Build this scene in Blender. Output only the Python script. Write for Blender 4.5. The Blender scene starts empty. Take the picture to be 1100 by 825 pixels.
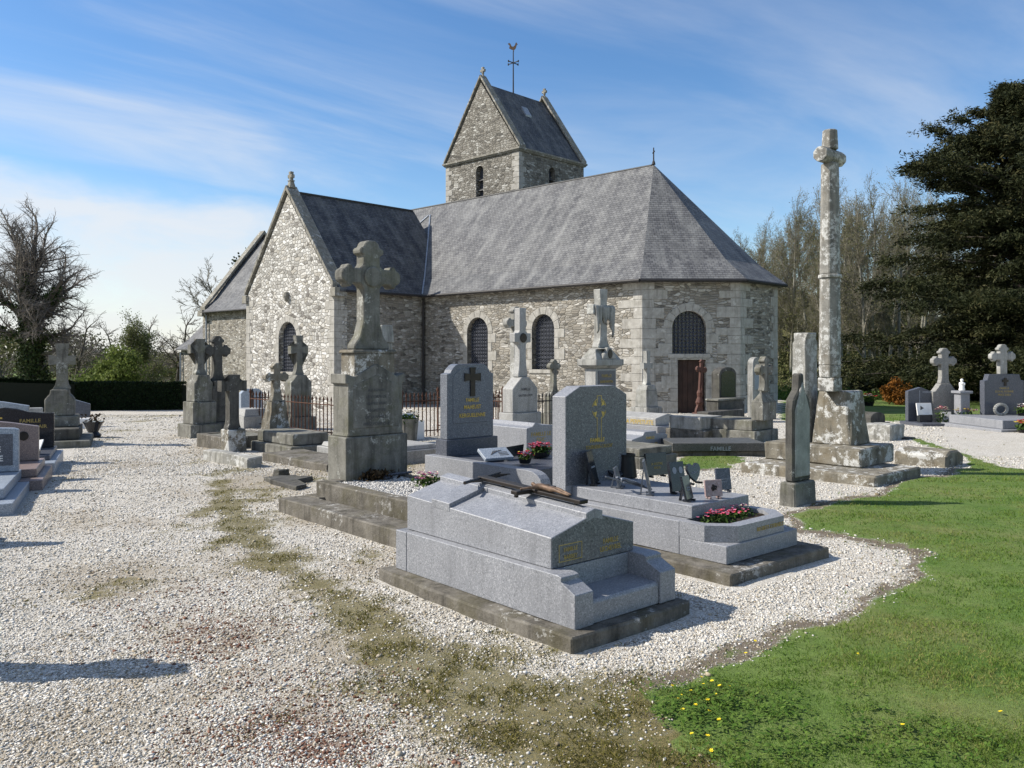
import bpy, bmesh, math, random
import numpy as np
from mathutils import Vector, Matrix
R = math.radians
random.seed(7)
RNG = np.random.default_rng(7)
SC = bpy.context.scene
COL = SC.collection
# survey of the site: focal length (px of an 1100 wide frame), eye level row, eye height (m), centre column
F, HV, CZ, CU = 890.0, 380.0, 1.9, 550.0

def sm(t):
    t = min(1.0, max(0.0, t))
    return t*t*(3-2*t)

def gz(X, Y):
    """height of the ground: level near the front graves, falling gently to the church and to the west"""
    Yc = min(max(Y, 12.0), 75.0)
    z = -0.02*(Yc-12.0)
    z -= 0.031*max(0.0, min(Yc, 62.0)-28.0)*sm((-X-5.0)/7.0)
    return z

def gz_np(X, Y):
    Yc = np.clip(Y, 12, 75)
    t = np.clip((-X-5)/7, 0, 1); t = t*t*(3-2*t)
    return -0.02*(Yc-12) - 0.031*np.maximum(0, np.minimum(Yc, 62)-28)*t

def G(u, v, dz=0.0):
    """point of the ground (raised by dz) under a sight line"""
    k = (u-CU)/F; s = (v-HV)/F
    g = lambda Y: CZ - s*Y - gz(k*Y, Y) - dz
    y0 = 1.0; y1 = 1.0
    while g(y1) > 0 and y1 < 400:
        y0 = y1; y1 += 0.5
    for _ in range(40):
        m = 0.5*(y0+y1)
        if g(m) > 0: y0 = m
        else: y1 = m
    return Vector((k*y0, y0, gz(k*y0, y0)+dz))

class Fr:
    """a level frame: origin, local x to the right, local y away, turned t degrees"""
    def __init__(s, u=None, v=None, t=43.0, dz=0.0, O=None):
        s.O = Vector(O) if O is not None else G(u, v, dz)
        s.t = R(t)
        s.b = Vector((math.cos(s.t), math.sin(s.t), 0)); s.a = Vector((-math.sin(s.t), math.cos(s.t), 0))
    def _al(s, d, u, x=0, y=0):
        k = (u-CU)/F; p = s.O + s.b*x + s.a*y
        return (k*p.y-p.x)/(d.x-k*d.y)
    def wx(s, u, y=0): return s._al(s.b, u, 0, y)
    def dy(s, u, x=0): return s._al(s.a, u, x, 0)
    def hz(s, v, x=0, y=0):
        p = s.O + s.b*x + s.a*y
        return CZ-(v-HV)*p.y/F - s.O.z
    def loc(s, u, v, dz=0.0):
        """local coordinates of a point seen at u,v lying dz above this frame's origin height"""
        Y = (CZ-(s.O.z+dz))*F/(v-HV); p = Vector(((u-CU)/F*Y, Y, s.O.z+dz)) - s.O
        return p.dot(s.b), p.dot(s.a)
    def W(s, x, y, z=0): return s.O + s.b*x + s.a*y + Vector((0, 0, z))

# ------------------------------------------------------------------ objects
def tag(o, label, cat, group=None, kind=None):
    if label: o["label"] = label
    if cat: o["category"] = cat
    if group: o["group"] = group
    if kind: o["kind"] = kind
    return o

def thing(name, label, cat, O, t=0.0, group=None):
    o = bpy.data.objects.new(name, None); COL.objects.link(o)
    o.empty_display_size = 0.2
    o.location = O; o.rotation_euler = (0, 0, t)
    return tag(o, label, cat, group, 'thing')

def fthing(fr, name, label, cat, group=None):
    return thing(name, label, cat, fr.O, fr.t, group)

def obj(name, bm, mat, parent=None, bev=0.0, seg=1, smooth=False, label=None, uv=False):
    bmesh.ops.recalc_face_normals(bm, faces=bm.faces)
    me = bpy.data.meshes.new(name); bm.to_mesh(me); bm.free()
    if mat: me.materials.append(mat)
    if uv: boxuv(me)
    if smooth:
        for p in me.polygons: p.use_smooth = True
    o = bpy.data.objects.new(name, me); COL.objects.link(o)
    if parent: o.parent = parent
    if bev > 0:
        m = o.modifiers.new("bevel", 'BEVEL'); m.width = bev; m.segments = seg; m.limit_method = 'ANGLE'; m.angle_limit = R(28)
    if label: o["label"] = label
    return o

def kind(o, k):
    o["kind"] = k; return o

def boxuv(me):
    """metric uv: u along the horizontal of each face, v up its slope"""
    uv = me.uv_layers.new(name="UVMap")
    for p in me.polygons:
        n = p.normal
        if abs(n.z) > 0.985: tu = Vector((1, 0, 0))
        else: tu = Vector((0, 0, 1)).cross(n).normalized()
        tv = n.cross(tu)
        for li in p.loop_indices:
            co = me.vertices[me.loops[li].vertex_index].co
            uv.data[li].uv = (co.dot(tu), co.dot(tv))

def new(): return bmesh.new()

def solid(bm, bot, top):
    """closed solid between two rings of equal count"""
    n = len(bot)
    b = [bm.verts.new(p) for p in bot]; t = [bm.verts.new(p) for p in top]
    bm.faces.new(b[::-1]); bm.faces.new(t)
    for i in range(n):
        j = (i+1) % n
        bm.faces.new((b[i], b[j], t[j], t[i]))

def box(bm, x0, x1, y0, y1, z0, z1):
    solid(bm, [(x0, y0, z0), (x1, y0, z0), (x1, y1, z0), (x0, y1, z0)], [(x0, y0, z1), (x1, y0, z1), (x1, y1, z1), (x0, y1, z1)])
    return bm

def taper(bm, x0, x1, y0, y1, z0, z1, ix, iy=None):
    iy = ix if iy is None else iy
    solid(bm, [(x0, y0, z0), (x1, y0, z0), (x1, y1, z0), (x0, y1, z0)],
          [(x0+ix, y0+iy, z1), (x1-ix, y0+iy, z1), (x1-ix, y1-iy, z1), (x0+ix, y1-iy, z1)])
    return bm

def pxz(bm, pts, y0, y1):
    solid(bm, [(x, y0, z) for x, z in pts], [(x, y1, z) for x, z in pts]); return bm
def pyz(bm, pts, x0, x1):
    solid(bm, [(x0, y, z) for y, z in pts], [(x1, y, z) for y, z in pts]); return bm
def pxy(bm, pts, z0, z1):
    solid(bm, [(x, y, z0) for x, y in pts], [(x, y, z1) for x, y in pts]); return bm

def tube(bm, p0, p1, r0, r1=None, n=8):
    r1 = r0 if r1 is None else r1
    p0 = Vector(p0); p1 = Vector(p1); d = (p1-p0).normalized()
    u = d.cross(Vector((0, 0, 1)) if abs(d.z) < .9 else Vector((1, 0, 0))).normalized(); w = d.cross(u)
    ring = lambda p, r: [p+(u*math.cos(2*math.pi*i/n)+w*math.sin(2*math.pi*i/n))*r for i in range(n)]
    solid(bm, ring(p0, r0), ring(p1, r1)); return bm

def lathe(bm, prof, n=16, c=(0, 0)):
    rings = []
    for r, z in prof:
        rings.append([bm.verts.new((c[0]+r*math.cos(2*math.pi*i/n), c[1]+r*math.sin(2*math.pi*i/n), z)) for i in range(n)])
    bm.faces.new(rings[0][::-1]); bm.faces.new(rings[-1])
    for a, b in zip(rings, rings[1:]):
        for i in range(n):
            j = (i+1) % n
            bm.faces.new((a[i], a[j], b[j], b[i]))
    return bm

def rough(bm, amp, cut=0, seed=0):
    """chip and wobble a worn stone"""
    if cut: bmesh.ops.subdivide_edges(bm, edges=[e for e in bm.edges if e.calc_length() > cut], cuts=3, use_grid_fill=True)
    r = random.Random(seed)
    for v in bm.verts:
        v.co += Vector((r.uniform(-amp, amp), r.uniform(-amp, amp), r.uniform(-amp, amp)))
    return bm

def mesh_np(name, V, Fc, mat, parent=None, col=None, smooth=False):
    """mesh from numpy arrays: V (n,3), Fc (m,k) all faces of k corners"""
    me = bpy.data.meshes.new(name)
    n, m, k = len(V), len(Fc), Fc.shape[1]
    me.vertices.add(n); me.vertices.foreach_set("co", np.asarray(V, np.float32).ravel())
    me.loops.add(m*k); me.loops.foreach_set("vertex_index", np.asarray(Fc, np.int32).ravel())
    me.polygons.add(m); me.polygons.foreach_set("loop_start", np.arange(0, m*k, k, dtype=np.int32))
    if col is not None:
        a = me.attributes.new("col", 'FLOAT_COLOR', 'POINT')
        c = np.ones((n, 4), np.float32); c[:, :3] = col
        a.data.foreach_set("color", c.ravel())
    if smooth: me.polygons.foreach_set("use_smooth", np.ones(m, bool))
    me.update(calc_edges=True); me.validate()
    if mat: me.materials.append(mat)
    o = bpy.data.objects.new(name, me); COL.objects.link(o)
    if parent: o.parent = parent
    return o

def text(parent, name, body, size, mat, loc, ex=0.002, rx=90, rz=0, sx=1.0):
    cu = bpy.data.curves.new(name, 'FONT'); cu.body = body; cu.size = size; cu.extrude = ex
    cu.align_x = 'CENTER'; cu.space_line = 1.15; cu.resolution_u = 2; cu.offset = size*0.012
    o = bpy.data.objects.new(name, cu); COL.objects.link(o)
    dg = bpy.context.evaluated_depsgraph_get()
    me = bpy.data.meshes.new_from_object(o.evaluated_get(dg))
    bpy.data.objects.remove(o); bpy.data.curves.remove(cu)
    me.materials.clear(); me.materials.append(mat); me.name = name
    q = bpy.data.objects.new(name, me); COL.objects.link(q); q.parent = parent
    q.location = loc; q.rotation_euler = (R(rx), 0, R(rz)); q.scale = (sx, 1, 1)
    return q

def skin(name, verts, edges, radii, mat, parent, sub=1):
    me = bpy.data.meshes.new(name); me.from_pydata(verts, edges, [])
    o = bpy.data.objects.new(name, me); COL.objects.link(o)
    m = o.modifiers.new("skin", 'SKIN')
    for i, r in enumerate(radii): me.skin_vertices[0].data[i].radius = (r, r)
    me.skin_vertices[0].data[0].use_root = True
    s = o.modifiers.new("sub", 'SUBSURF'); s.levels = sub; s.render_levels = sub
    dg = bpy.context.evaluated_depsgraph_get()
    m2 = bpy.data.meshes.new_from_object(o.evaluated_get(dg)); m2.name = name
    bpy.data.objects.remove(o)
    m2.materials.clear(); m2.materials.append(mat)
    for p in m2.polygons: p.use_smooth = True
    q = bpy.data.objects.new(name, m2); COL.objects.link(q); q.parent = parent
    return q

def boolcut(o, cutters):
    """cut openings into a wall, then drop the cutters"""
    for c in cutters:
        m = o.modifiers.new("cut", 'BOOLEAN'); m.operation = 'DIFFERENCE'; m.object = c; m.solver = 'EXACT'
    dg = bpy.context.evaluated_depsgraph_get()
    me = bpy.data.meshes.new_from_object(o.evaluated_get(dg))
    old = o.data; o.modifiers.clear(); o.data = me; me.name = old.name
    bpy.data.meshes.remove(old)
    for c in cutters: bpy.data.objects.remove(c)
    while me.uv_layers: me.uv_layers.remove(me.uv_layers[0])
    boxuv(me)

# ------------------------------------------------------------------ materials
class NT:
    def __init__(s, name):
        s.m = bpy.data.materials.new(name); s.m.use_nodes = True
        s.t = s.m.node_tree; s.bs = s.t.nodes["Principled BSDF"]
        s.bs.inputs["Specular IOR Level"].default_value = 0.25
    def n(s, ty, **kw):
        x = s.t.nodes.new(ty)
        for k, v in kw.items(): setattr(x, k, v)
        return x
    def l(s, a, b): s.t.links.new(a, b)
    def setin(s, sock, v):
        if isinstance(v, bpy.types.NodeSocket): s.l(v, sock)
        else:
            if isinstance(v, (tuple, list)) and len(v) == 3 and sock.type == 'RGBA': v = (*v, 1)
            sock.default_value = v
    def coord(s, kind="Object", scale=(1, 1, 1), rnd=True):
        tc = s.n('ShaderNodeTexCoord'); mp = s.n('ShaderNodeMapping')
        mp.inputs["Scale"].default_value = scale
        s.l(tc.outputs[kind], mp.inputs["Vector"])
        if rnd:
            oi = s.n('ShaderNodeObjectInfo'); mu = s.n('ShaderNodeMath', operation='MULTIPLY'); mu.inputs[1].default_value = 40
            s.l(oi.outputs["Random"], mu.inputs[0]); s.l(mu.outputs[0], mp.inputs["Location"])
        return mp.outputs[0]
    def noise(s, v, scale, detail=4, rough=0.55, dist=0.0):
        x = s.n('ShaderNodeTexNoise'); s.l(v, x.inputs["Vector"])
        x.inputs["Scale"].default_value = scale; x.inputs["Detail"].default_value = detail
        x.inputs["Roughness"].default_value = rough; x.inputs["Distortion"].default_value = dist
        return x.outputs["Fac"]
    def noisec(s, v, scale, detail=2):
        x = s.n('ShaderNodeTexNoise'); s.l(v, x.inputs["Vector"]); x.inputs["Scale"].default_value = scale; x.inputs["Detail"].default_value = detail
        return x.outputs["Color"]
    def vor(s, v, scale, feature='F1', dim='3D', rnd=1.0):
        x = s.n('ShaderNodeTexVoronoi', feature=feature, voronoi_dimensions=dim); s.l(v, x.inputs["Vector"])
        x.inputs["Scale"].default_value = scale; x.inputs["Randomness"].default_value = rnd
        return x
    def ramp(s, fac, stops, interp='LINEAR'):
        x = s.n('ShaderNodeValToRGB'); cr = x.color_ramp; cr.interpolation = interp
        while len(cr.elements) < len(stops): cr.elements.new(0.5)
        for e, (p, c) in zip(cr.elements, stops):
            e.position = p; e.color = (c, c, c, 1) if isinstance(c, (int, float)) else (*c, 1)
        s.setin(x.inputs[0], fac); return x.outputs[0]
    def mix(s, fac, a, b, mode='MIX'):
        x = s.n('ShaderNodeMix', data_type='RGBA', blend_type=mode)
        s.setin(x.inputs[0], fac); s.setin(x.inputs[6], a); s.setin(x.inputs[7], b)
        return x.outputs[2]
    def math(s, op, a, b=0.0, clamp=False):
        x = s.n('ShaderNodeMath', operation=op, use_clamp=clamp); s.setin(x.inputs[0], a); s.setin(x.inputs[1], b)
        return x.outputs[0]
    def bump(s, h, strength=0.5, dist=0.01, nrm=None):
        x = s.n('ShaderNodeBump'); s.setin(x.inputs["Height"], h)
        x.inputs["Strength"].default_value = strength; x.inputs["Distance"].default_value = dist
        if nrm is not None: s.l(nrm, x.inputs["Normal"])
        return x.outputs[0]
    def attr(s, name):
        x = s.n('ShaderNodeAttribute'); x.attribute_name = name; return x
    def out(s, col, rough=0.8, nrm=None):
        s.setin(s.bs.inputs["Base Color"], col); s.setin(s.bs.inputs["Roughness"], rough)
        if nrm is not None: s.l(nrm, s.bs.inputs["Normal"])
        return s.m

def m_plain(name, col, rough=0.6, metal=0.0, var=0.25, scale=9, spec=0.3, bump=0.0):
    s = NT(name); c = s.coord()
    n = s.noise(c, scale, 5)
    lo = tuple(x*(1-var) for x in col); hi = tuple(min(1, x*(1+var)) for x in col)
    s.bs.inputs["Metallic"].default_value = metal; s.bs.inputs["Specular IOR Level"].default_value = spec
    nr = s.bump(n, bump, 0.01) if bump else None
    return s.out(s.ramp(n, [(0.3, lo), (0.7, hi)]), rough, nr)

def m_granite(name, dark, mid, lite, rough=0.45, scale=95, stain=0.25):
    s = NT(name); c = s.coord()
    v = s.vor(c, scale); sep = s.n('ShaderNodeSeparateColor'); s.l(v.outputs["Color"], sep.inputs[0])
    n2 = s.noise(c, scale*1.7, 2)
    f = s.math('ADD', s.math('MULTIPLY', sep.outputs[0], 0.7), s.math('MULTIPLY', n2, 0.3))
    col = s.ramp(f, [(0.08, dark), (0.3, mid), (0.62, mid), (0.88, lite)])
    big = s.noise(c, 2.3, 5); col = s.mix(s.ramp(big, [(0.35, stain), (0.7, 0.0)]), col, tuple(x*0.6 for x in mid))
    run = s.noise(s.coord('Object', (7, 7, .9)), 1.0, 6, .65); col = s.mix(s.math('MULTIPLY', s.ramp(run, [(.52, 0), (.72, 1)]), stain*1.3), col, tuple(x*.45 for x in mid))
    s.bs.inputs["Specular IOR Level"].default_value = 0.4
    return s.out(col, s.ramp(n2, [(0.2, rough*0.8), (0.8, min(1, rough*1.3))]), s.bump(f, 0.08, 0.002))

def m_stone(name, lo, hi, lichen=0.3, lcol=(0.55, 0.55, 0.50), moss=0.2, mcol=(0.10, 0.10, 0.035), dark=0.3, lscale=9, bump=0.5):
    """weathered carved stone: mottled, streaked, with lichen spots"""
    s = NT(name); c = s.coord()
    n1 = s.noise(c, 5, 8, 0.62); n2 = s.noise(c, 45, 5, 0.7)
    col = s.ramp(s.math('ADD', s.math('MULTIPLY', n1, 0.65), s.math('MULTIPLY', n2, 0.35)), [(0.34, lo), (0.66, hi)])
    st = s.noise(s.coord("Object", (9, 9, 0.8)), 1.0, 5, 0.6)
    col = s.mix(s.math('MULTIPLY', s.ramp(st, [(0.5, 0), (0.68, 1)]), dark), col, tuple(x*0.28 for x in lo))
    if moss > 0:
        nm = s.noise(c, 2.6, 6, 0.65); col = s.mix(s.math('MULTIPLY', s.ramp(nm, [(0.5, 0), (0.66, 1)]), moss), col, mcol)
    if lichen > 0:
        nl = s.noise(c, lscale*.8, 9, 0.68); sp = s.noise(c, lscale*5.5, 4, 0.6)
        big = s.noise(c, 1.9, 4)
        f = s.math('ADD', s.math('ADD', s.math('MULTIPLY', nl, 0.75), s.math('MULTIPLY', sp, 0.25)), s.math('MULTIPLY', s.math('SUBTRACT', big, 0.5), 0.5))
        q = 0.655-0.19*lichen
        mk = s.ramp(f, [(q-.01, 0), (q+0.065, 1)])
        lc = s.mix(sp, tuple(x*0.62 for x in lcol), tuple(min(.8, x*1.18) for x in lcol))
        col = s.mix(s.math('MULTIPLY', mk, 0.85), col, lc)
    h = s.math('ADD', n1, s.math('MULTIPLY', n2, 0.5))
    return s.out(col, 0.9, s.bump(h, bump, 0.012))

def m_rubble(name, stones, mortar, su=3.6, sv=6.2, stain=(0.05, 0.045, 0.035), white=0.0, edge=0.055, stainamt=0.55):
    """rubble masonry laid in rough courses, uv in metres"""
    s = NT(name)
    c = s.coord("UV", (su, sv, 1), rnd=False)
    cm = s.coord("UV", (1, 1, 1), rnd=False)
    wv = s.n('ShaderNodeVectorMath', operation='MULTIPLY_ADD')
    s.l(s.noisec(cm, 2.6, 3), wv.inputs[0]); wv.inputs[1].default_value = (0.75, 0.75, 0); s.l(c, wv.inputs[2])
    w2 = s.n('ShaderNodeVectorMath', operation='MULTIPLY_ADD'); s.l(s.noisec(cm, 0.6, 4), w2.inputs[0]); w2.inputs[1].default_value = (4.5, 3.4, 0); s.l(wv.outputs[0], w2.inputs[2])
    cc = w2.outputs[0]
    v = s.vor(cc, 1.0, 'F1', '2D', 0.85); e = s.vor(cc, 1.0, 'DISTANCE_TO_EDGE', '2D', 0.85)
    sep = s.n('ShaderNodeSeparateColor'); s.l(v.outputs["Color"], sep.inputs[0])
    col = s.ramp(sep.outputs[0], [(i/(len(stones)-1)*0.94+0.03, q) for i, q in enumerate(stones)])
    fine = s.noise(cm, 34, 5, 0.7)
    col = s.mix(0.55, col, s.ramp(fine, [(0.3, 0.28), (0.7, 0.78)]), 'OVERLAY')
    if white:
        nw = s.noise(cm, 7, 6, 0.7); col = s.mix(s.math('MULTIPLY', s.ramp(nw, [(0.56, 0), (0.66, 1)]), white), col, (0.62, 0.61, 0.57))
    ed = s.math('ADD', e.outputs["Distance"], s.math('MULTIPLY', s.math('SUBTRACT', s.noise(cm, 14, 3), 0.5), 0.08))
    mk = s.ramp(ed, [(edge*0.4, 1), (edge*1.5, 0)])
    col = s.mix(mk, col, mortar)
    big = s.noise(cm, 0.55, 6, 0.6); col = s.mix(s.math('MULTIPLY', s.ramp(big, [(0.46, 0), (0.66, 1)]), stainamt), col, s.mix(0.5, col, stain))
    h = s.math('ADD', s.ramp(ed, [(0.0, 0), (0.16, 1)]), s.math('ADD', s.math('MULTIPLY', fine, 0.25), s.math('MULTIPLY', sep.outputs[1], 0.5)))
    return s.out(col, 0.92, s.bump(h, 0.9, 0.035))

def m_slate(name, a, b, lich=(0.34, 0.33, 0.29), la=0.4):
    s = NT(name)
    c = s.coord("UV", (1, 1, 1), rnd=False)
    br = s.n('ShaderNodeTexBrick'); s.l(c, br.inputs["Vector"])
    br.inputs["Scale"].default_value = 1.0; br.inputs["Brick Width"].default_value = 0.20; br.inputs["Row Height"].default_value = 0.13
    br.inputs["Mortar Size"].default_value = 0.010; br.inputs["Mortar Smooth"].default_value = 0.3; br.inputs["Bias"].default_value = 0.0
    s.setin(br.inputs["Color1"], a); s.setin(br.inputs["Color2"], b); s.setin(br.inputs["Mortar"], tuple(x*0.25 for x in a))
    n = s.noise(c, 1.1, 7, 0.65); n2 = s.noise(c, 26, 4, 0.7)
    st = s.noise(s.coord("UV", (2.4, 0.35, 1), rnd=False), 1.0, 6, 0.65)
    col = s.mix(s.math('MULTIPLY', s.ramp(st, [(0.42, 0), (0.68, 1)]), la), br.outputs["Color"], lich)
    col = s.mix(s.math('MULTIPLY', s.ramp(s.math('ADD', s.math('MULTIPLY', n, .5), s.math('MULTIPLY', n2, .5)), [(0.5, 0), (0.66, 1)]), la), col, lich)
    col = s.mix(s.ramp(n, [(0.3, 0.35), (0.6, 0.0)]), col, tuple(x*0.4 for x in a))
    # each course rides over the one below it
    sx = s.n('ShaderNodeSeparateXYZ'); s.l(c, sx.inputs[0])
    saw = s.math('SUBTRACT', 1.0, s.math('FRACT', s.math('DIVIDE', sx.outputs[1], 0.13)))
    h = s.math('ADD', s.math('MULTIPLY', saw, 0.7), s.math('ADD', s.math('MULTIPLY', br.outputs["Fac"], -0.5), s.math('MULTIPLY', n2, 0.35)))
    return s.out(col, 0.62, s.bump(h, 0.75, 0.02))

def m_leaf(name, cols, rough=0.6, trans=0.25):
    """leaf colour varies leaf to leaf through the stored attribute"""
    s = NT(name); a = s.attr("col")
    sep = s.n('ShaderNodeSeparateColor'); s.l(a.outputs["Color"], sep.inputs[0])
    col = s.ramp(sep.outputs[0], [(i/max(1, len(cols)-1), c) for i, c in enumerate(cols)])
    s.out(col, rough); s.bs.inputs['Specular IOR Level'].default_value = 0.08
    tr = s.n('ShaderNodeBsdfTranslucent'); s.l(col, tr.inputs[0])
    mx = s.n('ShaderNodeMixShader'); mx.inputs[0].default_value = trans
    s.l(s.bs.outputs[0], mx.inputs[1]); s.l(tr.outputs[0], mx.inputs[2])
    s.l(mx.outputs[0], s.t.nodes["Material Output"].inputs[0])
    return s.m

def m_attr(name, rough=0.85):
    s = NT(name); a = s.attr("col"); c = s.coord(rnd=False)
    n = s.noise(c, 220, 3)
    return s.out(s.mix(0.35, a.outputs["Color"], s.ramp(n, [(0.3, 0.25), (0.7, 0.75)]), 'OVERLAY'), rough)

def m_bark(name, lo, hi):
    s = NT(name); c = s.coord("Object", (6, 6, 1.2))
    n = s.noise(c, 4, 6, 0.7); n2 = s.noise(s.coord(), 1.5, 4)
    col = s.mix(s.ramp(n2, [(0.5, 0), (0.7, 0.5)]), s.ramp(n, [(0.3, lo), (0.7, hi)]), (0.09, 0.10, 0.05))
    return s.out(col, 0.95, s.bump(n, 0.6, 0.03))

M = {}
M['granite'] = m_granite('speckled_grey_granite', (0.10, 0.104, 0.112), (0.245, 0.252, 0.268), (0.40, 0.405, 0.42), 0.42, 125, stain=0.3)
M['granite_warm'] = m_granite('warm_grey_granite', (0.10, 0.10, 0.09), (0.24, 0.235, 0.215), (0.42, 0.41, 0.38), 0.6, 80, 0.3)
M['granite_pale'] = m_granite('pale_granite', (0.15, 0.15, 0.14), (0.36, 0.355, 0.335), (0.54, 0.535, 0.51), 0.6, 80, 0.5)
M['granite_dark'] = m_granite('dark_blue_granite', (0.025, 0.028, 0.035), (0.075, 0.082, 0.10), (0.16, 0.17, 0.20), 0.3, 110, 0.15)
M['granite_blue'] = m_granite('blue_grey_granite', (0.10, 0.12, 0.14), (0.26, 0.30, 0.35), (0.48, 0.52, 0.56), 0.35, 110, 0.12)
M['granite_pink'] = m_granite('brown_pink_granite', (0.06, 0.045, 0.045), (0.22, 0.17, 0.155), (0.36, 0.28, 0.25), 0.35, 110, 0.12)
M['black'] = m_granite('polished_black_granite', (0.010, 0.011, 0.013), (0.018, 0.02, 0.024), (0.05, 0.055, 0.065), 0.12, 160, 0.05)
M['stone'] = m_stone('weathered_grey_stone', (0.095, 0.092, 0.078), (0.235, 0.228, 0.198), 0.25, (0.42, 0.42, 0.38), moss=0.35, dark=0.6)
M['stone_lichen'] = m_stone('lichen_spotted_stone', (0.10, 0.09, 0.07), (0.25, 0.228, 0.18), 0.6, (0.60, 0.60, 0.57), 0.3, (0.15, 0.105, 0.045), 0.5, 10)
M['stone_white'] = m_stone('white_lichen_stone', (0.19, 0.185, 0.165), (0.36, 0.35, 0.315), 0.62, (0.56, 0.56, 0.53), 0.15, dark=0.5, lscale=11)
M['stone_pale'] = m_stone('pale_carved_stone', (0.22, 0.218, 0.20), (0.40, 0.395, 0.365), 0.3, moss=0.2, dark=0.6)
M['stone_calvary'] = m_stone('mottled_calvary_stone', (0.13, 0.125, 0.11), (0.29, 0.28, 0.25), 0.72, (0.58, 0.58, 0.55), 0.3, (0.14, 0.095, 0.04), 0.6, 17, .8)
M['stone_dark'] = m_stone('blackened_stone', (0.045, 0.043, 0.040), (0.12, 0.115, 0.10), 0.1, moss=0.15, dark=0.6)
M['concrete'] = m_stone('mossy_concrete', (0.065, 0.058, 0.046), (0.205, 0.188, 0.158), 0.3, (0.42, 0.41, 0.38), 0.5, (0.075, 0.066, 0.03), 0.6, 16, 1.0)
M['quoin'] = m_stone('dressed_granite_quoin', (0.27, 0.255, 0.225), (0.46, 0.445, 0.405), 0.25, (0.6, 0.59, 0.55), 0.12, dark=0.35, lscale=6)
M['coping'] = m_stone('coping_stone', (0.15, 0.14, 0.115), (0.30, 0.285, 0.245), 0.45, (0.55, 0.54, 0.50), 0.25, dark=0.4)
M['wall_nave'] = m_rubble('nave_rubble', [(0.12, 0.112, 0.098), (0.30, 0.272, 0.225), (0.21, 0.198, 0.172), (0.37, 0.345, 0.295), (0.26, 0.248, 0.222), (0.50, 0.48, 0.435)], (0.27, 0.245, 0.20), 3.9, 9.6, white=0.45)
M['wall_gable'] = m_rubble('gable_rubble', [(0.15, 0.14, 0.125), (0.46, 0.445, 0.41), (0.29, 0.28, 0.255), (0.62, 0.61, 0.575), (0.38, 0.355, 0.305), (0.68, 0.67, 0.635)], (0.27, 0.25, 0.21), 4.0, 6.6, white=0.6, stainamt=0.35)
M['wall_tower'] = m_rubble('tower_rubble', [(0.10, 0.095, 0.085), (0.22, 0.205, 0.175), (0.16, 0.15, 0.13), (0.30, 0.285, 0.25), (0.19, 0.18, 0.155), (0.44, 0.43, 0.39)], (0.145, 0.13, 0.10), 4.0, 8.6, white=0.35)
M['slate'] = m_slate('lichened_slate', (0.088, 0.089, 0.094), (0.17, 0.17, 0.17), (0.27, 0.27, 0.255), la=0.5)
M['slate_dark'] = m_slate('dark_slate', (0.045, 0.048, 0.056), (0.105, 0.107, 0.115), la=0.3)
M['zinc'] = m_plain('zinc_flashing', (0.30, 0.33, 0.37), 0.45, 0.3)
M['glass'] = m_plain('leaded_glass', (0.022, 0.025, 0.034), 0.14, spec=0.6, scale=4)
M['lead'] = m_plain('window_grille', (0.045, 0.05, 0.065), 0.55)
M['leadlite'] = m_plain('lead_came', (0.17, 0.18, 0.21), 0.5)
M['door'] = m_plain('brown_painted_door', (0.036, 0.018, 0.013), 0.55, scale=3, var=.4)
M['iron'] = m_plain('rusty_iron', (0.075, 0.032, 0.018), 0.85, var=0.5, scale=25)
M['ironred'] = m_plain('red_brown_cast_iron', (0.085, 0.038, 0.028), 0.7, var=0.35, scale=20)
M['irondark'] = m_plain('dark_iron', (0.03, 0.028, 0.028), 0.6, var=0.3)
M['gold'] = m_plain('gilt_lettering', (0.56, 0.40, 0.10), 0.4, 0.35, var=0.15)
M['goldworn'] = m_plain('worn_gilt_lettering', (0.36, 0.27, 0.09), 0.55, 0.1, var=0.3, scale=40)
M['polished'] = m_granite('shade_darkened_polished_granite', (0.045, 0.048, 0.055), (0.13, 0.135, 0.147), (0.25, 0.255, 0.27), 0.25, stain=0.1)  # polished granite, coloured darker to deepen shade on faces turned from the sun
M['bronze'] = m_plain('dark_bronze', (0.035, 0.03, 0.026), 0.35, 0.5)
M['brass'] = m_plain('gilded_bronze', (0.15, 0.098, 0.064), 0.6, 0.25, var=.4, scale=30)
M['steel'] = m_plain('grey_cast_metal', (0.15, 0.165, 0.19), 0.35, 0.6)
M['white'] = m_plain('white_marble', (0.74, 0.73, 0.70), 0.4, var=0.08)
M['plastic'] = m_plain('black_plastic_pot', (0.012, 0.012, 0.013), 0.4)
M['pink_stone'] = m_granite('pink_marble', (0.20, 0.13, 0.125), (0.34, 0.25, 0.235), (0.46, 0.36, 0.34), 0.3, 70, 0.2)
M['engrave'] = m_plain('pale_engraving', (0.30, 0.32, 0.35), 0.6)
M['inkgrey'] = m_plain('grey_engraving', (0.09, 0.09, 0.09), 0.8)
M['pebble'] = m_attr('white_gravel_stones')
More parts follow.
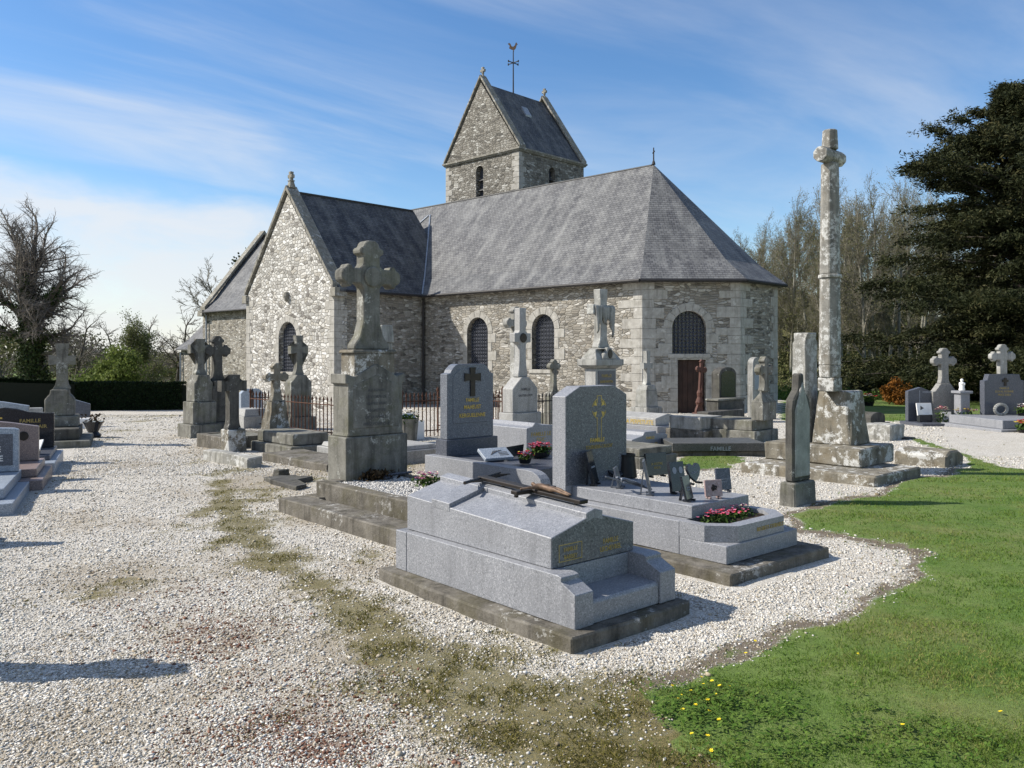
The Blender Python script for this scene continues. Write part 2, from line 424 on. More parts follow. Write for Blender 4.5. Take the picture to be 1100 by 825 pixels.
# ------------------------------------------------------------------ camera, light, sky
def setup():
    w = bpy.data.worlds.new("World"); SC.world = w; w.use_nodes = True
    t = w.node_tree; bg = t.nodes["Background"]
    EL, TH = 39.0, 2.0                       # sun height, and how far it stands beyond square-left of the view
    sky = t.nodes.new('ShaderNodeTexSky'); sky.sky_type = 'NISHITA'; sky.sun_disc = False
    sky.sun_elevation = R(EL); sky.sun_rotation = R(-90+TH); sky.altitude = 60; sky.air_density = 1.0; sky.dust_density = 0.25; sky.ozone_density = 1.6
    tc = t.nodes.new('ShaderNodeTexCoord')
    def mth(op, a, b=0.0, c=None, clamp=False):
        x = t.nodes.new('ShaderNodeMath'); x.operation = op; x.use_clamp = clamp
        for i, q in enumerate((a, b, c)):
            if q is None: continue
            if isinstance(q, bpy.types.NodeSocket): t.links.new(q, x.inputs[i])
            else: x.inputs[i].default_value = q
        return x.outputs[0]
    def rmp(f, stops):
        x = t.nodes.new('ShaderNodeValToRGB'); cr = x.color_ramp; cr.interpolation = 'EASE'
        while len(cr.elements) < len(stops): cr.elements.new(.5)
        for e, (p, c) in zip(cr.elements, stops): e.position = p; e.color = (c, c, c, 1)
        t.links.new(f, x.inputs[0]); return x.outputs[0]
    def nz(v, sc, det, ro, dist=0.0):
        x = t.nodes.new('ShaderNodeTexNoise'); t.links.new(v, x.inputs["Vector"]); x.inputs["Scale"].default_value = sc
        x.inputs["Detail"].default_value = det; x.inputs["Roughness"].default_value = ro; x.inputs["Distortion"].default_value = dist
        return x.outputs["Fac"]
    sep = t.nodes.new('ShaderNodeSeparateXYZ'); t.links.new(tc.outputs["Generated"], sep.inputs[0])
    x, y, z = sep.outputs
    zz = mth('MAXIMUM', z, 0.02)
    # high cirrus on a flat layer overhead
    px = mth('DIVIDE', x, mth('ADD', zz, 0.12)); py = mth('DIVIDE', y, mth('ADD', zz, 0.12))
    cb = t.nodes.new('ShaderNodeCombineXYZ')
    rx = mth('ADD', mth('MULTIPLY', px, 0.80), mth('MULTIPLY', py, 0.60)); ry = mth('SUBTRACT', mth('MULTIPLY', py, 0.80), mth('MULTIPLY', px, 0.60))
    t.links.new(mth('MULTIPLY', rx, 0.42), cb.inputs[0]); t.links.new(mth('MULTIPLY', ry, 1.25), cb.inputs[1]); cb.inputs[2].default_value = 3.7
    n1 = nz(cb.outputs[0], 0.95, 9, 0.56, 0.8)
    az = mth('ARCTAN2', x, y)
    cir = rmp(n1, [(0.40, 0), (0.76, 0.76)])
    cir = mth('MULTIPLY', cir, rmp(mth('ADD', az, 0.6), [(0.25, 1.0), (0.85, 0.5)]))
    # low bank of cloud to the west
    el = mth('ARCTAN2', z, mth('SQRT', mth('ADD', mth('MULTIPLY', x, x), mth('MULTIPLY', y, y))))
    cb2 = t.nodes.new('ShaderNodeCombineXYZ')
    t.links.new(mth('MULTIPLY', az, 3.2), cb2.inputs[0]); t.links.new(mth('MULTIPLY', el, 8.0), cb2.inputs[1]); cb2.inputs[2].default_value = 1.3
    n2 = nz(cb2.outputs[0], 1.5, 9, 0.55, 0.3)
    top = mth('ADD', mth('MULTIPLY', mth('ADD', az, 0.26), -0.11), 0.168)    # top edge of the bank, higher to the left
    up = mth('ADD', mth('SUBTRACT', top, el), mth('MULTIPLY', mth('SUBTRACT', n2, 0.5), 0.10))
    bank = rmp(mth('ADD', mth('MULTIPLY', up, 8.0), 0.5), [(0.42, 0), (0.74, 0.84)])
    bank = mth('MULTIPLY', bank, rmp(mth('ADD', az, 1.0), [(0.70, 1.0), (0.86, 0.45)]))
    bank = mth('MULTIPLY', bank, rmp(nz(cb2.outputs[0], 2.6, 6, 0.6, 0.6), [(0.25, 0.62), (0.6, 1.0)]))
    cl = mth('MAXIMUM', cir, bank, clamp=True)
    mx = t.nodes.new('ShaderNodeMix'); mx.data_type = 'RGBA'
    t.links.new(cl, mx.inputs[0]); hs = t.nodes.new('ShaderNodeHueSaturation'); hs.inputs['Saturation'].default_value = 1.26; hs.inputs['Value'].default_value = 1.42; hs.inputs['Hue'].default_value = 0.504
    t.links.new(sky.outputs[0], hs.inputs['Color']); t.links.new(hs.outputs[0], mx.inputs[6]); mx.inputs[7].default_value = (7.4, 7.6, 7.9, 1)
    t.links.new(mx.outputs[2], bg.inputs[0]); bg.inputs[1].default_value = 0.083
    sun = bpy.data.lights.new("sun", 'SUN'); sun.energy = 5.0; sun.angle = R(0.53); sun.color = (1.0, 0.94, 0.85)
    so = bpy.data.objects.new("sun", sun); COL.objects.link(so)
    d = Vector((-math.cos(R(TH))*math.cos(R(EL)), math.sin(R(TH))*math.cos(R(EL)), math.sin(R(EL))))
    so.rotation_euler = d.to_track_quat('Z', 'Y').to_euler(); so.location = d*60
    cam = bpy.data.cameras.new("camera"); co = bpy.data.objects.new("camera", cam); COL.objects.link(co)
    cam.sensor_width = 36; cam.lens = 36*F/1100; cam.shift_y = -32.5/1100; cam.clip_end = 3000
    co.location = (0, 0, CZ); co.rotation_euler = (R(90), 0, 0)
    SC.camera = co
    SC.view_settings.view_transform = 'Standard'; SC.view_settings.look = 'None'; SC.view_settings.exposure = 0.46; SC.view_settings.gamma = 1.0
    SC.render.engine = 'CYCLES'; SC.cycles.use_denoising = True; SC.cycles.max_bounces = 5; SC.cycles.diffuse_bounces = 1
    SC.cycles.use_adaptive_sampling = True; SC.cycles.adaptive_threshold = 0.012
setup()

# ------------------------------------------------------------------ ground
def poly_w(pts): return np.array([[*G(u, v).xy] for u, v in pts])
def sdist(P, poly):
    """signed distance to a polygon, inside positive"""
    n = len(poly); d = np.full(len(P), 1e9); ins = np.zeros(len(P), bool)
    for i in range(n):
        a = poly[i]; b = poly[(i+1) % n]; e = b-a; w = P-a
        tt = np.clip((w@e)/max(1e-9, e@e), 0, 1)
        d = np.minimum(d, np.hypot(*(w-tt[:, None]*e).T))
        c = (a[1] > P[:, 1]) != (b[1] > P[:, 1])
        xi = a[0]+(P[:, 1]-a[1])/(e[1] if abs(e[1]) > 1e-9 else 1e-9)*e[0]
        ins ^= c & (P[:, 0] < xi)
    return np.where(ins, d, -d)

def fbm(X, Y, f=1.0, seed=0):
    r = np.random.default_rng(seed); o = np.zeros_like(X); amp = 1.0
    for k in range(5):
        for _ in range(3):
            a = r.uniform(0, 2*np.pi); ph = r.uniform(0, 2*np.pi); q = f*r.uniform(0.7, 1.4)
            o += amp*np.sin((X*np.cos(a)+Y*np.sin(a))*q*2*np.pi+ph)/3
        amp *= 0.55; f *= 2.0
    return o

LAWN = np.vstack([poly_w([(770, 825), (738, 795), (705, 765), (700, 745), (745, 720), (800, 699), (865, 683), (930, 656), (980, 629), (1000, 607), (990, 592), (925, 578), (868, 568), (850, 556), (905, 541), (960, 524), (1010, 511), (1040, 502), (1034, 490), (985, 475), (980, 471), (1013, 480.5), (1045, 491.5), (1078, 502), (1100, 505)]),
                  np.array([[10.5, 11.2], [30, 9], [30, -12], [1.2, -12]])])
PATCH = poly_w([(728, 492), (760, 487), (795, 492), (785, 503), (745, 506), (722, 500)])
def spots(L):
    o = []
    for u, v, ru, rv, s in L:
        p = G(u, v); o.append((p.x, p.y, ru*p.y/F, rv*p.y*p.y/(F*CZ), s))
    return o
MOSS = spots([(285, 530, 26, 10, .7), (250, 505, 22, 7, .7), (300, 550, 26, 9, .55), (330, 540, 20, 8, .5), (215, 495, 14, 6, .5), (395, 600, 26, 10, .6), (210, 458, 16, 4, .6), (150, 452, 30, 3, .5), (340, 515, 14, 6, .6), (130, 447, 40, 3, .6), (440, 500, 14, 8, .5), (115, 472, 10, 4, .6), (70, 515, 8, 6, .6), (600, 655, 40, 8, .5), (480, 640, 30, 8, .5), (245, 540, 18, 26, .8), (262, 572, 22, 22, .9), (300, 600, 36, 14, .8), (335, 625, 30, 20, .6), (385, 655, 38, 22, .9), (420, 690, 50, 24, 1), (470, 712, 46, 26, 1), (530, 745, 60, 34, 1), (585, 770, 60, 30, .9), (650, 745, 60, 22, .7), (500, 680, 60, 12, .55), (600, 700, 60, 14, .6),
              (130, 625, 40, 14, .55), (105, 637, 12, 12, .5), (300, 560, 30, 14, .35), (620, 805, 80, 26, .7), (180, 447, 16, 5, .9), (130, 463, 30, 4, .5), (260, 500, 22, 8, .5), (420, 765, 50, 24, .35), (830, 490, 40, 10, .4), (1000, 540, 30, 10, .5), (905, 560, 25, 8, .7), (790, 460, 30, 6, .3)])
SOIL = spots([(600, 770, 90, 34, .75), (680, 735, 60, 18, .8), (540, 735, 70, 20, .5), (660, 815, 110, 40, 1), (590, 800, 120, 36, .85), (700, 760, 50, 26, 1), (690, 775, 50, 30, 1), (720, 812, 50, 30, 1), (640, 790, 50, 22, .7), (760, 722, 70, 14, .7), (860, 690, 60, 10, .55), (930, 600, 20, 30, .2), (655, 735, 60, 16, .5), (960, 585, 50, 7, .5), (560, 800, 60, 26, .45)])
DIRT = spots([(60, 780, 160, 60, .55), (200, 740, 160, 40, .6), (380, 690, 80, 40, .6), (80, 560, 70, 16, .5), (250, 610, 60, 20, .6), (290, 515, 60, 18, .9), (350, 545, 50, 18, .8), (240, 480, 40, 12, .7), (450, 500, 20, 10, 1), (700, 480, 80, 14, .6), (600, 470, 60, 12, .7), (330, 470, 60, 14, .7), (150, 620, 90, 26, .75), (240, 690, 120, 40, .6), (300, 770, 140, 60, .55), (330, 640, 60, 24, .5), (130, 500, 40, 12, .5), (160, 560, 60, 10, .45), (60, 700, 50, 30, .3), (330, 545, 40, 14, .6), (290, 530, 40, 14, .5), (400, 610, 50, 22, .6), (190, 470, 30, 6, .5), (110, 470, 20, 6, .4), (450, 780, 90, 40, .5)])
RUST = spots([(330, 775, 110, 50, .9), (230, 680, 100, 30, .7), (180, 640, 60, 18, .6), (320, 770, 60, 36, 1), (355, 800, 60, 30, 1), (270, 740, 70, 26, .6), (250, 690, 60, 24, .7), (170, 670, 50, 20, .5), (215, 655, 40, 14, .6), (410, 720, 40, 14, .4), (130, 640, 30, 12, .4)])
def band(pts):
    P = [G(u, v) for u, v, w, s in pts]
    return [(P[i].x, P[i].y, P[i+1].x, P[i+1].y, 1.3*pts[i][2]*P[i].y/F, 1.3*pts[i+1][2]*P[i+1].y/F, pts[i][3], pts[i+1][3]) for i in range(len(P)-1)]
MOSSBAND = band([(232, 508, 12, .5), (246, 545, 18, .95), (262, 575, 22, 1), (300, 605, 26, .85), (345, 632, 26, .75), (385, 660, 34, 1), (425, 695, 52, 1), (485, 728, 80, 1), (560, 760, 115, 1.1), (630, 790, 130, 1.1), (710, 830, 130, 1)])
def blob(X, Y, L, B=()):
    o = np.zeros_like(X)
    for ax, ay, bx, by, w0, w1, s0, s1 in B:
        ex, ey = bx-ax, by-ay; tt = np.clip(((X-ax)*ex+(Y-ay)*ey)/(ex*ex+ey*ey), 0, 1)
        dd = np.hypot(X-ax-tt*ex, Y-ay-tt*ey)/(w0+(w1-w0)*tt)
        o = np.maximum(o, (s0+(s1-s0)*tt)*np.exp(-(dd*dd)*1.1))
    for x, y, rx, ry, s in L:
        o = np.maximum(o, s*np.exp(-(((X-x)/rx)**2+((Y-y)/ry)**2)*0.8))
    return o
def masks(X, Y):
    P = np.stack([X, Y], 1)
    wob = fbm(X, Y, 0.35, 3)*0.10 + fbm(X, Y, 1.3, 4)*0.075 + fbm(X, Y, 5, 5)*0.03
    d = np.maximum(sdist(P, LAWN), sdist(P, PATCH)) + wob
    far = np.where((X > 0.325*Y) & (X > 6), Y-26.8, -9)
    far = np.maximum(far, Y-49); far = np.maximum(far, np.where(Y > 20, -X-0.75*Y, -9))
    d = np.maximum(d, far+wob*3)
    lawn = np.clip(d/0.26+0.5, 0, 1)
    n = fbm(X, Y, 0.9, 9)
    moss = np.clip(blob(X, Y, MOSS, MOSSBAND)*1.25+n*0.3+fbm(X, Y, 2.6, 10)*0.16-0.14, 0, 1)
    soil = np.clip(blob(X, Y, SOIL)+fbm(X, Y, 0.8, 12)*0.15-0.1, 0, 1)
    near = (Y < 14) & (X > -1)
    soil = np.maximum(soil, np.where(near, np.clip(1-np.abs(d+0.06)/0.2, 0, 1)*0.95, 0))
    rust = np.clip(blob(X, Y, RUST)+fbm(X, Y, 1.1, 15)*0.2-0.15, 0, 1)
    dirt = np.clip(blob(X, Y, DIRT)*1.1+fbm(X, Y, .7, 18)*.22+fbm(X, Y, 3, 19)*.12-.02, 0, 1)
    global LASTDIRT; LASTDIRT = dirt
    return lawn, moss, soil, rust, d

def axis(lo, hi, step, far_lo, far_hi):
    a = list(np.arange(lo, hi+1e-6, step)); s = step
    while a[-1] < far_hi: s *= 1.12; a.append(a[-1]+s)
    s = step
    while a[0] > far_lo: s *= 1.12; a.insert(0, a[0]-s)
    return np.array(a)
def build_ground():
    xs = axis(-6, 12, 0.075, -700, 700); ys = axis(2.4, 20, 0.075, -60, 900)
    X, Y = np.meshgrid(xs, ys); X = X.ravel(); Y = Y.ravel()
    Z = gz_np(X, Y)
    lawn, moss, soil, rust, d = masks(X, Y)
    nearw = np.exp(-np.maximum(0, np.hypot(X, Y)-25)/20)
    Z = Z + (fbm(X, Y, 0.22, 21)*0.012 + fbm(X, Y, 1.3, 22)*0.004)*nearw + lawn*0.012*nearw
    nx, ny = len(xs), len(ys)
    i = np.arange(nx-1)[None, :]+np.arange(ny-1)[:, None]*nx
    Fc = np.stack([i, i+1, i+1+nx, i+nx], -1).reshape(-1, 4)
    s = NT('churchyard_ground')
    me_col = np.stack([lawn, moss, soil], 1)
    o = mesh_np('ground', np.stack([X, Y, Z], 1), Fc, s.m, col=me_col, smooth=True)
    a = o.data.attributes.new("rust", 'FLOAT', 'POINT'); a.data.foreach_set("value", rust.astype(np.float32))
    a = o.data.attributes.new("dirt", 'FLOAT', 'POINT'); a.data.foreach_set("value", LASTDIRT.astype(np.float32))
    kind(o, 'structure')
    c = s.coord("Object", rnd=False)
    sep = s.n('ShaderNodeSeparateColor'); s.l(s.attr("col").outputs["Color"], sep.inputs[0])
    L, Mo, So = sep.outputs; Ru = s.attr("rust").outputs["Fac"]
    v = s.vor(c, 85); vs = s.n('ShaderNodeSeparateColor'); s.l(v.outputs["Color"], vs.inputs[0])
    e = s.vor(c, 85, 'DISTANCE_TO_EDGE')
    n1 = s.noise(c, 1.1, 7, 0.62); n2 = s.noise(c, 9, 5, 0.65); n3 = s.noise(c, 60, 3, 0.7)
    gr = s.ramp(vs.outputs[0], [(0.0, (0.27, 0.24, 0.195)), (0.22, (0.45, 0.415, 0.35)), (0.6, (0.575, 0.545, 0.485)), (1.0, (0.69, 0.67, 0.62))])
    gr = s.mix(s.ramp(e.outputs["Distance"], [(0.0, 0.55), (0.09, 0)]), gr, (0.22, 0.19, 0.145))
    gr = s.mix(s.ramp(n1, [(0.45, 0), (0.75, 0.35)]), gr, (0.36, 0.32, 0.24))
    gr = s.mix(s.math('MULTIPLY', s.ramp(n2, [(0.55, 0), (0.72, 1)]), 0.30), gr, (0.21, 0.18, 0.12))
    def brk(m, amt, lo, hi):   # a worn, speckled edge to each patch
        f = s.math('ADD', m, s.math('MULTIPLY', s.math('SUBTRACT', s.math('ADD', s.math('MULTIPLY', n2, .5), s.math('MULTIPLY', n3, .5)), 0.5), amt))
        return s.ramp(f, [(lo, 0), (hi, 1)])
    gr = s.mix(s.math('MULTIPLY', s.ramp(s.math('ADD', s.attr('dirt').outputs['Fac'], s.math('MULTIPLY', s.math('SUBTRACT', n2, .5), .8)), [(.25, 0), (.7, 1)]), .6), gr, (0.25, 0.205, 0.14))
    rc = s.mix(vs.outputs[1], (0.13, 0.075, 0.045), (0.20, 0.14, 0.10))
    col = s.mix(s.math('MULTIPLY', brk(Ru, 2.2, 0.42, 0.75), 0.75), gr, rc)
    soilc = s.ramp(n2, [(0.3, (0.07, 0.052, 0.034)), (0.7, (0.145, 0.112, 0.072))])
    col = s.mix(s.math('MULTIPLY', brk(So, 1.8, 0.35, 0.7), 0.9), col, soilc)
    mossc = s.ramp(n3, [(0.32, (0.05, 0.047, 0.015)), (0.5, (0.125, 0.108, 0.034)), (0.68, (0.23, 0.185, 0.08))])
    col = s.mix(s.math('MULTIPLY', brk(Mo, 2.0, 0.3, 0.7), 0.85), col, mossc)
    grassc = s.mix(s.ramp(n1, [(0.35, 0), (0.65, 1)]), (0.075, 0.135, 0.022), (0.135, 0.18, 0.048))
    grassc = s.mix(0.5, grassc, s.ramp(n3, [(0.3, 0.25), (0.7, 0.75)]), 'OVERLAY')
    worn = s.noise(c, .55, 6, .7); grassc = s.mix(s.ramp(worn, [(.5, 0), (.7, .55)]), grassc, (0.165, 0.145, 0.06))
    grassc = s.mix(.45, grassc, s.ramp(n2, [(.3, .3), (.7, .7)]), 'OVERLAY')
    lf = brk(L, 0.9, 0.4, 0.62)
    col = s.mix(lf, col, grassc)
    h = s.math('ADD', s.ramp(e.outputs["Distance"], [(0, 0), (0.2, 1)]), s.math('ADD', vs.outputs[2], n3))
    s.out(col, 0.95, s.bump(h, 0.4, 0.010))
    return o
build_ground()

def in_any(X, Y, rects):
    m = np.zeros(len(X), bool)
    for fr, x0, x1, y0, y1 in rects:
        dx = X-fr.O.x; dy = Y-fr.O.y
        lx = dx*fr.b.x+dy*fr.b.y; ly = dx*fr.a.x+dy*fr.a.y
        m |= (lx > x0) & (lx < x1) & (ly > y0) & (ly < y1)
    return m
KEEP = []     # footprints that loose stones and grass keep clear of

def ground_z(X, Y):
    lawn = masks(X, Y)[0]
    return gz_np(X, Y) + fbm(X, Y, 0.22, 21)*0.012 + fbm(X, Y, 1.3, 22)*0.004 + lawn*0.012

def sample(n, ymin, ymax, p, kmax=0.75):
    """ground points in front of the church, thinning out with distance"""
    u = RNG.random(n)
    Y = (ymin**(1-p)+u*(ymax**(1-p)-ymin**(1-p)))**(1/(1-p))
    X = RNG.uniform(-kmax, kmax, n)*(Y+1.0)
    return X, Y

def build_gravel():
    X, Y = sample(640000, 3.1, 16, 1.9); X2, Y2 = sample(120000, 13, 36, 1.7, .5); X, Y = np.concatenate([X, X2]), np.concatenate([Y, Y2])
    lawn, moss, soil, rust, d = masks(X, Y)
    dirt = LASTDIRT
    pr = (1-.62*dirt)*(1-np.clip(lawn*1.15, 0, 1))*(1-0.84*moss)*(1-0.88*soil)*(0.62+0.3*np.clip(fbm(X, Y, 0.7, 31)+.5, 0, 1))
    k = (RNG.random(len(X)) < pr) & ~in_any(X, Y, KEEP)
    X, Y, rust, moss, soil, dirt = X[k], Y[k], rust[k], moss[k], soil[k], dirt[k]; n = len(X)
    base = np.array([[-1, -1, -1], [1, -1, -1], [1, 1, -1], [-1, 1, -1], [-1, -1, 1], [1, -1, 1], [1, 1, 1], [-1, 1, 1]], float)*np.array([.72, .72, .62])
    B = base[None]*(1+RNG.uniform(-.38, .38, (n, 8, 3)))
    S = RNG.lognormal(0, .36, n)*0.0047*(1+0.07*(Y-4)); B = B*S[:, None, None]*np.stack([RNG.uniform(.9, 1.45, n), RNG.uniform(.65, 1.0, n), RNG.uniform(.4, .8, n)], 1)[:, None, :]
    a = RNG.uniform(0, 2*np.pi, n); tl = RNG.normal(0, .35, n)
    y2 = B[..., 1]*np.cos(tl)[:, None]-B[..., 2]*np.sin(tl)[:, None]; z2 = B[..., 1]*np.sin(tl)[:, None]+B[..., 2]*np.cos(tl)[:, None]
    x3 = B[..., 0]*np.cos(a)[:, None]-y2*np.sin(a)[:, None]; y3 = B[..., 0]*np.sin(a)[:, None]+y2*np.cos(a)[:, None]
    V = np.stack([x3+X[:, None], y3+Y[:, None], z2+(ground_z(X, Y)+S*0.22)[:, None]], -1).reshape(-1, 3)
    q = np.array([[0, 3, 2, 1], [4, 5, 6, 7], [0, 1, 5, 4], [1, 2, 6, 5], [2, 3, 7, 6], [3, 0, 4, 7]])
    Fc = (q[None]+np.arange(n)[:, None, None]*8).reshape(-1, 4)
    w = RNG.random(n)
    c = np.where((w < .09)[:, None], np.array([.26, .235, .20]), np.where((w < .34)[:, None], np.array([.45, .405, .325]), np.array([.61, .582, .522])))
    c = c*(1+RNG.normal(0, .13, (n, 1)))
    rr = RNG.random(n) < rust*0.62; c[rr] = np.array([.17, .085, .055])*RNG.uniform(.6, 1.4, (rr.sum(), 1))
    dd = RNG.random(n) < np.maximum(moss*.4, soil*.5); c[dd] *= np.array([.55, .5, .38]); dd = RNG.random(n) < dirt*.7; c[dd] *= np.array([.62, .56, .47])
    o = mesh_np('gravel', V, Fc, M['pebble'], col=np.repeat(np.clip(c, .02, .82), 8, 0))
    tag(o, 'loose white and grey gravel strewn over the churchyard path', 'gravel', kind='stuff')

def blades(n_, X, Y, Z, hgt, wid, lean=0.45):
    n = len(X); a = RNG.uniform(0, 2*np.pi, n); l = RNG.uniform(0, 2*np.pi, n)
    dx, dy = np.cos(a)*wid, np.sin(a)*wid
    k = np.abs(RNG.normal(0, lean, n))*hgt; tx, ty = np.cos(l)*k, np.sin(l)*k
    V = np.stack([np.stack([X-dx, Y-dy, Z], 1), np.stack([X+dx, Y+dy, Z], 1), np.stack([X+tx*.45+dx*.6, Y+ty*.45+dy*.6, Z+hgt*.6], 1), np.stack([X+tx, Y+ty, Z+hgt], 1)], 1)
    return V.reshape(-1, 3), np.arange(n*4).reshape(-1, 4)

M['grass'] = m_leaf('lawn_grass', [(0.062, 0.130, 0.016), (0.108, 0.188, 0.028), (0.168, 0.232, 0.045), (0.29, 0.26, 0.10)], 0.55, 0.3)
M['drygrass'] = m_leaf('olive_moss_grass', [(0.07, 0.08, 0.016), (0.15, 0.135, 0.03), (0.24, 0.20, 0.065)], 0.7, 0.2)
M['weed'] = m_leaf('clover_leaves', [(0.05, 0.105, 0.016), (0.095, 0.17, 0.028), (0.15, 0.22, 0.045)], 0.45, 0.25)

def build_grass():
    X, Y = sample(330000, 3.1, 30, 1.55, 0.72)
    X = np.abs(X)*1.0
    lawn, moss, soil, rust, d = masks(X, Y)
    pat = fbm(X, Y, 0.5, 41)
    k = (RNG.random(len(X)) < (np.clip((d+0.02)/0.22, 0, 1)+.10*((d > -.28) & (d < 0)))*np.clip(.85+.5*pat+.35*fbm(X, Y, 3, 43), .15, 1)) & ~in_any(X, Y, KEEP)
    X, Y, pat = X[k], Y[k], pat[k]
    hgt = RNG.uniform(.008, .024, len(X))*(1+0.55*np.clip(fbm(X, Y, 0.9, 42), -1, 1))*(1+0.04*(Y-4)); wid = RNG.uniform(.0012, .0028, len(X))*(1+0.16*(Y-4))
    V, Fc = blades(0, X, Y, ground_z(X, Y)-.003, hgt, wid, .7)
    c = np.clip(0.45+pat*0.26+fbm(X, Y, 1.7, 44)*.14+RNG.normal(0, .17, len(X)), 0, 1)
    o = mesh_np('lawn_grass', V, Fc, M['grass'], col=np.repeat(np.repeat(c[:, None], 3, 1), 4, 0))
    tag(o, 'short green lawn grass beside the gravel', 'grass', kind='stuff')
    X, Y = sample(480000, 3.1, 26, 1.75, 0.7)
    lawn, moss, soil, rust, d = masks(X, Y)
    clump = np.clip(fbm(X, Y, 2.2, 51)*1.2+.35, 0, 1)
    k = (RNG.random(len(X)) < moss*clump*1.1*(1-lawn)) & ~in_any(X, Y, KEEP)
    X, Y = X[k], Y[k]; hgt = RNG.uniform(.006, .03, len(X))*(1+.05*(Y-4)); wid = RNG.uniform(.0012, .003, len(X))*(1+.2*(Y-4))
    V, Fc = blades(0, X, Y, ground_z(X, Y)-.002, hgt, wid, .9)
    c = np.clip(RNG.normal(.5, .25, len(X)), 0, 1)
    o = mesh_np('moss_grass', V, Fc, M['drygrass'], col=np.repeat(np.repeat(c[:, None], 3, 1), 4, 0))
    tag(o, 'olive moss and thin grass growing through the gravel', 'moss', kind='stuff')
    # broad leaved weeds at the near edge of the lawn
    L = []
    cs = spots([(735, 752, 60, 20, 1), (790, 760, 60, 22, 1), (850, 770, 60, 25, 1), (930, 800, 90, 30, 1), (820, 810, 70, 25, 1), (760, 775, 40, 16, 1), (1000, 790, 70, 30, .7)])
    for x, y, rx, ry, s in cs:
        for _ in range(int(45*s)):
            L.append((x+random.gauss(0, rx*.6), y+random.gauss(0, ry*.6)))
    A = np.array(L); keep = masks(A[:, 0], A[:, 1])[4] > -.04; A = A[keep]
    V = []; C = []
    for (x, y), z in zip(A, ground_z(A[:, 0], A[:, 1])):
        for _ in range(random.randint(6, 12)):
            a = random.uniform(0, 6.28); r0 = random.uniform(.004, .05); s = random.uniform(.006, .016); h = random.uniform(.008, .045)
            cx, cy = x+math.cos(a)*r0, y+math.sin(a)*r0; t = random.uniform(-.5, .5); b = a+random.uniform(-.6, .6)
            ux, uy = math.cos(b), math.sin(b); vx, vy = -uy, ux; w = .62
            V += [(cx-ux*s, cy-uy*s, z+h-t*s), (cx+vx*s*w, cy+vy*s*w, z+h+.002), (cx+ux*s, cy+uy*s, z+h+t*s), (cx-vx*s*w, cy-vy*s*w, z+h+.002)]
            C += [random.random()]*4
    V = np.array(V); C = np.array(C)
    o = mesh_np('clover_weeds', V, np.arange(len(V)).reshape(-1, 4), M['weed'], col=np.repeat(C[:, None], 3, 1))
    tag(o, 'broad leaved clover and weeds in the near lawn', 'weeds', kind='stuff')

def yellow_flowers():
    pet = m_plain('yellow_petals', (0.78, 0.60, 0.02), 0.6, var=.1)
    stem = m_plain('flower_stem', (0.07, 0.13, 0.03), 0.7)
    spot = [(742, 748), (728, 757), (735, 768), (748, 763), (760, 770), (770, 752), (757, 741), (774, 779), (745, 795), (760, 797), (781, 742), (802, 707), (810, 693), (920, 707), (971, 785), (1077, 771), (766, 737), (752, 733), (760, 757), (730, 752), (775, 742), (765, 812), (720, 742)]
    proto = None
    for u, v in spot:
        p = G(u, v)
        if proto is None:
            proto = thing('yellow_wildflower', 'small yellow wildflower open in the near lawn', 'flower', p, 0, 'yellow wildflowers in the grass')
            bm = new(); tube(bm, (0, 0, 0), (0, 0, .03), .0012, .001, 5); st = obj('stem', bm, stem, proto)
            bm = new()
            for i in range(6):
                a = i*math.pi/3
                r = lambda q, w: (math.cos(a+w)*q, math.sin(a+w)*q)
                f = [bm.verts.new((*r(.001, 0), .030)), bm.verts.new((*r(.009, -.5), .034)), bm.verts.new((*r(.0125, 0), .0345)), bm.verts.new((*r(.009, .5), .034))]
                bm.faces.new(f)
            lathe(bm, [(.002, .029), (.004, .032), (.003, .035)], 8)
            fl = obj('blossom', bm, pet, proto); kids = (st, fl)
        else:
            r = proto.copy(); COL.objects.link(r); r.location = p; r.rotation_euler = (random.uniform(-.3, .3), random.uniform(-.3, .3), random.uniform(0, 6))
            for k in kids:
                q = k.copy(); COL.objects.link(q); q.parent = r

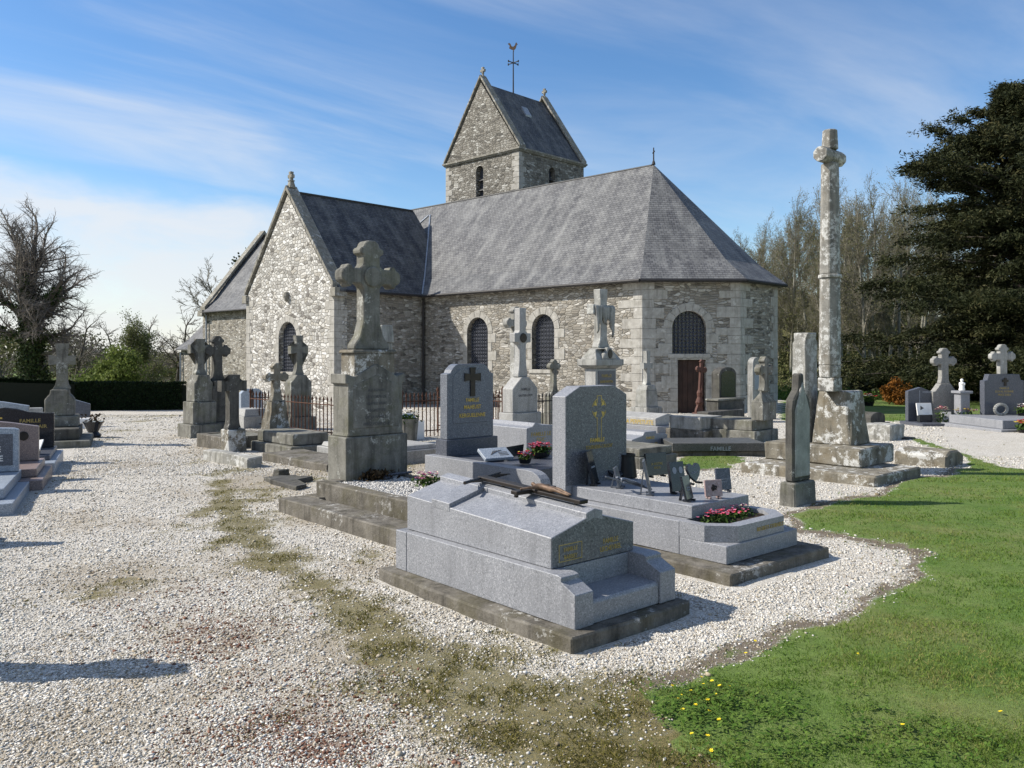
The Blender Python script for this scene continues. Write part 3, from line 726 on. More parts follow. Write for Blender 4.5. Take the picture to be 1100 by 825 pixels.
# ------------------------------------------------------------------ church
CH = Fr(O=(5.03, 32.0, 0.0), t=-43.7)       # local x runs east along the south wall, y runs north, corner of the choir at 0
def church():
    root = thing('church', 'old rubble stone church with slate roofs, saddleback tower and canted east end', 'church', CH.O, CH.t)
    EZ, B = 4.78, -3.2
    plan = [(-36, 0), (0, 0), (2.69, 2.69), (2.69, 5.83), (0, 8.52), (-36, 8.52)]
    S0 = math.sqrt(.5)
    def cutter(mtx, w, h, d0=-.3, d1=.42, z0=0.0, rect=False):
        bm = new(); pxz(bm, arch(w, h, 0 if rect else 14, z0), d0, d1); bmesh.ops.transform(bm, matrix=mtx, verts=bm.verts)
        return obj('cut', bm, None, root)
    def arch(w, h, n=14, z0=0.0):
        if n == 0: return [(-w/2, z0), (w/2, z0), (w/2, h), (-w/2, h)]
        r = w/2
        return [(-r, z0), (r, z0)]+[(r*math.cos(math.pi*i/n), h-r+r*math.sin(math.pi*i/n)) for i in range(n+1)]
    def face(x, y, ang): return Matrix.Translation((x, y, 0)) @ Matrix.Rotation(R(ang), 4, 'Z')
    def part(name, bm, mat, par=root, mtx=None, uv=True, bev=0, label=None):
        if mtx is not None: bmesh.ops.transform(bm, matrix=mtx, verts=bm.verts)
        return obj(name, bm, mat, par, uv=uv, bev=bev, label=label)

    # openings: measured along each wall
    South = Fr(O=CH.O, t=-43.7); East1 = Fr(O=CH.O, t=-43.7+45); Gab = Fr(O=CH.W(-13.0, -5.23), t=-43.7)
    ops = []
    for (u0, u1, vt, vb) in ((502, 524.3, 341, 398), (571.5, 595.6, 337.5, 397)):
        x0, x1 = South.wx(u0), South.wx(u1); xm = (x0+x1)/2
        ops.append(('nave', face(xm, 0, 0), x1-x0, South.hz(vb, xm), South.hz(vt, xm)))
    x0, x1 = East1.wx(722), East1.wx(758.5); xm = (x0+x1)/2
    apse = ('nave', face(xm*S0, xm*S0, 45), x1-x0, East1.hz(380, xm), East1.hz(334, xm))
    xd0, xd1 = East1.wx(728), East1.wx(758); xd = (xd0+xd1)/2
    doorM = face(xd*S0, xd*S0, 45); dw = xd1-xd0; dh = East1.hz(386.5, xd); dz0 = gz(*(CH.O+East1.b*xd).xy)-.05
    x0, x1 = Gab.wx(299.6), Gab.wx(318.7); xm = (x0+x1)/2
    gab = ('trans', face(-13+xm, -5.23, 0), x1-x0, Gab.hz(399.5, xm), Gab.hz(345.6, xm))

    # walls
    bm = new(); pxy(bm, plan, B, EZ); nave = part('nave_wall', bm, M['wall_nave'])
    cs = [cutter(m, w, zt, z0=zb) for _, m, w, zb, zt in ops+[apse]]+[cutter(doorM, dw, dh, z0=dz0, rect=True)]
    boolcut(nave, cs)
    bm = new(); pxz(bm, [(-20.83, B), (-13.0, B), (-13.0, EZ-.02), (-16.915, 9.55), (-20.83, EZ-.02)], -5.23, -4.55)
    gw = part('transept_gable_wall', bm, M['wall_gable']); boolcut(gw, [cutter(gab[1], gab[2], gab[4], z0=gab[3])])
    bm = new(); box(bm, -20.80, -13.03, -4.55, 0.3, B, EZ-.03); part('transept_side_wall', bm, M['wall_nave'])
    TX0, TX1, TY0, TY1 = -19.5, -13.37, 7.28, 13.06
    TS = 13.3
    # tower
    bm = new(); box(bm, TX0, TX1, TY0, TY1, 0, TS); tw = part('tower_wall', bm, M['wall_tower'])
    tf = Fr(O=CH.W(TX1, TY0), t=-43.7); te = Fr(O=CH.W(TX1, TY0), t=46.3)
    xa = (tf.wx(511)+tf.wx(519.5))/2; xe = (te.wx(590)+te.wx(596))/2
    sl = [(face(TX1+xa, TY0, 0), .62, 9.6, tf.hz(178, xa)), (face(TX1, TY0+xe, 90), .55, 10.2, te.hz(180, xe))]
    boolcut(tw, [cutter(m, w, zt, z0=zb) for m, w, zb, zt in sl])
    for m, w, zb, zt in sl:
        bm = new()
        pxz(bm, arch(w-.02, zt-.01, 14, zb+.02), .34, .38); o = part('belfry_opening', bm, M['lead'], mtx=m)
        for k in range(5):
            z = zb+.3+k*(zt-zb-.5)/5; bm = new()
            solid(bm, [(-w/2, .12, z-.1), (w/2, .12, z-.1), (w/2, .33, z+.05), (-w/2, .33, z+.05)], [(-w/2, .12, z-.07), (w/2, .12, z-.07), (w/2, .33, z+.08), (-w/2, .33, z+.08)])
            part('louvre', bm, M['slate_dark'], o, mtx=m)
    bm = new()
    taper(bm, TX0-.08, TX1+.08, TY0-.08, TY1+.08, TS, TS+.10, -.06); box(bm, TX0-.17, TX1+.17, TY0-.17, TY1+.17, TS+.102, TS+.2)
    part('tower_string_course', bm, M['coping'])
    AZ = 17.82; xm = (TX0+TX1)/2
    for y0, y1, sgn in ((TY0, TY0+.55, -1), (TY1-.55, TY1, 1)):
        bm = new(); pxz(bm, [(TX0, TS+.202), (TX1, TS+.202), (xm, AZ)], y0, y1); part('tower_gable', bm, M['wall_tower'])
        yc0, yc1 = (y0-.1, y0+.42) if sgn < 0 else (y1-.42, y1+.1)
        bm = new()
        for s_ in (-1, 1):
            xe_ = xm+s_*(xm-TX0+.15); n = 7
            for i in range(n):      # coping stones laid up the slope
                f0, f1 = i/n, (i+1)/n-.004
                P = lambda f, off: (xe_+(xm-xe_)*f, TS+.16+(AZ-TS+.12)*f+off)
                a0, a1, b1, b0 = P(f0, .0), P(f1, .0), P(f1, .19), P(f0, .19)
                pxz(bm, [a0, a1, b1, b0], yc0, yc1)
        part('tower_gable_coping', bm, M['coping'], bev=.015)
        bm = new(); ym = (yc0+yc1)/2
        taper(bm, xm-.16, xm+.16, ym-.16, ym+.16, AZ+.24, AZ+.44, .07); tube(bm, (xm, ym, AZ+.42), (xm, ym, AZ+.55), .08, .06, 8)
        pts = [(-.06, 0), (.06, 0), (.07, .14), (.2, .12), (.22, .3), (.08, .3), (.1, .46), (-.1, .46), (-.08, .3), (-.22, .3), (-.2, .12), (-.07, .14)]
        pxz(bm, [(xm+a*.85, AZ+.54+b*.85) for a, b in pts], ym-.07, ym+.07); part('tower_finial', bm, M['coping'], bev=.015)
    bm = new()
    for s_ in (-1, 1):
        xe_ = xm+s_*(xm-TX0+.12)
        pxz(bm, [(xe_, TS+.21), (xm, AZ-.12+.14), (xm, AZ-.3), (xe_-s_*.25, TS+.21)], TY0+.3, TY1-.3)
    part('tower_roof', bm, M['slate_dark'])
    bm = new(); xh = xm+1.05; zh = TS+.21+(AZ+.02-TS-.21)*(1-(1.05)/(TX1-xm+.12))
    solid(bm, [(xh-.16, TY0+2.5, zh-.1+.27), (xh+.2, TY0+2.5, zh-.1-.28), (xh+.2, TY0+3.0, zh-.1-.28), (xh-.16, TY0+3.0, zh-.1+.27)],
          [(xh-.12, TY0+2.5, zh+.36), (xh+.24, TY0+2.5, zh-.2), (xh+.24, TY0+3.0, zh-.2), (xh-.12, TY0+3.0, zh+.36)])
    part('roof_hatch', bm, M['zinc'])
    # weather vane on the tower ridge
    ym = TY0+2.75
    bm = new(); tube(bm, (xm, ym, AZ-.1), (xm, ym, AZ+2.55), .045, .03, 8); tube(bm, (xm, ym-.42, AZ+1.85), (xm, ym+.42, AZ+1.85), .03, n=6); tube(bm, (xm-.42, ym, AZ+1.85), (xm+.42, ym, AZ+1.85), .03, n=6)
    for q in ((0, .42), (0, -.42), (.42, 0), (-.42, 0)):
        tube(bm, (xm+q[0], ym+q[1], AZ+1.79), (xm+q[0], ym+q[1], AZ+1.91), .04, n=6)
    va = part('weather_vane', bm, M['irondark'], uv=False)
    cock = [(-.30, .10), (-.16, .02), (-.02, -.04), (.0, -.16), (.05, -.16), (.05, -.04), (.17, .05), (.22, .2), (.26, .34), (.34, .33), (.27, .42), (.24, .50), (.17, .46), (.12, .3), (.0, .2), (-.12, .24), (-.2, .42), (-.3, .5), (-.4, .42), (-.32, .36), (-.26, .26)]
    bm = new(); pxz(bm, [(a, b) for a, b in cock], -.02, .02)
    bmesh.ops.transform(bm, matrix=Matrix.Translation((xm, ym, AZ+2.66)) @ Matrix.Rotation(R(35), 4, 'Z') @ Matrix.Scale(.85, 4), verts=bm.verts)
    part('weathercock', bm, M['brass'], va, uv=False)

    # roofs; each slope kicks out a little over the eaves
    def roofmesh(name, eave, ridge, mat, ez, thick=.10, kick=.2, kz=.78, label=None):
        """eave: ring of (x,y); ridge: matching (x,y,z) for each eave point"""
        bm = new(); n = len(eave)
        e = [bm.verts.new((x, y, ez)) for x, y in eave]
        eb = [bm.verts.new((x, y, ez-thick)) for x, y in eave]
        k = []; tops = {}
        for (x, y), (rx, ry, rz) in zip(eave, ridge):
            k.append(bm.verts.new((x+(rx-x)*kick, y+(ry-y)*kick, ez+(rz-ez)*kick*kz)))
            tops.setdefault((rx, ry), bm.verts.new((rx, ry, rz)) if (rx, ry) not in tops else tops[(rx, ry)])
        tv = [tops[(r[0], r[1])] for r in ridge]
        for i in range(n):
            j = (i+1) % n
            bm.faces.new((e[i], e[j], k[j], k[i]))
            bm.faces.new((k[i], k[j], tv[j], tv[i]) if tv[i] != tv[j] else (k[i], k[j], tv[i]))
            bm.faces.new((eb[i], eb[j], e[j], e[i]))
        bm.faces.new(eb[::-1])
        return part(name, bm, mat, label=label)
    o = .34; RZ = 10.28; ax = -2.35; ym = 4.26
    c1, c2 = (2.69+o, 2.69-.141*0+0), (2.69+o, 5.83)
    k = o*math.tan(R(22.5))
    eave = [(-36, -o), (k, -o), (2.69+o, 2.69-k), (2.69+o, 5.83+k), (k, 8.52+o), (-36, 8.52+o)]
    ridge = [(-36, ym, RZ), (ax, ym, RZ), (ax, ym, RZ), (ax, ym, RZ), (ax, ym, RZ), (-36, ym, RZ)]
    roofmesh('nave_roof', eave, ridge, M['slate'], EZ)
    EY = -5.1
    te_, tw_ = -13.0+.3, -20.83-.3; xm = -16.915; TRZ = 9.72; yb = 2.6
    roofmesh('transept_roof', [(tw_, EY), (te_, EY), (te_, yb), (tw_, yb)], [(xm, EY, TRZ), (xm, EY, TRZ), (xm, yb, TRZ), (xm, yb, TRZ)], M['slate_dark'], EZ+.02)
    # valleys where the transept roof meets the nave roof: follow the two slopes
    def slope_z(f, H): return f*H*.78 if f <= .2 else .156*H+(f-.2)/.8*H*.844
    def nave_z(y): return EZ+slope_z(min(1, (y+o)/(ym+o)), RZ-EZ)
    def tr_z(x): return EZ+.02+slope_z(min(1, max(0, 1-(abs(x-xm))/(te_-xm))), TRZ-EZ-.02)
    for sgn in (1, -1):
        pts = []
        for i in range(25):
            x = xm+sgn*(te_-xm)*(1-i/24*.985)
            z = tr_z(x); lo_, hi_ = -o, ym
            for _ in range(40):
                m_ = .5*(lo_+hi_)
                if nave_z(m_) < z: lo_ = m_
                else: hi_ = m_
            pts.append(Vector((x, lo_, z)))
        bm = new()
        for a, b in zip(pts, pts[1:]):
            tube(bm, a+Vector((0, -.02, .02)), b+Vector((0, -.02, .02)), .045, n=6)
        part('valley_flashing', bm, M['zinc'], uv=False)
    bm = new(); tube(bm, (-36, ym, RZ-.01), (ax-.1, ym, RZ-.03), .06, n=8); part('nave_ridge', bm, M['slate'], uv=False)
    bm = new(); tube(bm, (xm, EY+.4, TRZ+.01), (xm, yb-.1, TRZ+.01), .07, n=8); part('transept_ridge', bm, M['slate_dark'], uv=False)
    # iron cross where the hip meets the ridge
    bm = new(); tube(bm, (ax, ym, RZ-.05), (ax, ym, RZ+.75), .035, .025, 8); tube(bm, (ax-.13, ym+.13, RZ+.55), (ax+.13, ym-.13, RZ+.55), .03, n=6); lathe(bm, [(.09, RZ), (.06, RZ+.12), (.03, RZ+.2)], 8, (ax, ym))
    part('ridge_cross', bm, M['irondark'], uv=False)
    # coped gables: transept south, nave west
    def coping(name, xm, xe, y0, y1, zb, zt, mirror, n=8, th=.24, mtx=None):
        bm = new()
        for s_ in mirror:
            x_e = xm+s_*xe
            for i in range(n):
                P = lambda f, off: (x_e+(xm-x_e)*f, zb+(zt-zb)*f+off)
                f0, f1 = i/n, (i+1)/n-(.004 if i < n-1 else 0)
                if i == n-1: f1 = 1.0-(.001)
                pxz(bm, [P(f0, 0), P(f1, 0), P(f1, th), P(f0, th)], y0, y1)
            taper(bm, x_e-.22, x_e+.22, y0-.03, y1+.03, zb-.42, zb-.02, .02)     # kneeler
        return part(name, bm, M['coping'], mtx=mtx, bev=.012)
    coping('transept_coping', -16.915, 3.96, -5.34, -4.72, EZ+.12, 9.78, (1, -1), 9)
    bm = new(); fx, fy, fz = -16.915, -5.03, 9.9
    taper(bm, fx-.17, fx+.17, fy-.17, fy+.17, fz, fz+.32, .07); taper(bm, fx-.12, fx+.12, fy-.12, fy+.12, fz+.32, fz+.38, -.02)
    pts = [(-.06, 0), (.06, 0), (.07, .12), (.17, .1), (.19, .27), (.08, .27), (.1, .42), (-.1, .42), (-.08, .27), (-.19, .27), (-.17, .1), (-.07, .12)]
    pxz(bm, [(fx+a, fz+.38+b) for a, b in pts], fy-.09, fy+.09); part('gable_finial', bm, M['coping'], bev=.015)
    W = Matrix.Translation((-36, ym, 0)) @ Matrix.Rotation(R(90), 4, 'Z')
    coping('west_gable_coping', 0, 4.5, -.3, .35, EZ+.1, RZ+.28, (1, -1), 9, mtx=W)
    bm = new(); pxz(bm, [(-4.26, B), (4.26, B), (4.26, EZ), (0, RZ+.2), (-4.26, EZ)], -.02, .5); part('west_gable_wall', bm, M['wall_nave'], mtx=W)
    # west porch
    bm = new(); box(bm, -40.0, -36.02, .07, 8.4, -4, 2.2); pw = part('porch_wall', bm, M['wall_nave'])
    pm = face(-37.25, .07, 0); boolcut(pw, [cutter(pm, 1.5, 1.25, z0=-1.9)])
    bm = new(); pxz(bm, arch(1.46, 1.23, 14, -1.9), .34, .38); part('porch_door', bm, M['door'], mtx=pm)
    bm = new(); pxz(bm, [(-.9, -2), (-.75, -2), (-.75, .5)]+[(.75*math.cos(math.pi*(1-i/12)), .5+.75*math.sin(math.pi*(1-i/12))) for i in range(1, 12)]+[(.75, .5), (.75, -2), (.97, -2), (.97, .5)]+[(.98*math.cos(math.pi*i/12), .5+.98*math.sin(math.pi*i/12)) for i in range(1, 12)]+[(-.98, .5), (-.9, .4)], -.03, .2)
    part('porch_arch', bm, M['quoin'], mtx=pm)
    roofmesh('porch_roof', [(-40.25, -.22), (-36.32, -.22), (-36.32, 8.7), (-40.25, 8.7)], [(-40.25, 4.25, 6.4), (-36.32, 4.25, 6.4), (-36.32, 4.25, 6.4), (-40.25, 4.25, 6.4)], M['slate'], 2.25)

    # quoins
    rq = random.Random(3)
    def quoins(x, y, a0, a1, z0, z1, e=.018, wl=(.62, .34), ch=.36):
        """corner between a wall arriving along direction a0 and one leaving along a1 (degrees)"""
        d0 = Vector((math.cos(R(a0+180)), math.sin(R(a0+180)))); d1 = Vector((math.cos(R(a1)), math.sin(R(a1))))
        n0 = Vector((math.sin(R(a0)), -math.cos(R(a0)))); n1 = Vector((math.sin(R(a1)), -math.cos(R(a1))))
        c = Vector((x, y)); mi = (n0+n1).normalized(); mi = mi*(e/ mi.dot(n0)); bm = new(); z = z0; i = 0
        while z < z1-.05:
            h = min(z1-z, ch*rq.uniform(.8, 1.2)); la, lb = (wl if i % 2 else wl[::-1]); la *= rq.uniform(.85, 1.2); lb *= rq.uniform(.85, 1.2)
            P = [c+d0*la-n0*.04, c+d0*la+n0*e, c+mi, c+d1*lb+n1*e, c+d1*lb-n1*.04, c-mi*2.5]
            pxy(bm, [(p.x, p.y) for p in P], z+.006, z+h-.006); z += h; i += 1
        return part('quoins', bm, M['quoin'], bev=.006)
    quoins(0, 0, 0, 45, -.9, EZ-.12, wl=(.95, .45)); quoins(2.69, 2.69, 45, 90, -.9, EZ-.12, wl=(.9, .42)); quoins(2.69, 5.83, 90, 135, -.9, EZ-.12)
    quoins(-13.0, -5.23, 0, 90, -1.2, EZ-.1, wl=(.6, .36)); quoins(-20.83, -5.23, -90, 0, -2, EZ-.1, wl=(.6, .36))
    quoins(TX1, TY0, 0, 90, 8, TS-.01, wl=(.5, .3), ch=.3); quoins(TX0, TY0, -90, 0, 8, TS-.01, wl=(.5, .3), ch=.3)

    # windows
    def window(m, w, zb, zt, lunette=False, label=None):
        bm = new(); pxz(bm, arch(w-.01, zt-.005, 18, zb+.005), .27, .3); g = part('window', bm, M['glass'], mtx=m, uv=False)
        r = w/2; zs = zt-r; bm = new()
        st = .17 if not lunette else .15
        nx = int(w/st); nz_ = int((zt-zb)/st)
        inside = lambda x, z: (z < zs and abs(x) < r) or (x*x+(z-zs)**2 < r*r)
        for i in range(1, nx+1):
            x = -r+i*w/(nx+1); top = zs+math.sqrt(max(0, r*r-x*x)); box(bm, x-.012, x+.012, .20, .222, zb, top)
        for i in range(1, nz_+1):
            z = zb+i*(zt-zb)/(nz_+1); hw = r if z < zs else math.sqrt(max(0, r*r-(z-zs)**2)); box(bm, -hw, hw, .176, .199, z-.012, z+.012)
        part('grille', bm, M['lead'], g, mtx=m, uv=False)
        bm = new()      # small scroll rings filling the bays of the grille, in front of pale cames
        for i in range(nx+1):
            for j in range(nz_+1):
                x = -r+(i+.5)*w/(nx+1); z = zb+(j+.5)*(zt-zb)/(nz_+1); q = .055
                if not (inside(x-q, z+q) and inside(x+q, z+q)): continue
                for a in range(8):
                    t0, t1 = a*math.pi/4, (a+1)*math.pi/4
                    tube(bm, (x+q*math.cos(t0), .235, z+q*math.sin(t0)), (x+q*math.cos(t1), .235, z+q*math.sin(t1)), .011, n=4)
        part('lead_cames', bm, M['leadlite'], g, mtx=m, uv=False)
        bm = new(); e = -.02; n = 7 if not lunette else 9; th = .30
        for i in range(n):      # voussoirs
            a0, a1 = math.pi*i/n+.008, math.pi*(i+1)/n-.008; t2 = th*rq.uniform(.9, 1.15)
            pts = [(r*math.cos(a0), zs+r*math.sin(a0)), ((r+t2)*math.cos(a0), zs+(r+t2)*math.sin(a0)), ((r+t2)*math.cos((a0+a1)/2), zs+(r+t2)*math.sin((a0+a1)/2)), ((r+t2)*math.cos(a1), zs+(r+t2)*math.sin(a1)), (r*math.cos(a1), zs+r*math.sin(a1)), (r*math.cos((a0+a1)/2), zs+r*math.sin((a0+a1)/2))]
            pxz(bm, pts, e, .16)
        z = zb; i = 0
        while z < zs-.02:
            h = min(.42*rq.uniform(.85, 1.15), zs-z)
            for s_ in (-1, 1):
                l = (.26 if (i+(s_ > 0)) % 2 else .52)*rq.uniform(.9, 1.15)
                box(bm, *(sorted((s_*r, s_*(r+l)))), e, .16, z+.006, z+h-.006)
            z += h; i += 1
        box(bm, -r-.16, r+.16, -.05, .24, zb-.16, zb-.002)
        part('stone_surround', bm, M['quoin'], g, mtx=m, uv=False, bev=.008)
    for q in ops: window(*q[1:])
    window(*gab[1:]); window(*apse[1:], lunette=True)
    # door in the canted wall
    bm = new()
    nb = 5
    for i in range(nb):
        x0 = -dw/2+.005+i*(dw-.01)/nb; box(bm, x0, x0+(dw-.01)/nb-.006, .2, .25, dz0, dh-.005)
    d = part('church_door', bm, M['door'], mtx=doorM, uv=False, bev=.004)
    bm = new(); box(bm, dw/2-.2, dw/2-.12, .17, .199, dz0+.95, dz0+1.1); tube(bm, (dw/2-.16, .17, dz0+1.02), (dw/2-.16, .13, dz0+1.02), .015); part('handle', bm, M['irondark'], d, mtx=doorM, uv=False)
    bm = new(); z = dz0; i = 0
    while z < dh-.02:
        h = min(.46*rq.uniform(.85, 1.15), dh-z)
        for s_ in (-1, 1):
            l = (.3 if (i+(s_ > 0)) % 2 else .6)*rq.uniform(.9, 1.1); box(bm, *(sorted((s_*dw/2, s_*(dw/2+l)))), -.02, .16, z+.006, z+h-.006)
        z += h; i += 1
    box(bm, -dw/2-.3, dw/2+.3, -.024, .17, dh+.004, apse[3]-.166); box(bm, -dw/2-.25, dw/2+.25, -.35, .2, dz0-.3, dz0-.002)
    part('door_surround', bm, M['quoin'], d, mtx=doorM, uv=False, bev=.008)
    # downpipes and gutters
    bm = new(); tube(bm, (-13.0+.14, -.14, -2), (-13.0+.14, -.14, EZ-.15), .055, n=8); part('downpipe', bm, M['irondark'], uv=False)
    bm = new(); tube(bm, (-35.7, -.14, -2.5), (-35.7, -.14, EZ-.3), .06, n=8); tube(bm, (-35.7, -.14, EZ-.3), (-35.7, -.36, EZ-.05), .06, n=8)
    part('downpipe', bm, M['zinc'], uv=False); bm = new(); tube(bm, (-39.8, -.06, -4), (-39.8, -.06, 2.0), .06, n=8)
    part('downpipe', bm, M['zinc'], uv=False)
    bm = new()
    pts = [(-36, -o), (k, -o), (2.69+o, 2.69-k), (2.69+o, 5.83+k)]
    for a, b in zip(pts, pts[1:]):
        if a[0] == -36:
            tube(bm, (-36, -o-.05, EZ-.07), (-21.0, -o-.05, EZ-.07), .065, n=8); part('gutter', bm, M['irondark'], uv=False); bm = new(); tube(bm, (-12.6, -o-.05, EZ-.07), (b[0], b[1]-.05, EZ-.07), .065, n=8)
        else: tube(bm, (*a, EZ-.07), (*b, EZ-.07), .065, n=8)
    part('gutter', bm, M['irondark'], uv=False); bm = new(); tube(bm, (te_+.04, EY+.3, EZ-.05), (te_+.04, -.4, EZ-.05), .06, n=8)
    part('gutter', bm, M['irondark'], uv=False)
    # carved head on the gable
    bm = new(); lathe(bm, [(.02, -.28), (.12, -.2), (.16, 0), (.12, .16), (.03, .22)], 10); hx = Gab.wx(309); hz_ = Gab.hz(318, hx)
    bmesh.ops.transform(bm, matrix=Matrix.Translation((-13+hx, -5.3, hz_)), verts=bm.verts); part('carved_corbel', bm, M['coping'], uv=False)
church()
# ------------------------------------------------------------------ trees
M['bark'] = m_bark('grey_brown_bark', (0.05, 0.042, 0.034), (0.13, 0.115, 0.095))
M['twig'] = m_plain('bare_twigs', (0.20, 0.182, 0.14), 0.9, var=.3, scale=2)
M['twig_oak'] = m_plain('oak_twigs', (0.17, 0.15, 0.13), 0.9, var=.3, scale=2)
M['palebark'] = m_bark('pale_mossy_bark', (0.12, 0.115, 0.09), (0.31, 0.30, 0.26))
M['ivy'] = m_leaf('ivy_leaves', [(0.016, 0.028, 0.010), (0.032, 0.05, 0.016), (0.06, 0.08, 0.026)], 0.4, 0.1)
M['yew'] = m_leaf('dark_conifer_sprays', [(0.012, 0.016, 0.007), (0.024, 0.030, 0.013), (0.042, 0.046, 0.019), (0.078, 0.070, 0.030)], 0.6, 0.08)
M['hedge'] = m_leaf('hedge_leaves', [(0.008, 0.016, 0.006), (0.016, 0.028, 0.010), (0.03, 0.045, 0.016)], 0.6, 0.1)
M['spring'] = m_leaf('young_spring_leaves', [(0.07, 0.10, 0.026), (0.14, 0.18, 0.045), (0.23, 0.27, 0.08)], 0.6, 0.35)
M['olive2'] = m_leaf('half_open_leaves', [(0.08, 0.095, 0.04), (0.145, 0.165, 0.06), (0.22, 0.24, 0.10)], 0.65, 0.3)
M['olive'] = m_leaf('olive_leaves', [(0.07, 0.075, 0.03), (0.13, 0.135, 0.05), (0.20, 0.195, 0.09)], 0.65, 0.2)
M['laurel'] = m_leaf('laurel_leaves', [(0.012, 0.022, 0.008), (0.03, 0.05, 0.016), (0.07, 0.095, 0.035)], 0.4, 0.15)
M['rusty'] = m_leaf('orange_spring_leaves', [(0.10, 0.045, 0.012), (0.24, 0.10, 0.022), (0.36, 0.16, 0.035)], 0.6, 0.25)
M['scrub'] = m_leaf('brown_undergrowth', [(0.045, 0.048, 0.022), (0.095, 0.095, 0.042), (0.145, 0.14, 0.065), (0.09, 0.13, 0.035)], 0.8, 0.15)

def seg_mesh(name, segs, k, mat, parent):
    S = np.array([(*a, *b, r0, r1) for a, b, r0, r1 in segs], float)
    a, b, r0, r1 = S[:, 0:3], S[:, 3:6], S[:, 6], S[:, 7]
    d = b-a; d /= np.maximum(1e-9, np.linalg.norm(d, axis=1))[:, None]
    ref = np.where((np.abs(d[:, 2]) < .9)[:, None], np.array([0, 0, 1.]), np.array([1., 0, 0]))
    u = np.cross(d, ref); u /= np.linalg.norm(u, axis=1)[:, None]; w = np.cross(d, u)
    an = np.arange(k)*2*np.pi/k
    ring = u[:, None, :]*np.cos(an)[None, :, None]+w[:, None, :]*np.sin(an)[None, :, None]
    V = np.concatenate([a[:, None]+ring*r0[:, None, None], (b+d*(r1*.3)[:, None])[:, None]+ring*r1[:, None, None]], 1).reshape(-1, 3)
    i = np.arange(k); j = (i+1) % k
    q = np.stack([i, j, j+k, i+k], 1)
    Fc = (q[None]+np.arange(len(S))[:, None, None]*2*k).reshape(-1, 4)
    return mesh_np(name, V, Fc, mat, parent, smooth=True)

def grow(rg, p, d, L, r, lev, P, out):
    """out[lev]: lists of segments; P: per level (children, length ratio, angle, wiggle, upward pull)"""
    nch, lr, ang, wig, up, nseg = P[lev]
    d = Vector(d); p = Vector(p); last = lev == len(P)-1
    kids = []
    for i in range(nseg):
        d = (d+Vector((rg.gauss(0, wig), rg.gauss(0, wig), rg.gauss(0, wig)+up))).normalized()
        q = p+d*(L/nseg); f0, f1 = i/nseg, (i+1)/nseg
        e = .25 if last else .42
        out[lev].append((tuple(p), tuple(q), r*(1-f0*(1-e)), r*(1-f1*(1-e))))
        if not last:
            n = nch/nseg
            n = int(n)+(rg.random() < n-int(n))
            if f1 > (.30 if lev == 0 else .12) or lev > 0:
                for _ in range(n): kids.append((p.lerp(q, rg.random()), d.copy(), f0))
        p = q
    if not last:
        for (kp, kd, f) in kids:
            ax = kd.cross(Vector((rg.gauss(0, 1), rg.gauss(0, 1), rg.gauss(0, 1)))).normalized()
            nd = Matrix.Rotation(ang*rg.uniform(.65, 1.25), 3, ax) @ kd
            grow(rg, kp, nd, L*lr*rg.uniform(.7, 1.15)*(1-.35*f), r*(1-.55*f)*(.48 if lev == 0 else .46), lev+1, P, out)
        grow(rg, p, d, L*lr*.8, r*.42, lev+1, P, out)

def bare_tree(name, label, cat, pos, seed, H, r, P, split=1, bark='bark', twig='twig', group=None, lean=(0, 0), minr=0.006, rot=0):
    rg = random.Random(seed); out = [[] for _ in P]
    grow(rg, (0, 0, -.3), (lean[0], lean[1], 1), H, r, 0, P, out)
    t = thing(name, label, cat, pos, rot, group)
    tr = [s for l in out[:split+1] for s in l]; cr = [(a, b, max(minr, x), max(minr*.8, y)) for l in out[split+1:] for a, b, x, y in l]
    seg_mesh('trunk', tr, 7, M[bark], t); seg_mesh('crown', cr, 3, M[twig], t)
    return t, out

def dup(root, loc, rot, label, scale=1.0, group=None):
    r = root.copy(); COL.objects.link(r); r.location = loc; r.rotation_euler = (0, 0, rot); r.scale = (scale,)*3
    if label: r["label"] = label
    if group: r["group"] = group
    for ch in list(root.children):
        c = ch.copy(); COL.objects.link(c); c.parent = r
        for g in ch.children:
            d = g.copy(); COL.objects.link(d); d.parent = c
    return r

def leaf_mesh(name, C, N, size, asp, mat, parent=None, shade=None, flat=None):
    """C centres (n,3), N outward directions or None, size (n,), quads shaped like a leaf"""
    n = len(C); nr = RNG.normal(0, 1, (n, 3))
    if N is not None: nr = nr*0.75+N
    nr /= np.linalg.norm(nr, axis=1)[:, None]
    t = RNG.normal(0, 1, (n, 3))
    if flat is not None: t = flat
    u = t-nr*np.sum(t*nr, 1)[:, None]; u /= np.maximum(1e-6, np.linalg.norm(u, axis=1))[:, None]; w = np.cross(nr, u)
    s = size[:, None]
    V = np.stack([C-u*s, C+w*s*asp-u*s*.1, C+u*s, C-w*s*asp-u*s*.1], 1).reshape(-1, 3)
    c = np.clip(RNG.normal(.5, .24, n) if shade is None else shade, 0, 1)
    return mesh_np(name, V, np.arange(n*4).reshape(-1, 4), mat, parent, col=np.repeat(np.repeat(c[:, None], 3, 1), 4, 0))

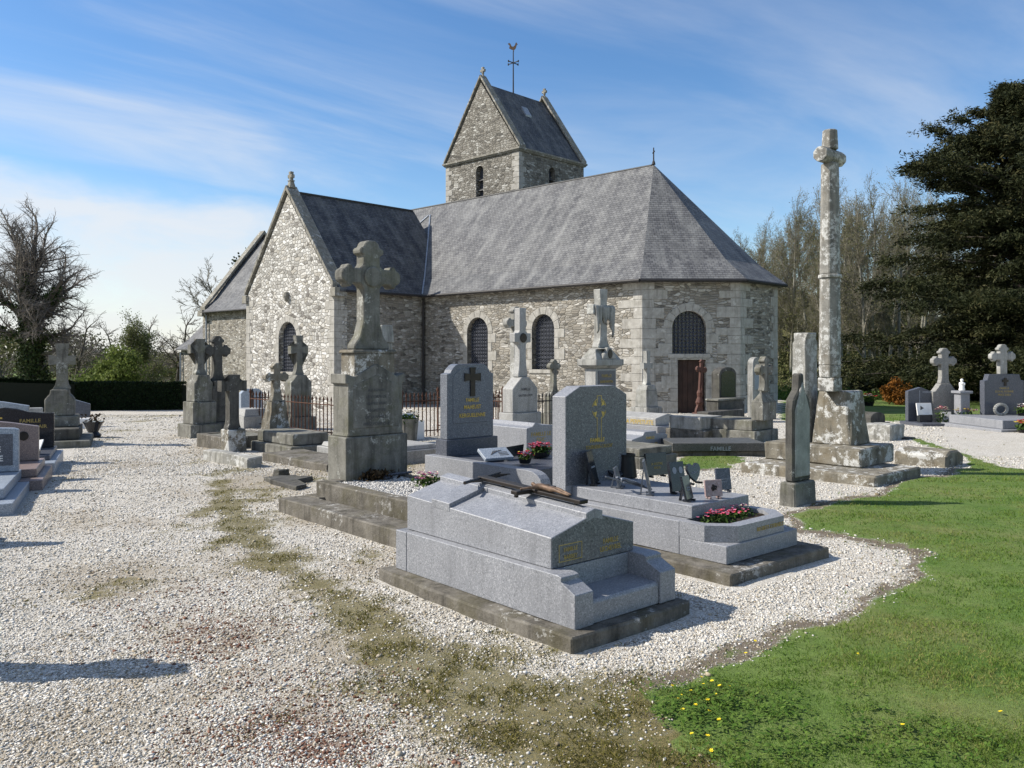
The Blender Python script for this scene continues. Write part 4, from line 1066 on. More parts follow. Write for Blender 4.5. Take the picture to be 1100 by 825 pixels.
def clumps(n_cl, n_leaf, centre, radii, rcl, hollow=.35, seed=0):
    r = np.random.default_rng(seed)
    d = r.normal(0, 1, (n_cl, 3)); d /= np.linalg.norm(d, axis=1)[:, None]
    rad = (hollow+(1-hollow)*r.random(n_cl)**.6)[:, None]
    cc = np.array(centre)+d*rad*np.array(radii)
    R_ = rcl*r.uniform(.55, 1.35, n_cl)
    k = r.integers(0, n_cl, n_leaf)
    e = r.normal(0, 1, (n_leaf, 3)); e /= np.linalg.norm(e, axis=1)[:, None]
    q = e*(r.random(n_leaf)**.45)[:, None]*R_[k][:, None]
    tone = r.normal(0, .13, n_cl)[k]+r.normal(.45, .18, n_leaf)
    return cc[k]+q*np.array([1, 1, .8]), e, tone, cc

def bush(name, label, pos, w, d, h, mat, n, size, seed, cat='shrub', group=None, ncl=24):
    t = thing(name, label, cat, pos, 0, group)
    C, N, tone, cc = clumps(ncl, n, (0, 0, h*.5), (w*.5, d*.5, h*.46), min(w, h)*.24, .2, seed)
    C[:, 2] = np.abs(C[:, 2])
    leaf_mesh('foliage', C, N, RNG.uniform(.6, 1.3, n)*size, .55, mat, t, tone)
    seg_mesh('stem', [((0, 0, -.1), tuple(c*np.array([.8, .8, .9])), .03, .008) for c in cc], 5, M['bark'], t)
    return t

def trees():
    # big oak with ivy, left: a stout bole that breaks into spreading limbs
    pos = G(34, 441); pos.z -= .1
    t = thing('oak_tree', 'large bare oak with ivy climbing its trunk beyond the graves', 'tree', pos, 0); t.scale = (1.22, 1.22, 1.25)
    rg = random.Random(17); tr = []; out = [[] for _ in range(4)]
    cl = lambda z: Vector((.10*math.sin(z*.9), .08*math.sin(z*1.3+1), z))
    for i in range(10): tr.append((tuple(cl(i*.48-.3)), tuple(cl(i*.48+.18)), .46*(1-i*.045)+(.12 if i == 0 else 0), .46*(1-(i+1)*.045)))
    PL = [(10, .58, .85, .15, .05, 7), (8, .6, .8, .18, .02, 5), (8, .6, .8, .22, .01, 4), (0, .5, .8, .28, .0, 3)]
    for az, z, el, L, r in ((0, 3.0, 12, 2.3, .12), (20, 3.6, 34, 2.5, .14), (-25, 4.1, 52, 2.9, .16), (10, 4.4, 72, 3.5, .18), (100, 4.5, 84, 3.7, .19), (165, 4.3, 62, 3.4, .17), (190, 3.9, 40, 3.0, .15), (175, 3.1, 18, 2.6, .13), (-80, 3.5, 35, 2.7, .14), (-110, 4.2, 60, 3.1, .15), (80, 3.7, 38, 2.7, .14), (55, 4.2, 55, 2.9, .15), (-50, 3.2, 25, 2.3, .12), (130, 4.0, 50, 2.9, .14), (230, 4.4, 70, 3.3, .15), (-10, 2.6, -4, 1.9, .09)):
        a, e = R(az), R(el)
        grow(rg, cl(z), (math.cos(a)*math.cos(e), math.sin(a)*math.cos(e), math.sin(e)), L*.86, r, 0, PL, out)
    seg_mesh('trunk', tr+out[0], 7, M['bark'], t)
    seg_mesh('crown', [(a, b, max(.0055, x), max(.0045, y)) for l in out[1:] for a, b, x, y in l], 3, M['twig_oak'], t)
    C = []; N = []
    rg = np.random.default_rng(5)
    for s in tr+out[0]:
        a, b = np.array(s[0]), np.array(s[1])
        if s[2] < .085 or b[2] > 6: continue
        m = int(620 if s[2] > .2 else 60)
        f = rg.random(m); an = rg.random(m)*6.28; rr = s[2]+np.abs(rg.normal(.03, .13, m))
        C.append(a+(b-a)*f[:, None]+np.stack([np.cos(an)*rr, np.sin(an)*rr, rg.normal(0, .15, m)], 1)); N.append(np.stack([np.cos(an), np.sin(an), np.zeros(m)], 1))
    C = np.vstack(C); N = np.vstack(N)
    leaf_mesh('ivy', C, N, RNG.uniform(.04, .08, len(C)), .8, M['ivy'], t)

    # young-leaved tree and its bare neighbours over the hedge
    pos = Vector(((143-550)/890*66, 66, gz(-30, 66)))
    P2 = [(7, .6, .8, .05, .03, 5), (7, .6, .75, .12, .04, 5), (6, .55, .7, .16, .04, 4), (5, .55, .7, .2, .03, 3), (0, .5, .8, .2, .02, 2)]
    t, out = bare_tree('leafing_tree', 'rounded tree coming into green leaf behind the hedge', 'tree', pos, 21, 3.6, .26, [(8, .9, .85, .05, .02, 5), (8, .6, .8, .12, .03, 5), (7, .55, .7, .16, .03, 4), (5, .55, .7, .2, .02, 3), (0, .5, .8, .2, .02, 2)], 1, 'bark', 'twig', minr=.012)
    tips = np.array([s[1] for s in out[3]+out[4]]); tips = tips[RNG.integers(0, len(tips), 15000)]+RNG.normal(0, .22, (15000, 3))
    leaf_mesh('leaves', tips, None, RNG.uniform(.04, .085, 15000), .6, M['olive2'], t)
    b = bush('leafing_shrub', 'bright green shrub just above the hedge', Vector(((118-550)/890*56, 56, gz(-27, 56))), 4.6, 3.4, 4.2, M['spring'], 7000, .11, 4)
    P3 = [(7, .62, .8, .09, .05, 5), (7, .6, .8, .16, .04, 5), (6, .55, .75, .2, .03, 4), (5, .5, .7, .2, .02, 3)]
    pos = Vector(((188-550)/890*62, 62, gz(-26, 62)))
    bt, _ = bare_tree('bare_tree', 'crooked bare tree between the leafing tree and the church porch', 'tree', pos, 31, 4.6, .22, P3, 1, 'bark', 'twig_oak', 'bare trees beyond the hedge', minr=.018)
    pos = Vector(((240-550)/890*74, 74, gz(-27, 74)))
    t2, out = bare_tree('bare_tree', 'tall bare tree with an ivy clump rising behind the west gable', 'tree', pos, 37, 7.4, .26, P2, 1, 'bark', 'twig', minr=.016)
    cpos = np.array([(1.6, 0, 10.2), (1.3, .2, 8.8), (1.9, 0, 11.2), (1.2, 0, 7.4), (1.4, .2, 9.5), (2.0, 0, 8.0), (1.0, 0, 6.2), (2.2, 0, 9.0), (1.7, 0, 12.0)])
    kk = RNG.integers(0, len(cpos), 5200)
    leaf_mesh('ivy', cpos[kk]+RNG.normal(0, .42, (5200, 3)), None, RNG.uniform(.08, .16, 5200), .8, M['ivy'], t2)
    # scattered trees of the far west
    for i, (u, Y, s, lab) in enumerate([(62, 78, .9, 'grey bare tree in the distance between oak and leafing tree'), (168, 84, .8, 'faint bare tree between the leafing tree and crooked tree'), (5, 70, .8, 'bare tree at the far left beyond the oak'), (120, 74, 1.0, 'grey bare tree behind the bright green shrub'), (78, 62, 1.0, 'thin bare tree between the oak and the bright green shrub'), (160, 72, 1.05, 'bare tree just right of the leafing tree'), (95, 92, .95, 'distant bare tree half hidden by the oak branches'), (206, 96, .85, 'small far bare tree beside the church porch')]):
        X = (u-550)/890*Y; dup(bt, Vector((X, Y, gz(X, Y)-.2)), i*1.7, lab, s, 'bare trees beyond the hedge')
    # far brush along the horizon, left
    C = []; n = 80000
    X = RNG.uniform(-120, -18, n); Y = 100+RNG.normal(0, 6, n); h = 5.6+1.8*fbm(X, Y*0, .03, 61)
    Z = gz_np(X, Y)+h*RNG.random(n)**.7
    o = leaf_mesh('far_woodland', np.stack([X, Y, Z], 1), None, RNG.uniform(.12, .34, n), .35, M['scrub'])
    tag(o, 'distant grey brown brush along the western horizon', 'woodland', kind='stuff')
    # hedge
    a = G(76, 441.2); b = G(199, 440.2); e = G(-40, 445); 
    t = thing('clipped_hedge', 'dark clipped evergreen hedge closing the end of the gravel path', 'hedge', (a.x, a.y, a.z), 0)
    pts = [Vector((e.x-6, e.y-1, e.z)), e, a, b]
    n = 42000; sg = []
    for p, q in zip(pts, pts[1:]): sg.append((q-p).length)
    sg = np.array(sg)/sum(sg); ki = RNG.choice(len(sg), n, p=sg); f = RNG.random(n)
    A = np.array([[*p] for p in pts]); base = A[ki]+(A[ki+1]-A[ki])*f[:, None]
    Hh = 1.52+.05*fbm(base[:, 0], base[:, 1], .4, 71); face = RNG.random(n)
    dep = np.where(face < .62, -.45+RNG.normal(0, .05, n), RNG.uniform(-.45, .45, n)); z = np.where(face < .62, RNG.random(n)*Hh, Hh+RNG.normal(0, .04, n))
    C = base+np.stack([np.zeros(n), dep, z], 1)-np.array([a.x, a.y, a.z])
    N = np.where((face < .62)[:, None], np.array([0, -1., 0]), np.array([0, 0, 1.]))
    leaf_mesh('foliage', C, N, RNG.uniform(.035, .07, n), .7, M['hedge'], t)
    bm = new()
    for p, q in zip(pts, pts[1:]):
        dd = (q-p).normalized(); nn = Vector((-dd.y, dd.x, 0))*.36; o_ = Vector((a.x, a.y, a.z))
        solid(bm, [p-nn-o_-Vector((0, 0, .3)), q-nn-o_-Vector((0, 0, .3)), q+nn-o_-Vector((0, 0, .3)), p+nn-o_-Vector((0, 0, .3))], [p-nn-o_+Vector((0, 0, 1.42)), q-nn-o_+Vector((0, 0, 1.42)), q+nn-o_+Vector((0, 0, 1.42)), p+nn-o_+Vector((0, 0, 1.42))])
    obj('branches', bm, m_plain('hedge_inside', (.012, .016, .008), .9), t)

    # leafless wood, right
    PW = [(13, .36, .55, .03, .02, 8), (8, .58, .5, .08, .06, 5), (7, .55, .55, .11, .06, 4), (5, .55, .6, .13, .05, 3), (0, .5, .6, .12, .04, 2)]
    PW2 = [(11, .42, .6, .035, .02, 7), (8, .58, .55, .09, .06, 5), (7, .55, .55, .12, .06, 4), (5, .55, .6, .14, .05, 3), (0, .5, .6, .12, .04, 2)]
    gw = 'leafless trees of the wood behind the church'
    lab = 'tall slender leafless tree in the wood behind the church'
    protos = []
    for i, P_ in enumerate((PW, PW2, PW)):
        u, Y = ((905, 62), (985, 70), (850, 66))[i]; X = (u-550)/890*Y
        t, out = bare_tree('woodland_tree', lab, 'tree', Vector((X, Y, gz(X, Y)-.2)), 50+i, 11.2, .16, P_, 0, 'palebark', 'twig', gw, minr=.0085)
        protos.append(t)
        tips = np.array([s[1] for s in out[-1]]); m = 8000; tips = tips[RNG.integers(0, len(tips), m)]+RNG.normal(0, .12, (m, 3))
        leaf_mesh('buds', tips, None, RNG.uniform(.025, .06, m), .5, M['olive'], t)
    spots_ = [(792, 82, .98), (812, 74, .95), (832, 80, 1.05), (870, 72, 1.06), (888, 82, 1.2), (922, 74, 1.12), (940, 66, 1.05), (955, 80, 1.22), (968, 62, .95), (1000, 84, 1.1), (1020, 74, 1.05), (842, 62, .8), (862, 86, 1.15), (800, 90, 1.1), (912, 90, 1.25), (946, 92, 1.25), (1060, 80, 1.0), (1100, 72, .95), (1130, 86, 1.0), (820, 66, .82), (896, 68, 1.02), (978, 76, 1.12), (930, 58, .85), (760, 92, .95), (1180, 70, 1.0), (853, 76, .98), (880, 60, .72), (902, 78, 1.12), (935, 84, 1.18), (962, 70, 1.1), (990, 64, .95), (838, 92, 1.1)]
    for i, (u, Y, s) in enumerate(spots_[::3]+spots_[1::3]+spots_[2::6]):
        X = (u-550)/890*Y
        dup(protos[i % 3], Vector((X, Y, gz(X, Y)-.2)), i*2.4, None, s*(.96 if u < 880 else 1.03), gw)
    n = 90000
    X = RNG.uniform(18, 110, n); Y = 106+RNG.normal(0, 7, n); h = 9+2.5*fbm(X, Y*0, .03, 63)
    Z = gz_np(X, Y)+h*RNG.random(n)**.8
    o = leaf_mesh('far_woodland', np.stack([X, Y, Z], 1), None, RNG.uniform(.25, .6, n), .35, M['scrub'])
    tag(o, 'grey brown depth of the wood behind its front trees', 'woodland', kind='stuff')
    # undergrowth at the foot of the wood
    n = 52000
    X = RNG.uniform(12, 60, n); Y = RNG.uniform(54, 90, n); h = (1.2+.9*np.clip(fbm(X, Y, .08, 81)+.4, 0, 2))*np.clip((Y-53)/9, .25, 1.8)
    Z = gz_np(X, Y)+h*RNG.random(n)**.8
    o = leaf_mesh('undergrowth', np.stack([X, Y, Z], 1), None, RNG.uniform(.07, .22, n), .3, M['scrub'])
    tag(o, 'tangled brown undergrowth at the foot of the wood', 'undergrowth', kind='stuff')
    n = 26000
    X = RNG.uniform(13, 34, n); Y = RNG.uniform(46, 56, n); h = .35+.3*np.clip(fbm(X, Y, .15, 85), 0, 2)
    Z = gz_np(X, Y)+h*RNG.random(n)
    o = leaf_mesh('ground_ivy', np.stack([X, Y, Z], 1), None, RNG.uniform(.05, .12, n), .45, m_leaf('nettle_leaves', [(0.04, 0.085, 0.015), (0.085, 0.15, 0.03), (0.13, 0.20, 0.045)], .6, .25))
    tag(o, 'bright green ground cover in front of the wood', 'ground cover', kind='stuff')

    # great dark conifer
    Y0 = 43.0; X0 = (1096-550)/890*Y0
    t = thing('conifer_tree', 'huge dark evergreen conifer with drooping boughs at the edge of the wood', 'tree', Vector((X0, Y0, gz(X0, Y0)-.1)), 0)
    Ht = 16.6; rg = random.Random(9); segs = []; C = []; D = []; T = []
    tz = lambda z: Vector((.3*math.sin(z*.3), .2*math.cos(z*.37), z))
    for i in range(16):
        a, b = tz(i*Ht/16), tz((i+1)*Ht/16); segs.append((tuple(a), tuple(b), .62*(1-i/16.5), .62*(1-(i+1)/16.5)))
    limbs = []
    for i in range(300):
        z = Ht*(.02+.975*(i/300)**.92); f = z/Ht
        prof = 11.0*(1-f)**.66*(.36+.70*rg.random()) if f > .12 else 10.4*(.5+.5*rg.random())
        if f > .9: prof = max(.45, prof*.8)
        if f > .55: prof *= 1-.34*sm((f-.55)/.25)
        prof *= 1.0+.16*math.sin(z*1.9+i)
        a = i*2.39996+rg.uniform(-.4, .4); p = tz(z); dr = Vector((math.cos(a), math.sin(a), rg.uniform(.05, .45)*(1.15 if f > .5 else .5)))
        if dr.x < -.3 and .66 < f < .84: prof *= 1.5
        n = 6; q = p; pts = [p]
        for j in range(n):
            dr = (dr+Vector((rg.gauss(0, .1), rg.gauss(0, .1), -.055*(j > 2)))).normalized(); q2 = q+dr*(prof/n); segs.append((tuple(q), tuple(q2), .07*(1-j/n)+.012, .07*(1-(j+1)/n)+.012)); q = q2; pts.append(q2)
        limbs.append((pts, prof))
    for pts, prof in limbs:
        m = int(640*(.4+prof/8)); 
        for _ in range(int(m/24)):       # sprays along the bough, hanging at their tips
            s = rg.random()**.6*(len(pts)-1); i = min(int(s), len(pts)-2); base = pts[i].lerp(pts[i+1], s-i)
            out_ = (pts[-1]-pts[0]).normalized(); side = out_.cross(Vector((0, 0, 1))).normalized()*rg.choice((-1, 1))
            sd = (out_*rg.uniform(.3, 1)+side*rg.uniform(.2, 1)+Vector((0, 0, rg.uniform(-.25, .3)))).normalized(); sl = rg.uniform(.5, 1.25)*(.6+prof/9); tone = rg.gauss(.40, .17)
            for k in range(54):
                g = rg.random(); c = base+sd*sl*g+Vector((rg.gauss(0, .12), rg.gauss(0, .12), -.22*g*g*sl+rg.gauss(0, .12)))
                C.append(c[:]); D.append((sd+Vector((rg.gauss(0, .45), rg.gauss(0, .45), rg.gauss(-.25, .3))))[:]); T.append(tone+rg.gauss(0, .1)+.18*(g > .8))
    C = np.array(C); D = np.array(D); T = np.array(T)
    seg_mesh('trunk', segs, 6, M['bark'], t)
    leaf_mesh('crown', C, None, RNG.uniform(.06, .145, len(C)), .28, M['yew'], t, T, D)

    # shrubs in front of the wood
    def sh(u, Y, *a, **k): 
        X = (u-550)/890*Y; return bush(a[0], a[1], Vector((X, Y, gz(X, Y)-.05)), *a[2:], **k)
    sh(966, 40, 'orange_shrub', 'round shrub with rusty orange leaves left of the dark headstone', 1.5, 1.4, 1.25, M['rusty'], 5200, .055, 3)
    sh(997, 46, 'laurel_shrub', 'dense green shrub behind the blue headstone', 3.2, 2.4, 2.4, M['laurel'], 6500, .085, 8)
    sh(1040, 47, 'laurel_shrub', 'broad green shrub behind the white statuette', 4.2, 2.6, 2.3, M['laurel'], 7500, .09, 9)
    sh(1090, 50, 'laurel_shrub', 'dark green shrub behind the headstone with a round-ended cross', 3.6, 2.6, 2.0, M['laurel'], 6000, .09, 10)
    sh(940, 52, 'scrub_bush', 'pale brown tangled bush beside the orange shrub', 3.6, 2.4, 2.3, M['scrub'], 5200, .10, 12)
    sh(905, 56, 'scrub_bush', 'brown leafless bush behind the tall wayside cross', 4.5, 3, 2.4, M['scrub'], 5200, .11, 13)
    # dead leaning stem in the brush
    # tree overhanging at the far left edge of the frame is the oak's own crown
trees()
# ------------------------------------------------------------------ graves
def cross_pts(w, H, A, az, ah, style='plain', fl=.35, wb=None, hb=.3, c=0.0):
    """upright outline of a stone cross, foot at z=0"""
    def tip(L, h):
        if style == 'flare': return [(L-2.4*h, -h), (L, -h*(1+fl)), (L, h*(1+fl)), (L-2.4*h, h)]
        if style == 'bud': return [(L-1.55*h, -h), (L-1.5*h, -1.3*h), (L-1.25*h, -1.5*h), (L-.85*h, -1.4*h), (L-.7*h, -.95*h), (L-.3*h, -.85*h), (L, -.45*h), (L, .45*h), (L-.3*h, .85*h), (L-.7*h, .95*h), (L-.85*h, 1.4*h), (L-1.25*h, 1.5*h), (L-1.5*h, 1.3*h), (L-1.55*h, h)]
        if style == 'oct': return [(L-.45*h, -h), (L, -.5*h), (L, .5*h), (L-.45*h, h)]
        return [(L, -h), (L, h)]
    r = []
    if wb: r += [(wb, 0), (wb, hb*.15), (w+(wb-w)*.35, hb*.5), (w, hb)]
    else: r += [(w, 0)]
    r += [(w, az-ah-c), (w+c, az-ah)] if c else [(w, az-ah)]
    r += [(a, az+b) for a, b in tip(A, ah)]
    r += [(w+c, az+ah), (w, az+ah+c)] if c else [(w, az+ah)]
    tp = tip(H, w); r += [(-b, a) for a, b in tp if b < -1e-6]
    return r+[(-x, z) for x, z in r[::-1]]

def shift(pts, dx, dz): return [(x+dx, z+dz) for x, z in pts]

def blossoms(name, n, rx, ry, z, mats, parent, size=.02, rng=None):
    r = rng or random
    groups = {}
    for i in range(n):
        m = r.choice(mats); groups.setdefault(m.name, (m, []))[1].append((r.gauss(0, rx*.5), r.gauss(0, ry*.5), z+r.uniform(-.35, .8)*size*2, r.uniform(.7, 1.3)*size))
    for m, L in groups.values():
        bm = new()
        for x, y, zz, s in L:
            x = max(-rx, min(rx, x)); y = max(-ry, min(ry, y)); zz -= .5*size*((x/rx)**2+(y/ry)**2)
            ph = r.uniform(0, 6)
            for k in range(6):
                a = ph+k*math.pi/3; b = r.uniform(.25, .7)
                p = Vector((x, y, zz)); d = Vector((math.cos(a), math.sin(a), b)); e = Vector((-math.sin(a), math.cos(a), 0))
                vs = [bm.verts.new(p), bm.verts.new(p+d*s*.6+e*s*.42), bm.verts.new(p+d*s*1.05), bm.verts.new(p+d*s*.6-e*s*.42)]
                bm.faces.new(vs)
        obj(name, bm, m, parent)

def leaves(n, rx, ry, z0, z1, size, mat, parent):
    C = np.stack([RNG.normal(0, rx*.5, n).clip(-rx*1.1, rx*1.1), RNG.normal(0, ry*.5, n).clip(-ry*1.1, ry*1.1), RNG.uniform(z0, z1, n)], 1)
    leaf_mesh('foliage', C, np.tile([0, 0, .7], (n, 1)), RNG.uniform(.6, 1.3, n)*size, .45, mat, parent)

FL = {k: m_plain(k+'_petals', c, .55, var=.2, scale=40) for k, c in dict(red=(.42, .025, .035), pink=(.62, .12, .20), rose=(.50, .16, .26), mauve=(.32, .12, .24), white=(.75, .73, .68), yellow=(.68, .52, .08), cream=(.66, .58, .42)).items()}
M['flowerleaf'] = m_leaf('pot_plant_leaves', [(0.02, 0.045, 0.012), (0.045, 0.085, 0.02), (0.10, 0.14, 0.035)], .5, .2)
M['dryleaf'] = m_leaf('withered_leaves', [(0.02, 0.015, 0.01), (0.05, 0.035, 0.02), (0.09, 0.06, 0.03)], .8, .1)

def bouquet(fr, x, y, z, name, label, w, d, h, cols, n=40, size=.022, pot=None, group=None, cat='flowers', nl=160):
    t = thing(name, label, cat, fr.W(x, y, z), fr.t, group)
    zb = 0
    if pot:
        bm = new(); r = min(w, d)*.5; lathe(bm, [(r*.75, 0), (r*.95, pot*.9), (r, pot), (r*.85, pot), (r*.7, pot*.7)], 14); bmesh.ops.transform(bm, matrix=Matrix.Diagonal((w/2/r, d/2/r, 1, 1)), verts=bm.verts)
        obj('pot', bm, M['plastic'] if pot < .5 else M['stone'], t); zb = pot*.85
    leaves(nl, w*.5, d*.5, zb, zb+h*.8, size*1.3, M['flowerleaf'], t)
    blossoms('blossoms', n, w*.5, d*.5, zb+h, [FL[c] for c in cols], t, size)
    return t

def front_text(t, fr, x, y, z, body, size, mat, sx=1.0):
    return text(t, 'inscription', body, size, mat, (x, y-.003, z), .002, 90, 0, sx)

def front_graves():
    # ---- ridged granite tomb nearest the camera
    A = Fr(617.8, 677.5, 41.3, .1); W = A.wx(728.4)*1.0; L = A.dy(425.2)
    W = max(.92, min(W, 1.05))

    t = fthing(A, 'ridged_tomb', 'pale speckled granite tomb with ridged cross-cut lid, nearest the lawn edge', 'tomb')
    KEEP.append((A, -.16, W+.17, -.16, L+.1))
    bm = new(); pts = [(-.13, -.10), (W*.5, -.11), (W+.07, -.08), (W+.07, L*.5), (W+.10, L+.08), (-.12, L+.09), (-.15, L*.6)]
    pxy(bm, pts, -.22, -.002); rough(bm, .008, .35, 4); obj('footing', bm, M['concrete'], t, bev=.012)
    lx, ly = A.loc(592.2, 612, .325); Lf = Fr(O=A.W(lx, ly, .325), t=41.3)
    lw = Lf.wx(680.4); ll = L-ly-.06
    HP = .325
    bm = new(); cw = A.wx(637.6)
    pyz(bm, [(0, 0), (0, .225), (.13, .285), (.13, .315), (.17, HP), (L-.16, HP), (L-.16, 0)], 0, cw)
    obj('side_block', bm, M['granite'], t, bev=.004)
    bm = new(); pyz(bm, [(.0, 0), (.0, .225), (.13, .285), (.13, .315), (.17, HP), (L-.16, HP), (L-.16, 0)], W-cw, W); obj('side_block', bm, M['granite'], t, bev=.004)
    bm = new(); box(bm, 0, W, L-.154, L, 0, HP-.002); obj('end_block', bm, M['granite'], t, bev=.004)
    bm = new(); box(bm, cw+.002, W-cw-.002, .30, L-.17, .0, HP-.004); obj('riser', bm, M['granite'], t, bev=.004)
    bm = new(); pyz(bm, [(.015, 0), (.015, .135), (.03, .155), (.298, .165), (.298, 0)], cw+.003, W-cw-.003); obj('step', bm, M['granite'], t, bev=.004)
    # lid: two slopes falling from a ridge that rises toward the head, cross standing proud
    h0 = Lf.hz(578.7); h1 = max(h0+.07, .265); rise = .115
    zz = lambda x, y: HP+.003+h0+(h1-h0)*(y/ll)+rise*(1-abs(x-lw/2)/(lw/2))
    bm = new(); ys = [0, ll]
    solid(bm, [(lx, ly, HP+.003), (lx+lw, ly, HP+.003), (lx+lw, ly, zz(lw, 0)), (lx+lw/2, ly, zz(lw/2, 0)), (lx, ly, zz(0, 0))],
          [(lx, ly+ll, HP+.003), (lx+lw, ly+ll, HP+.003), (lx+lw, ly+ll, zz(lw, ll)), (lx+lw/2, ly+ll, zz(lw/2, ll)), (lx, ly+ll, zz(0, ll))])
    lid = obj('lid', bm, M['granite'], t, bev=.004)
    bm = new(); e = .005; zq = HP+.003; pxz(bm, [(lx+e, zq+e), (lx+lw-e, zq+e), (lx+lw-e, zz(lw, 0)-e), (lx+lw/2+.09, zz(lw/2+.09, 0)-e), (lx+lw/2-.09, zz(lw/2-.09, 0)-e), (lx+e, zz(0, 0)-e)], ly-.0022, ly+.02); obj('polished_shade_face', bm, M['polished'], lid)  # polished end of the lid, its shade deepened by a darker colour
    bm = new(); q = .085; e = .003
    def strip(x0, x1, y0, y1, up=.035):
        c = [(x0, y0), (x1, y0), (x1, y1), (x0, y1)]
        solid(bm, [(lx+x, ly+y, zz(x, y)-.03) for x, y in c], [(lx+x, ly+y, zz(x, y)+up) for x, y in c])
    strip(lw/2-q, lw/2, -e, ll+e); strip(lw/2, lw/2+q, -e, ll+e)
    ya = ll*.66; yb = ll*.66+.24
    strip(-e, lw/2-q-.001, ya, yb, .034); strip(lw/2+q+.001, lw+e, ya, yb, .034)
    obj('relief_cross', bm, M['granite'], lid, bev=.003)
    tf = lambda x, z, s, b, m=M['goldworn']: text(t, 'inscription', b, s, m, (lx+x, ly-.004, HP+z), .0015, 90, 0, .9)
    bm = new(); x0, x1, z0, z1 = .07, .30, .035, .155
    for a, b, c, d in ((x0, x1, z0, z0+.006), (x0, x1, z1-.006, z1), (x0, x0+.006, z0+.006, z1-.006), (x1-.006, x1, z0+.006, z1-.006)): box(bm, lx+a, lx+b, ly-.004, ly+.01, HP+c, HP+d)
    obj('inscription_frame', bm, M['goldworn'], t)
    tf(.185, .102, .042, 'FAMILLE'); tf(.185, .05, .042, 'BARBEY'); tf(lw*.70, .10, .05, 'FAMILLE'); tf(lw*.70, .045, .05, 'LECHEVREL')
    # crucifix lying along the ridge
    cz = lambda y: zz(lw/2, y)+.037
    C = A.W(lx+lw/2, ly, 0)
    sl = math.atan2(h1-h0, ll)
    t2 = thing('crucifix', 'dark bronze crucifix with gilded figure lying on the ridged tomb', 'crucifix', A.W(lx+lw/2, ly+.10, cz(.10)), A.t)
    t2.rotation_euler = (sl, 0, A.t)
    bm = new(); box(bm, -.045, .045, 0, 1.18, .012, .042); obj('upright', bm, M['bronze'], t2, bev=.006)
    bm = new(); box(bm, -.21, -.046, .50, .575, .012, .043); box(bm, .046, .21, .50, .575, .012, .043); obj('crossbar', bm, M['bronze'], t2, bev=.006)
    bm = new()
    for x, y in ((0, .08), (0, .9), (-.18, .54), (.18, .54)): box(bm, x-.012, x+.012, y-.012, y+.012, -.01, .0125)
    obj('fixing', bm, M['bronze'], t2)
    Vv = [(0, .34, .06), (0, .41, .066), (0, .48, .068), (0, .525, .066), (0, .565, .075), (-.06, .485, .062), (-.11, .51, .056), (-.155, .53, .05), (.06, .485, .062), (.11, .51, .056), (.155, .53, .05), (-.02, .29, .072), (-.018, .22, .06), (-.008, .14, .052), (.02, .29, .072), (.018, .22, .06), (.008, .14, .052)]
    Ee = [(0, 1), (1, 2), (2, 3), (3, 4), (2, 5), (5, 6), (6, 7), (2, 8), (8, 9), (9, 10), (0, 11), (11, 12), (12, 13), (0, 14), (14, 15), (15, 16)]
    skin('figure', Vv, Ee, [.024, .024, .029, .013, .021, .014, .010, .009, .014, .010, .009, .017, .013, .010, .017, .013, .010], M['brass'], t2)
    y3 = ly+ll*.66+.1
    t3 = thing('bronze_palm', 'dark bronze palm spray lying at the head of the ridged tomb', 'ornament', A.W(lx+lw/2-.02, y3, cz(ll*.66+.1)+.004), A.t); t3.rotation_euler = (sl, 0, A.t+R(8))
    bm = new(); tube(bm, (-.26, -.05, .02), (.30, .06, .03), .014, .008, 6)
    for i in range(9):
        x = -.2+i*.055; y = -.035+i*.011
        for s_ in (-1, 1):
            solid(bm, [(x, y, .012), (x+.03, y, .012), (x+.10, y+s_*.07, .018)], [(x, y, .024), (x+.03, y, .024), (x+.10, y+s_*.07, .026)])
    obj('frond', bm, M['bronze'], t3)

    # ---- granite tomb with headstone, plaques and planter
    B = Fr(780.7, 607, 41, .1); W = B.wx(856.4)
    hx, hy = B.loc(607.5, 535, .30); Hf = Fr(O=B.W(hx, hy, .30), t=41); hw = Hf.wx(673); hd = Hf.dy(593.3); hs = Hf.hz(426.4); ht = Hf.hz(414.5, hw/2)
    sx, sy = B.loc(743.6, 557.8, .30); Sf = Fr(O=B.W(sx, sy, .30), t=41); sw = Sf.wx(804.5)

    hx = max(hx, .02); L = hy+hd+.12
    KEEP.append((B, -.3, W+.25, -.35, L+.2))
    t = fthing(B, 'headstone_tomb', 'speckled grey granite tomb with cut-corner headstone and a planter of pink flowers', 'tomb')
    bm = new(); pxy(bm, [(-.22, -.20), (W+.18, -.22), (W+.2, L), (-.2, L)], -.22, -.002); rough(bm, .008, .4, 8); obj('footing', bm, M['concrete'], t, bev=.012)
    bm = new(); box(bm, 0, W, 0, .5, 0, .155); obj('front_block', bm, M['granite'], t, bev=.005)
    c = .2; y_in = sy-.02
    bm = new()      # planter rim with cut corners around a bed
    outl = [(0, .5), (0, c*1.15), (c, .02), (W-c, .02), (W, c*1.15), (W, .5)]; inn = [(.1, .5), (.1, c+.1), (c+.05, .14), (W-c-.05, .14), (W-.1, c+.1), (W-.1, .5)]
    for i in range(5):
        pxy(bm, [outl[i], outl[i+1], inn[i+1], inn[i]], .157, .30)
    bmesh.ops.remove_doubles(bm, verts=bm.verts, dist=.0005)
    obj('planter_rim', bm, M['granite'], t)
    bm = new(); box(bm, .1, W-.1, .13, .52, .157, .262); obj('soil', bm, m_plain('planter_soil', (.05, .035, .022), .95, scale=30), t)
    bm = new(); box(bm, .0, W, .502, L, 0, .298); obj('plinth', bm, M['granite'], t, bev=.005)
    st = .52-.40
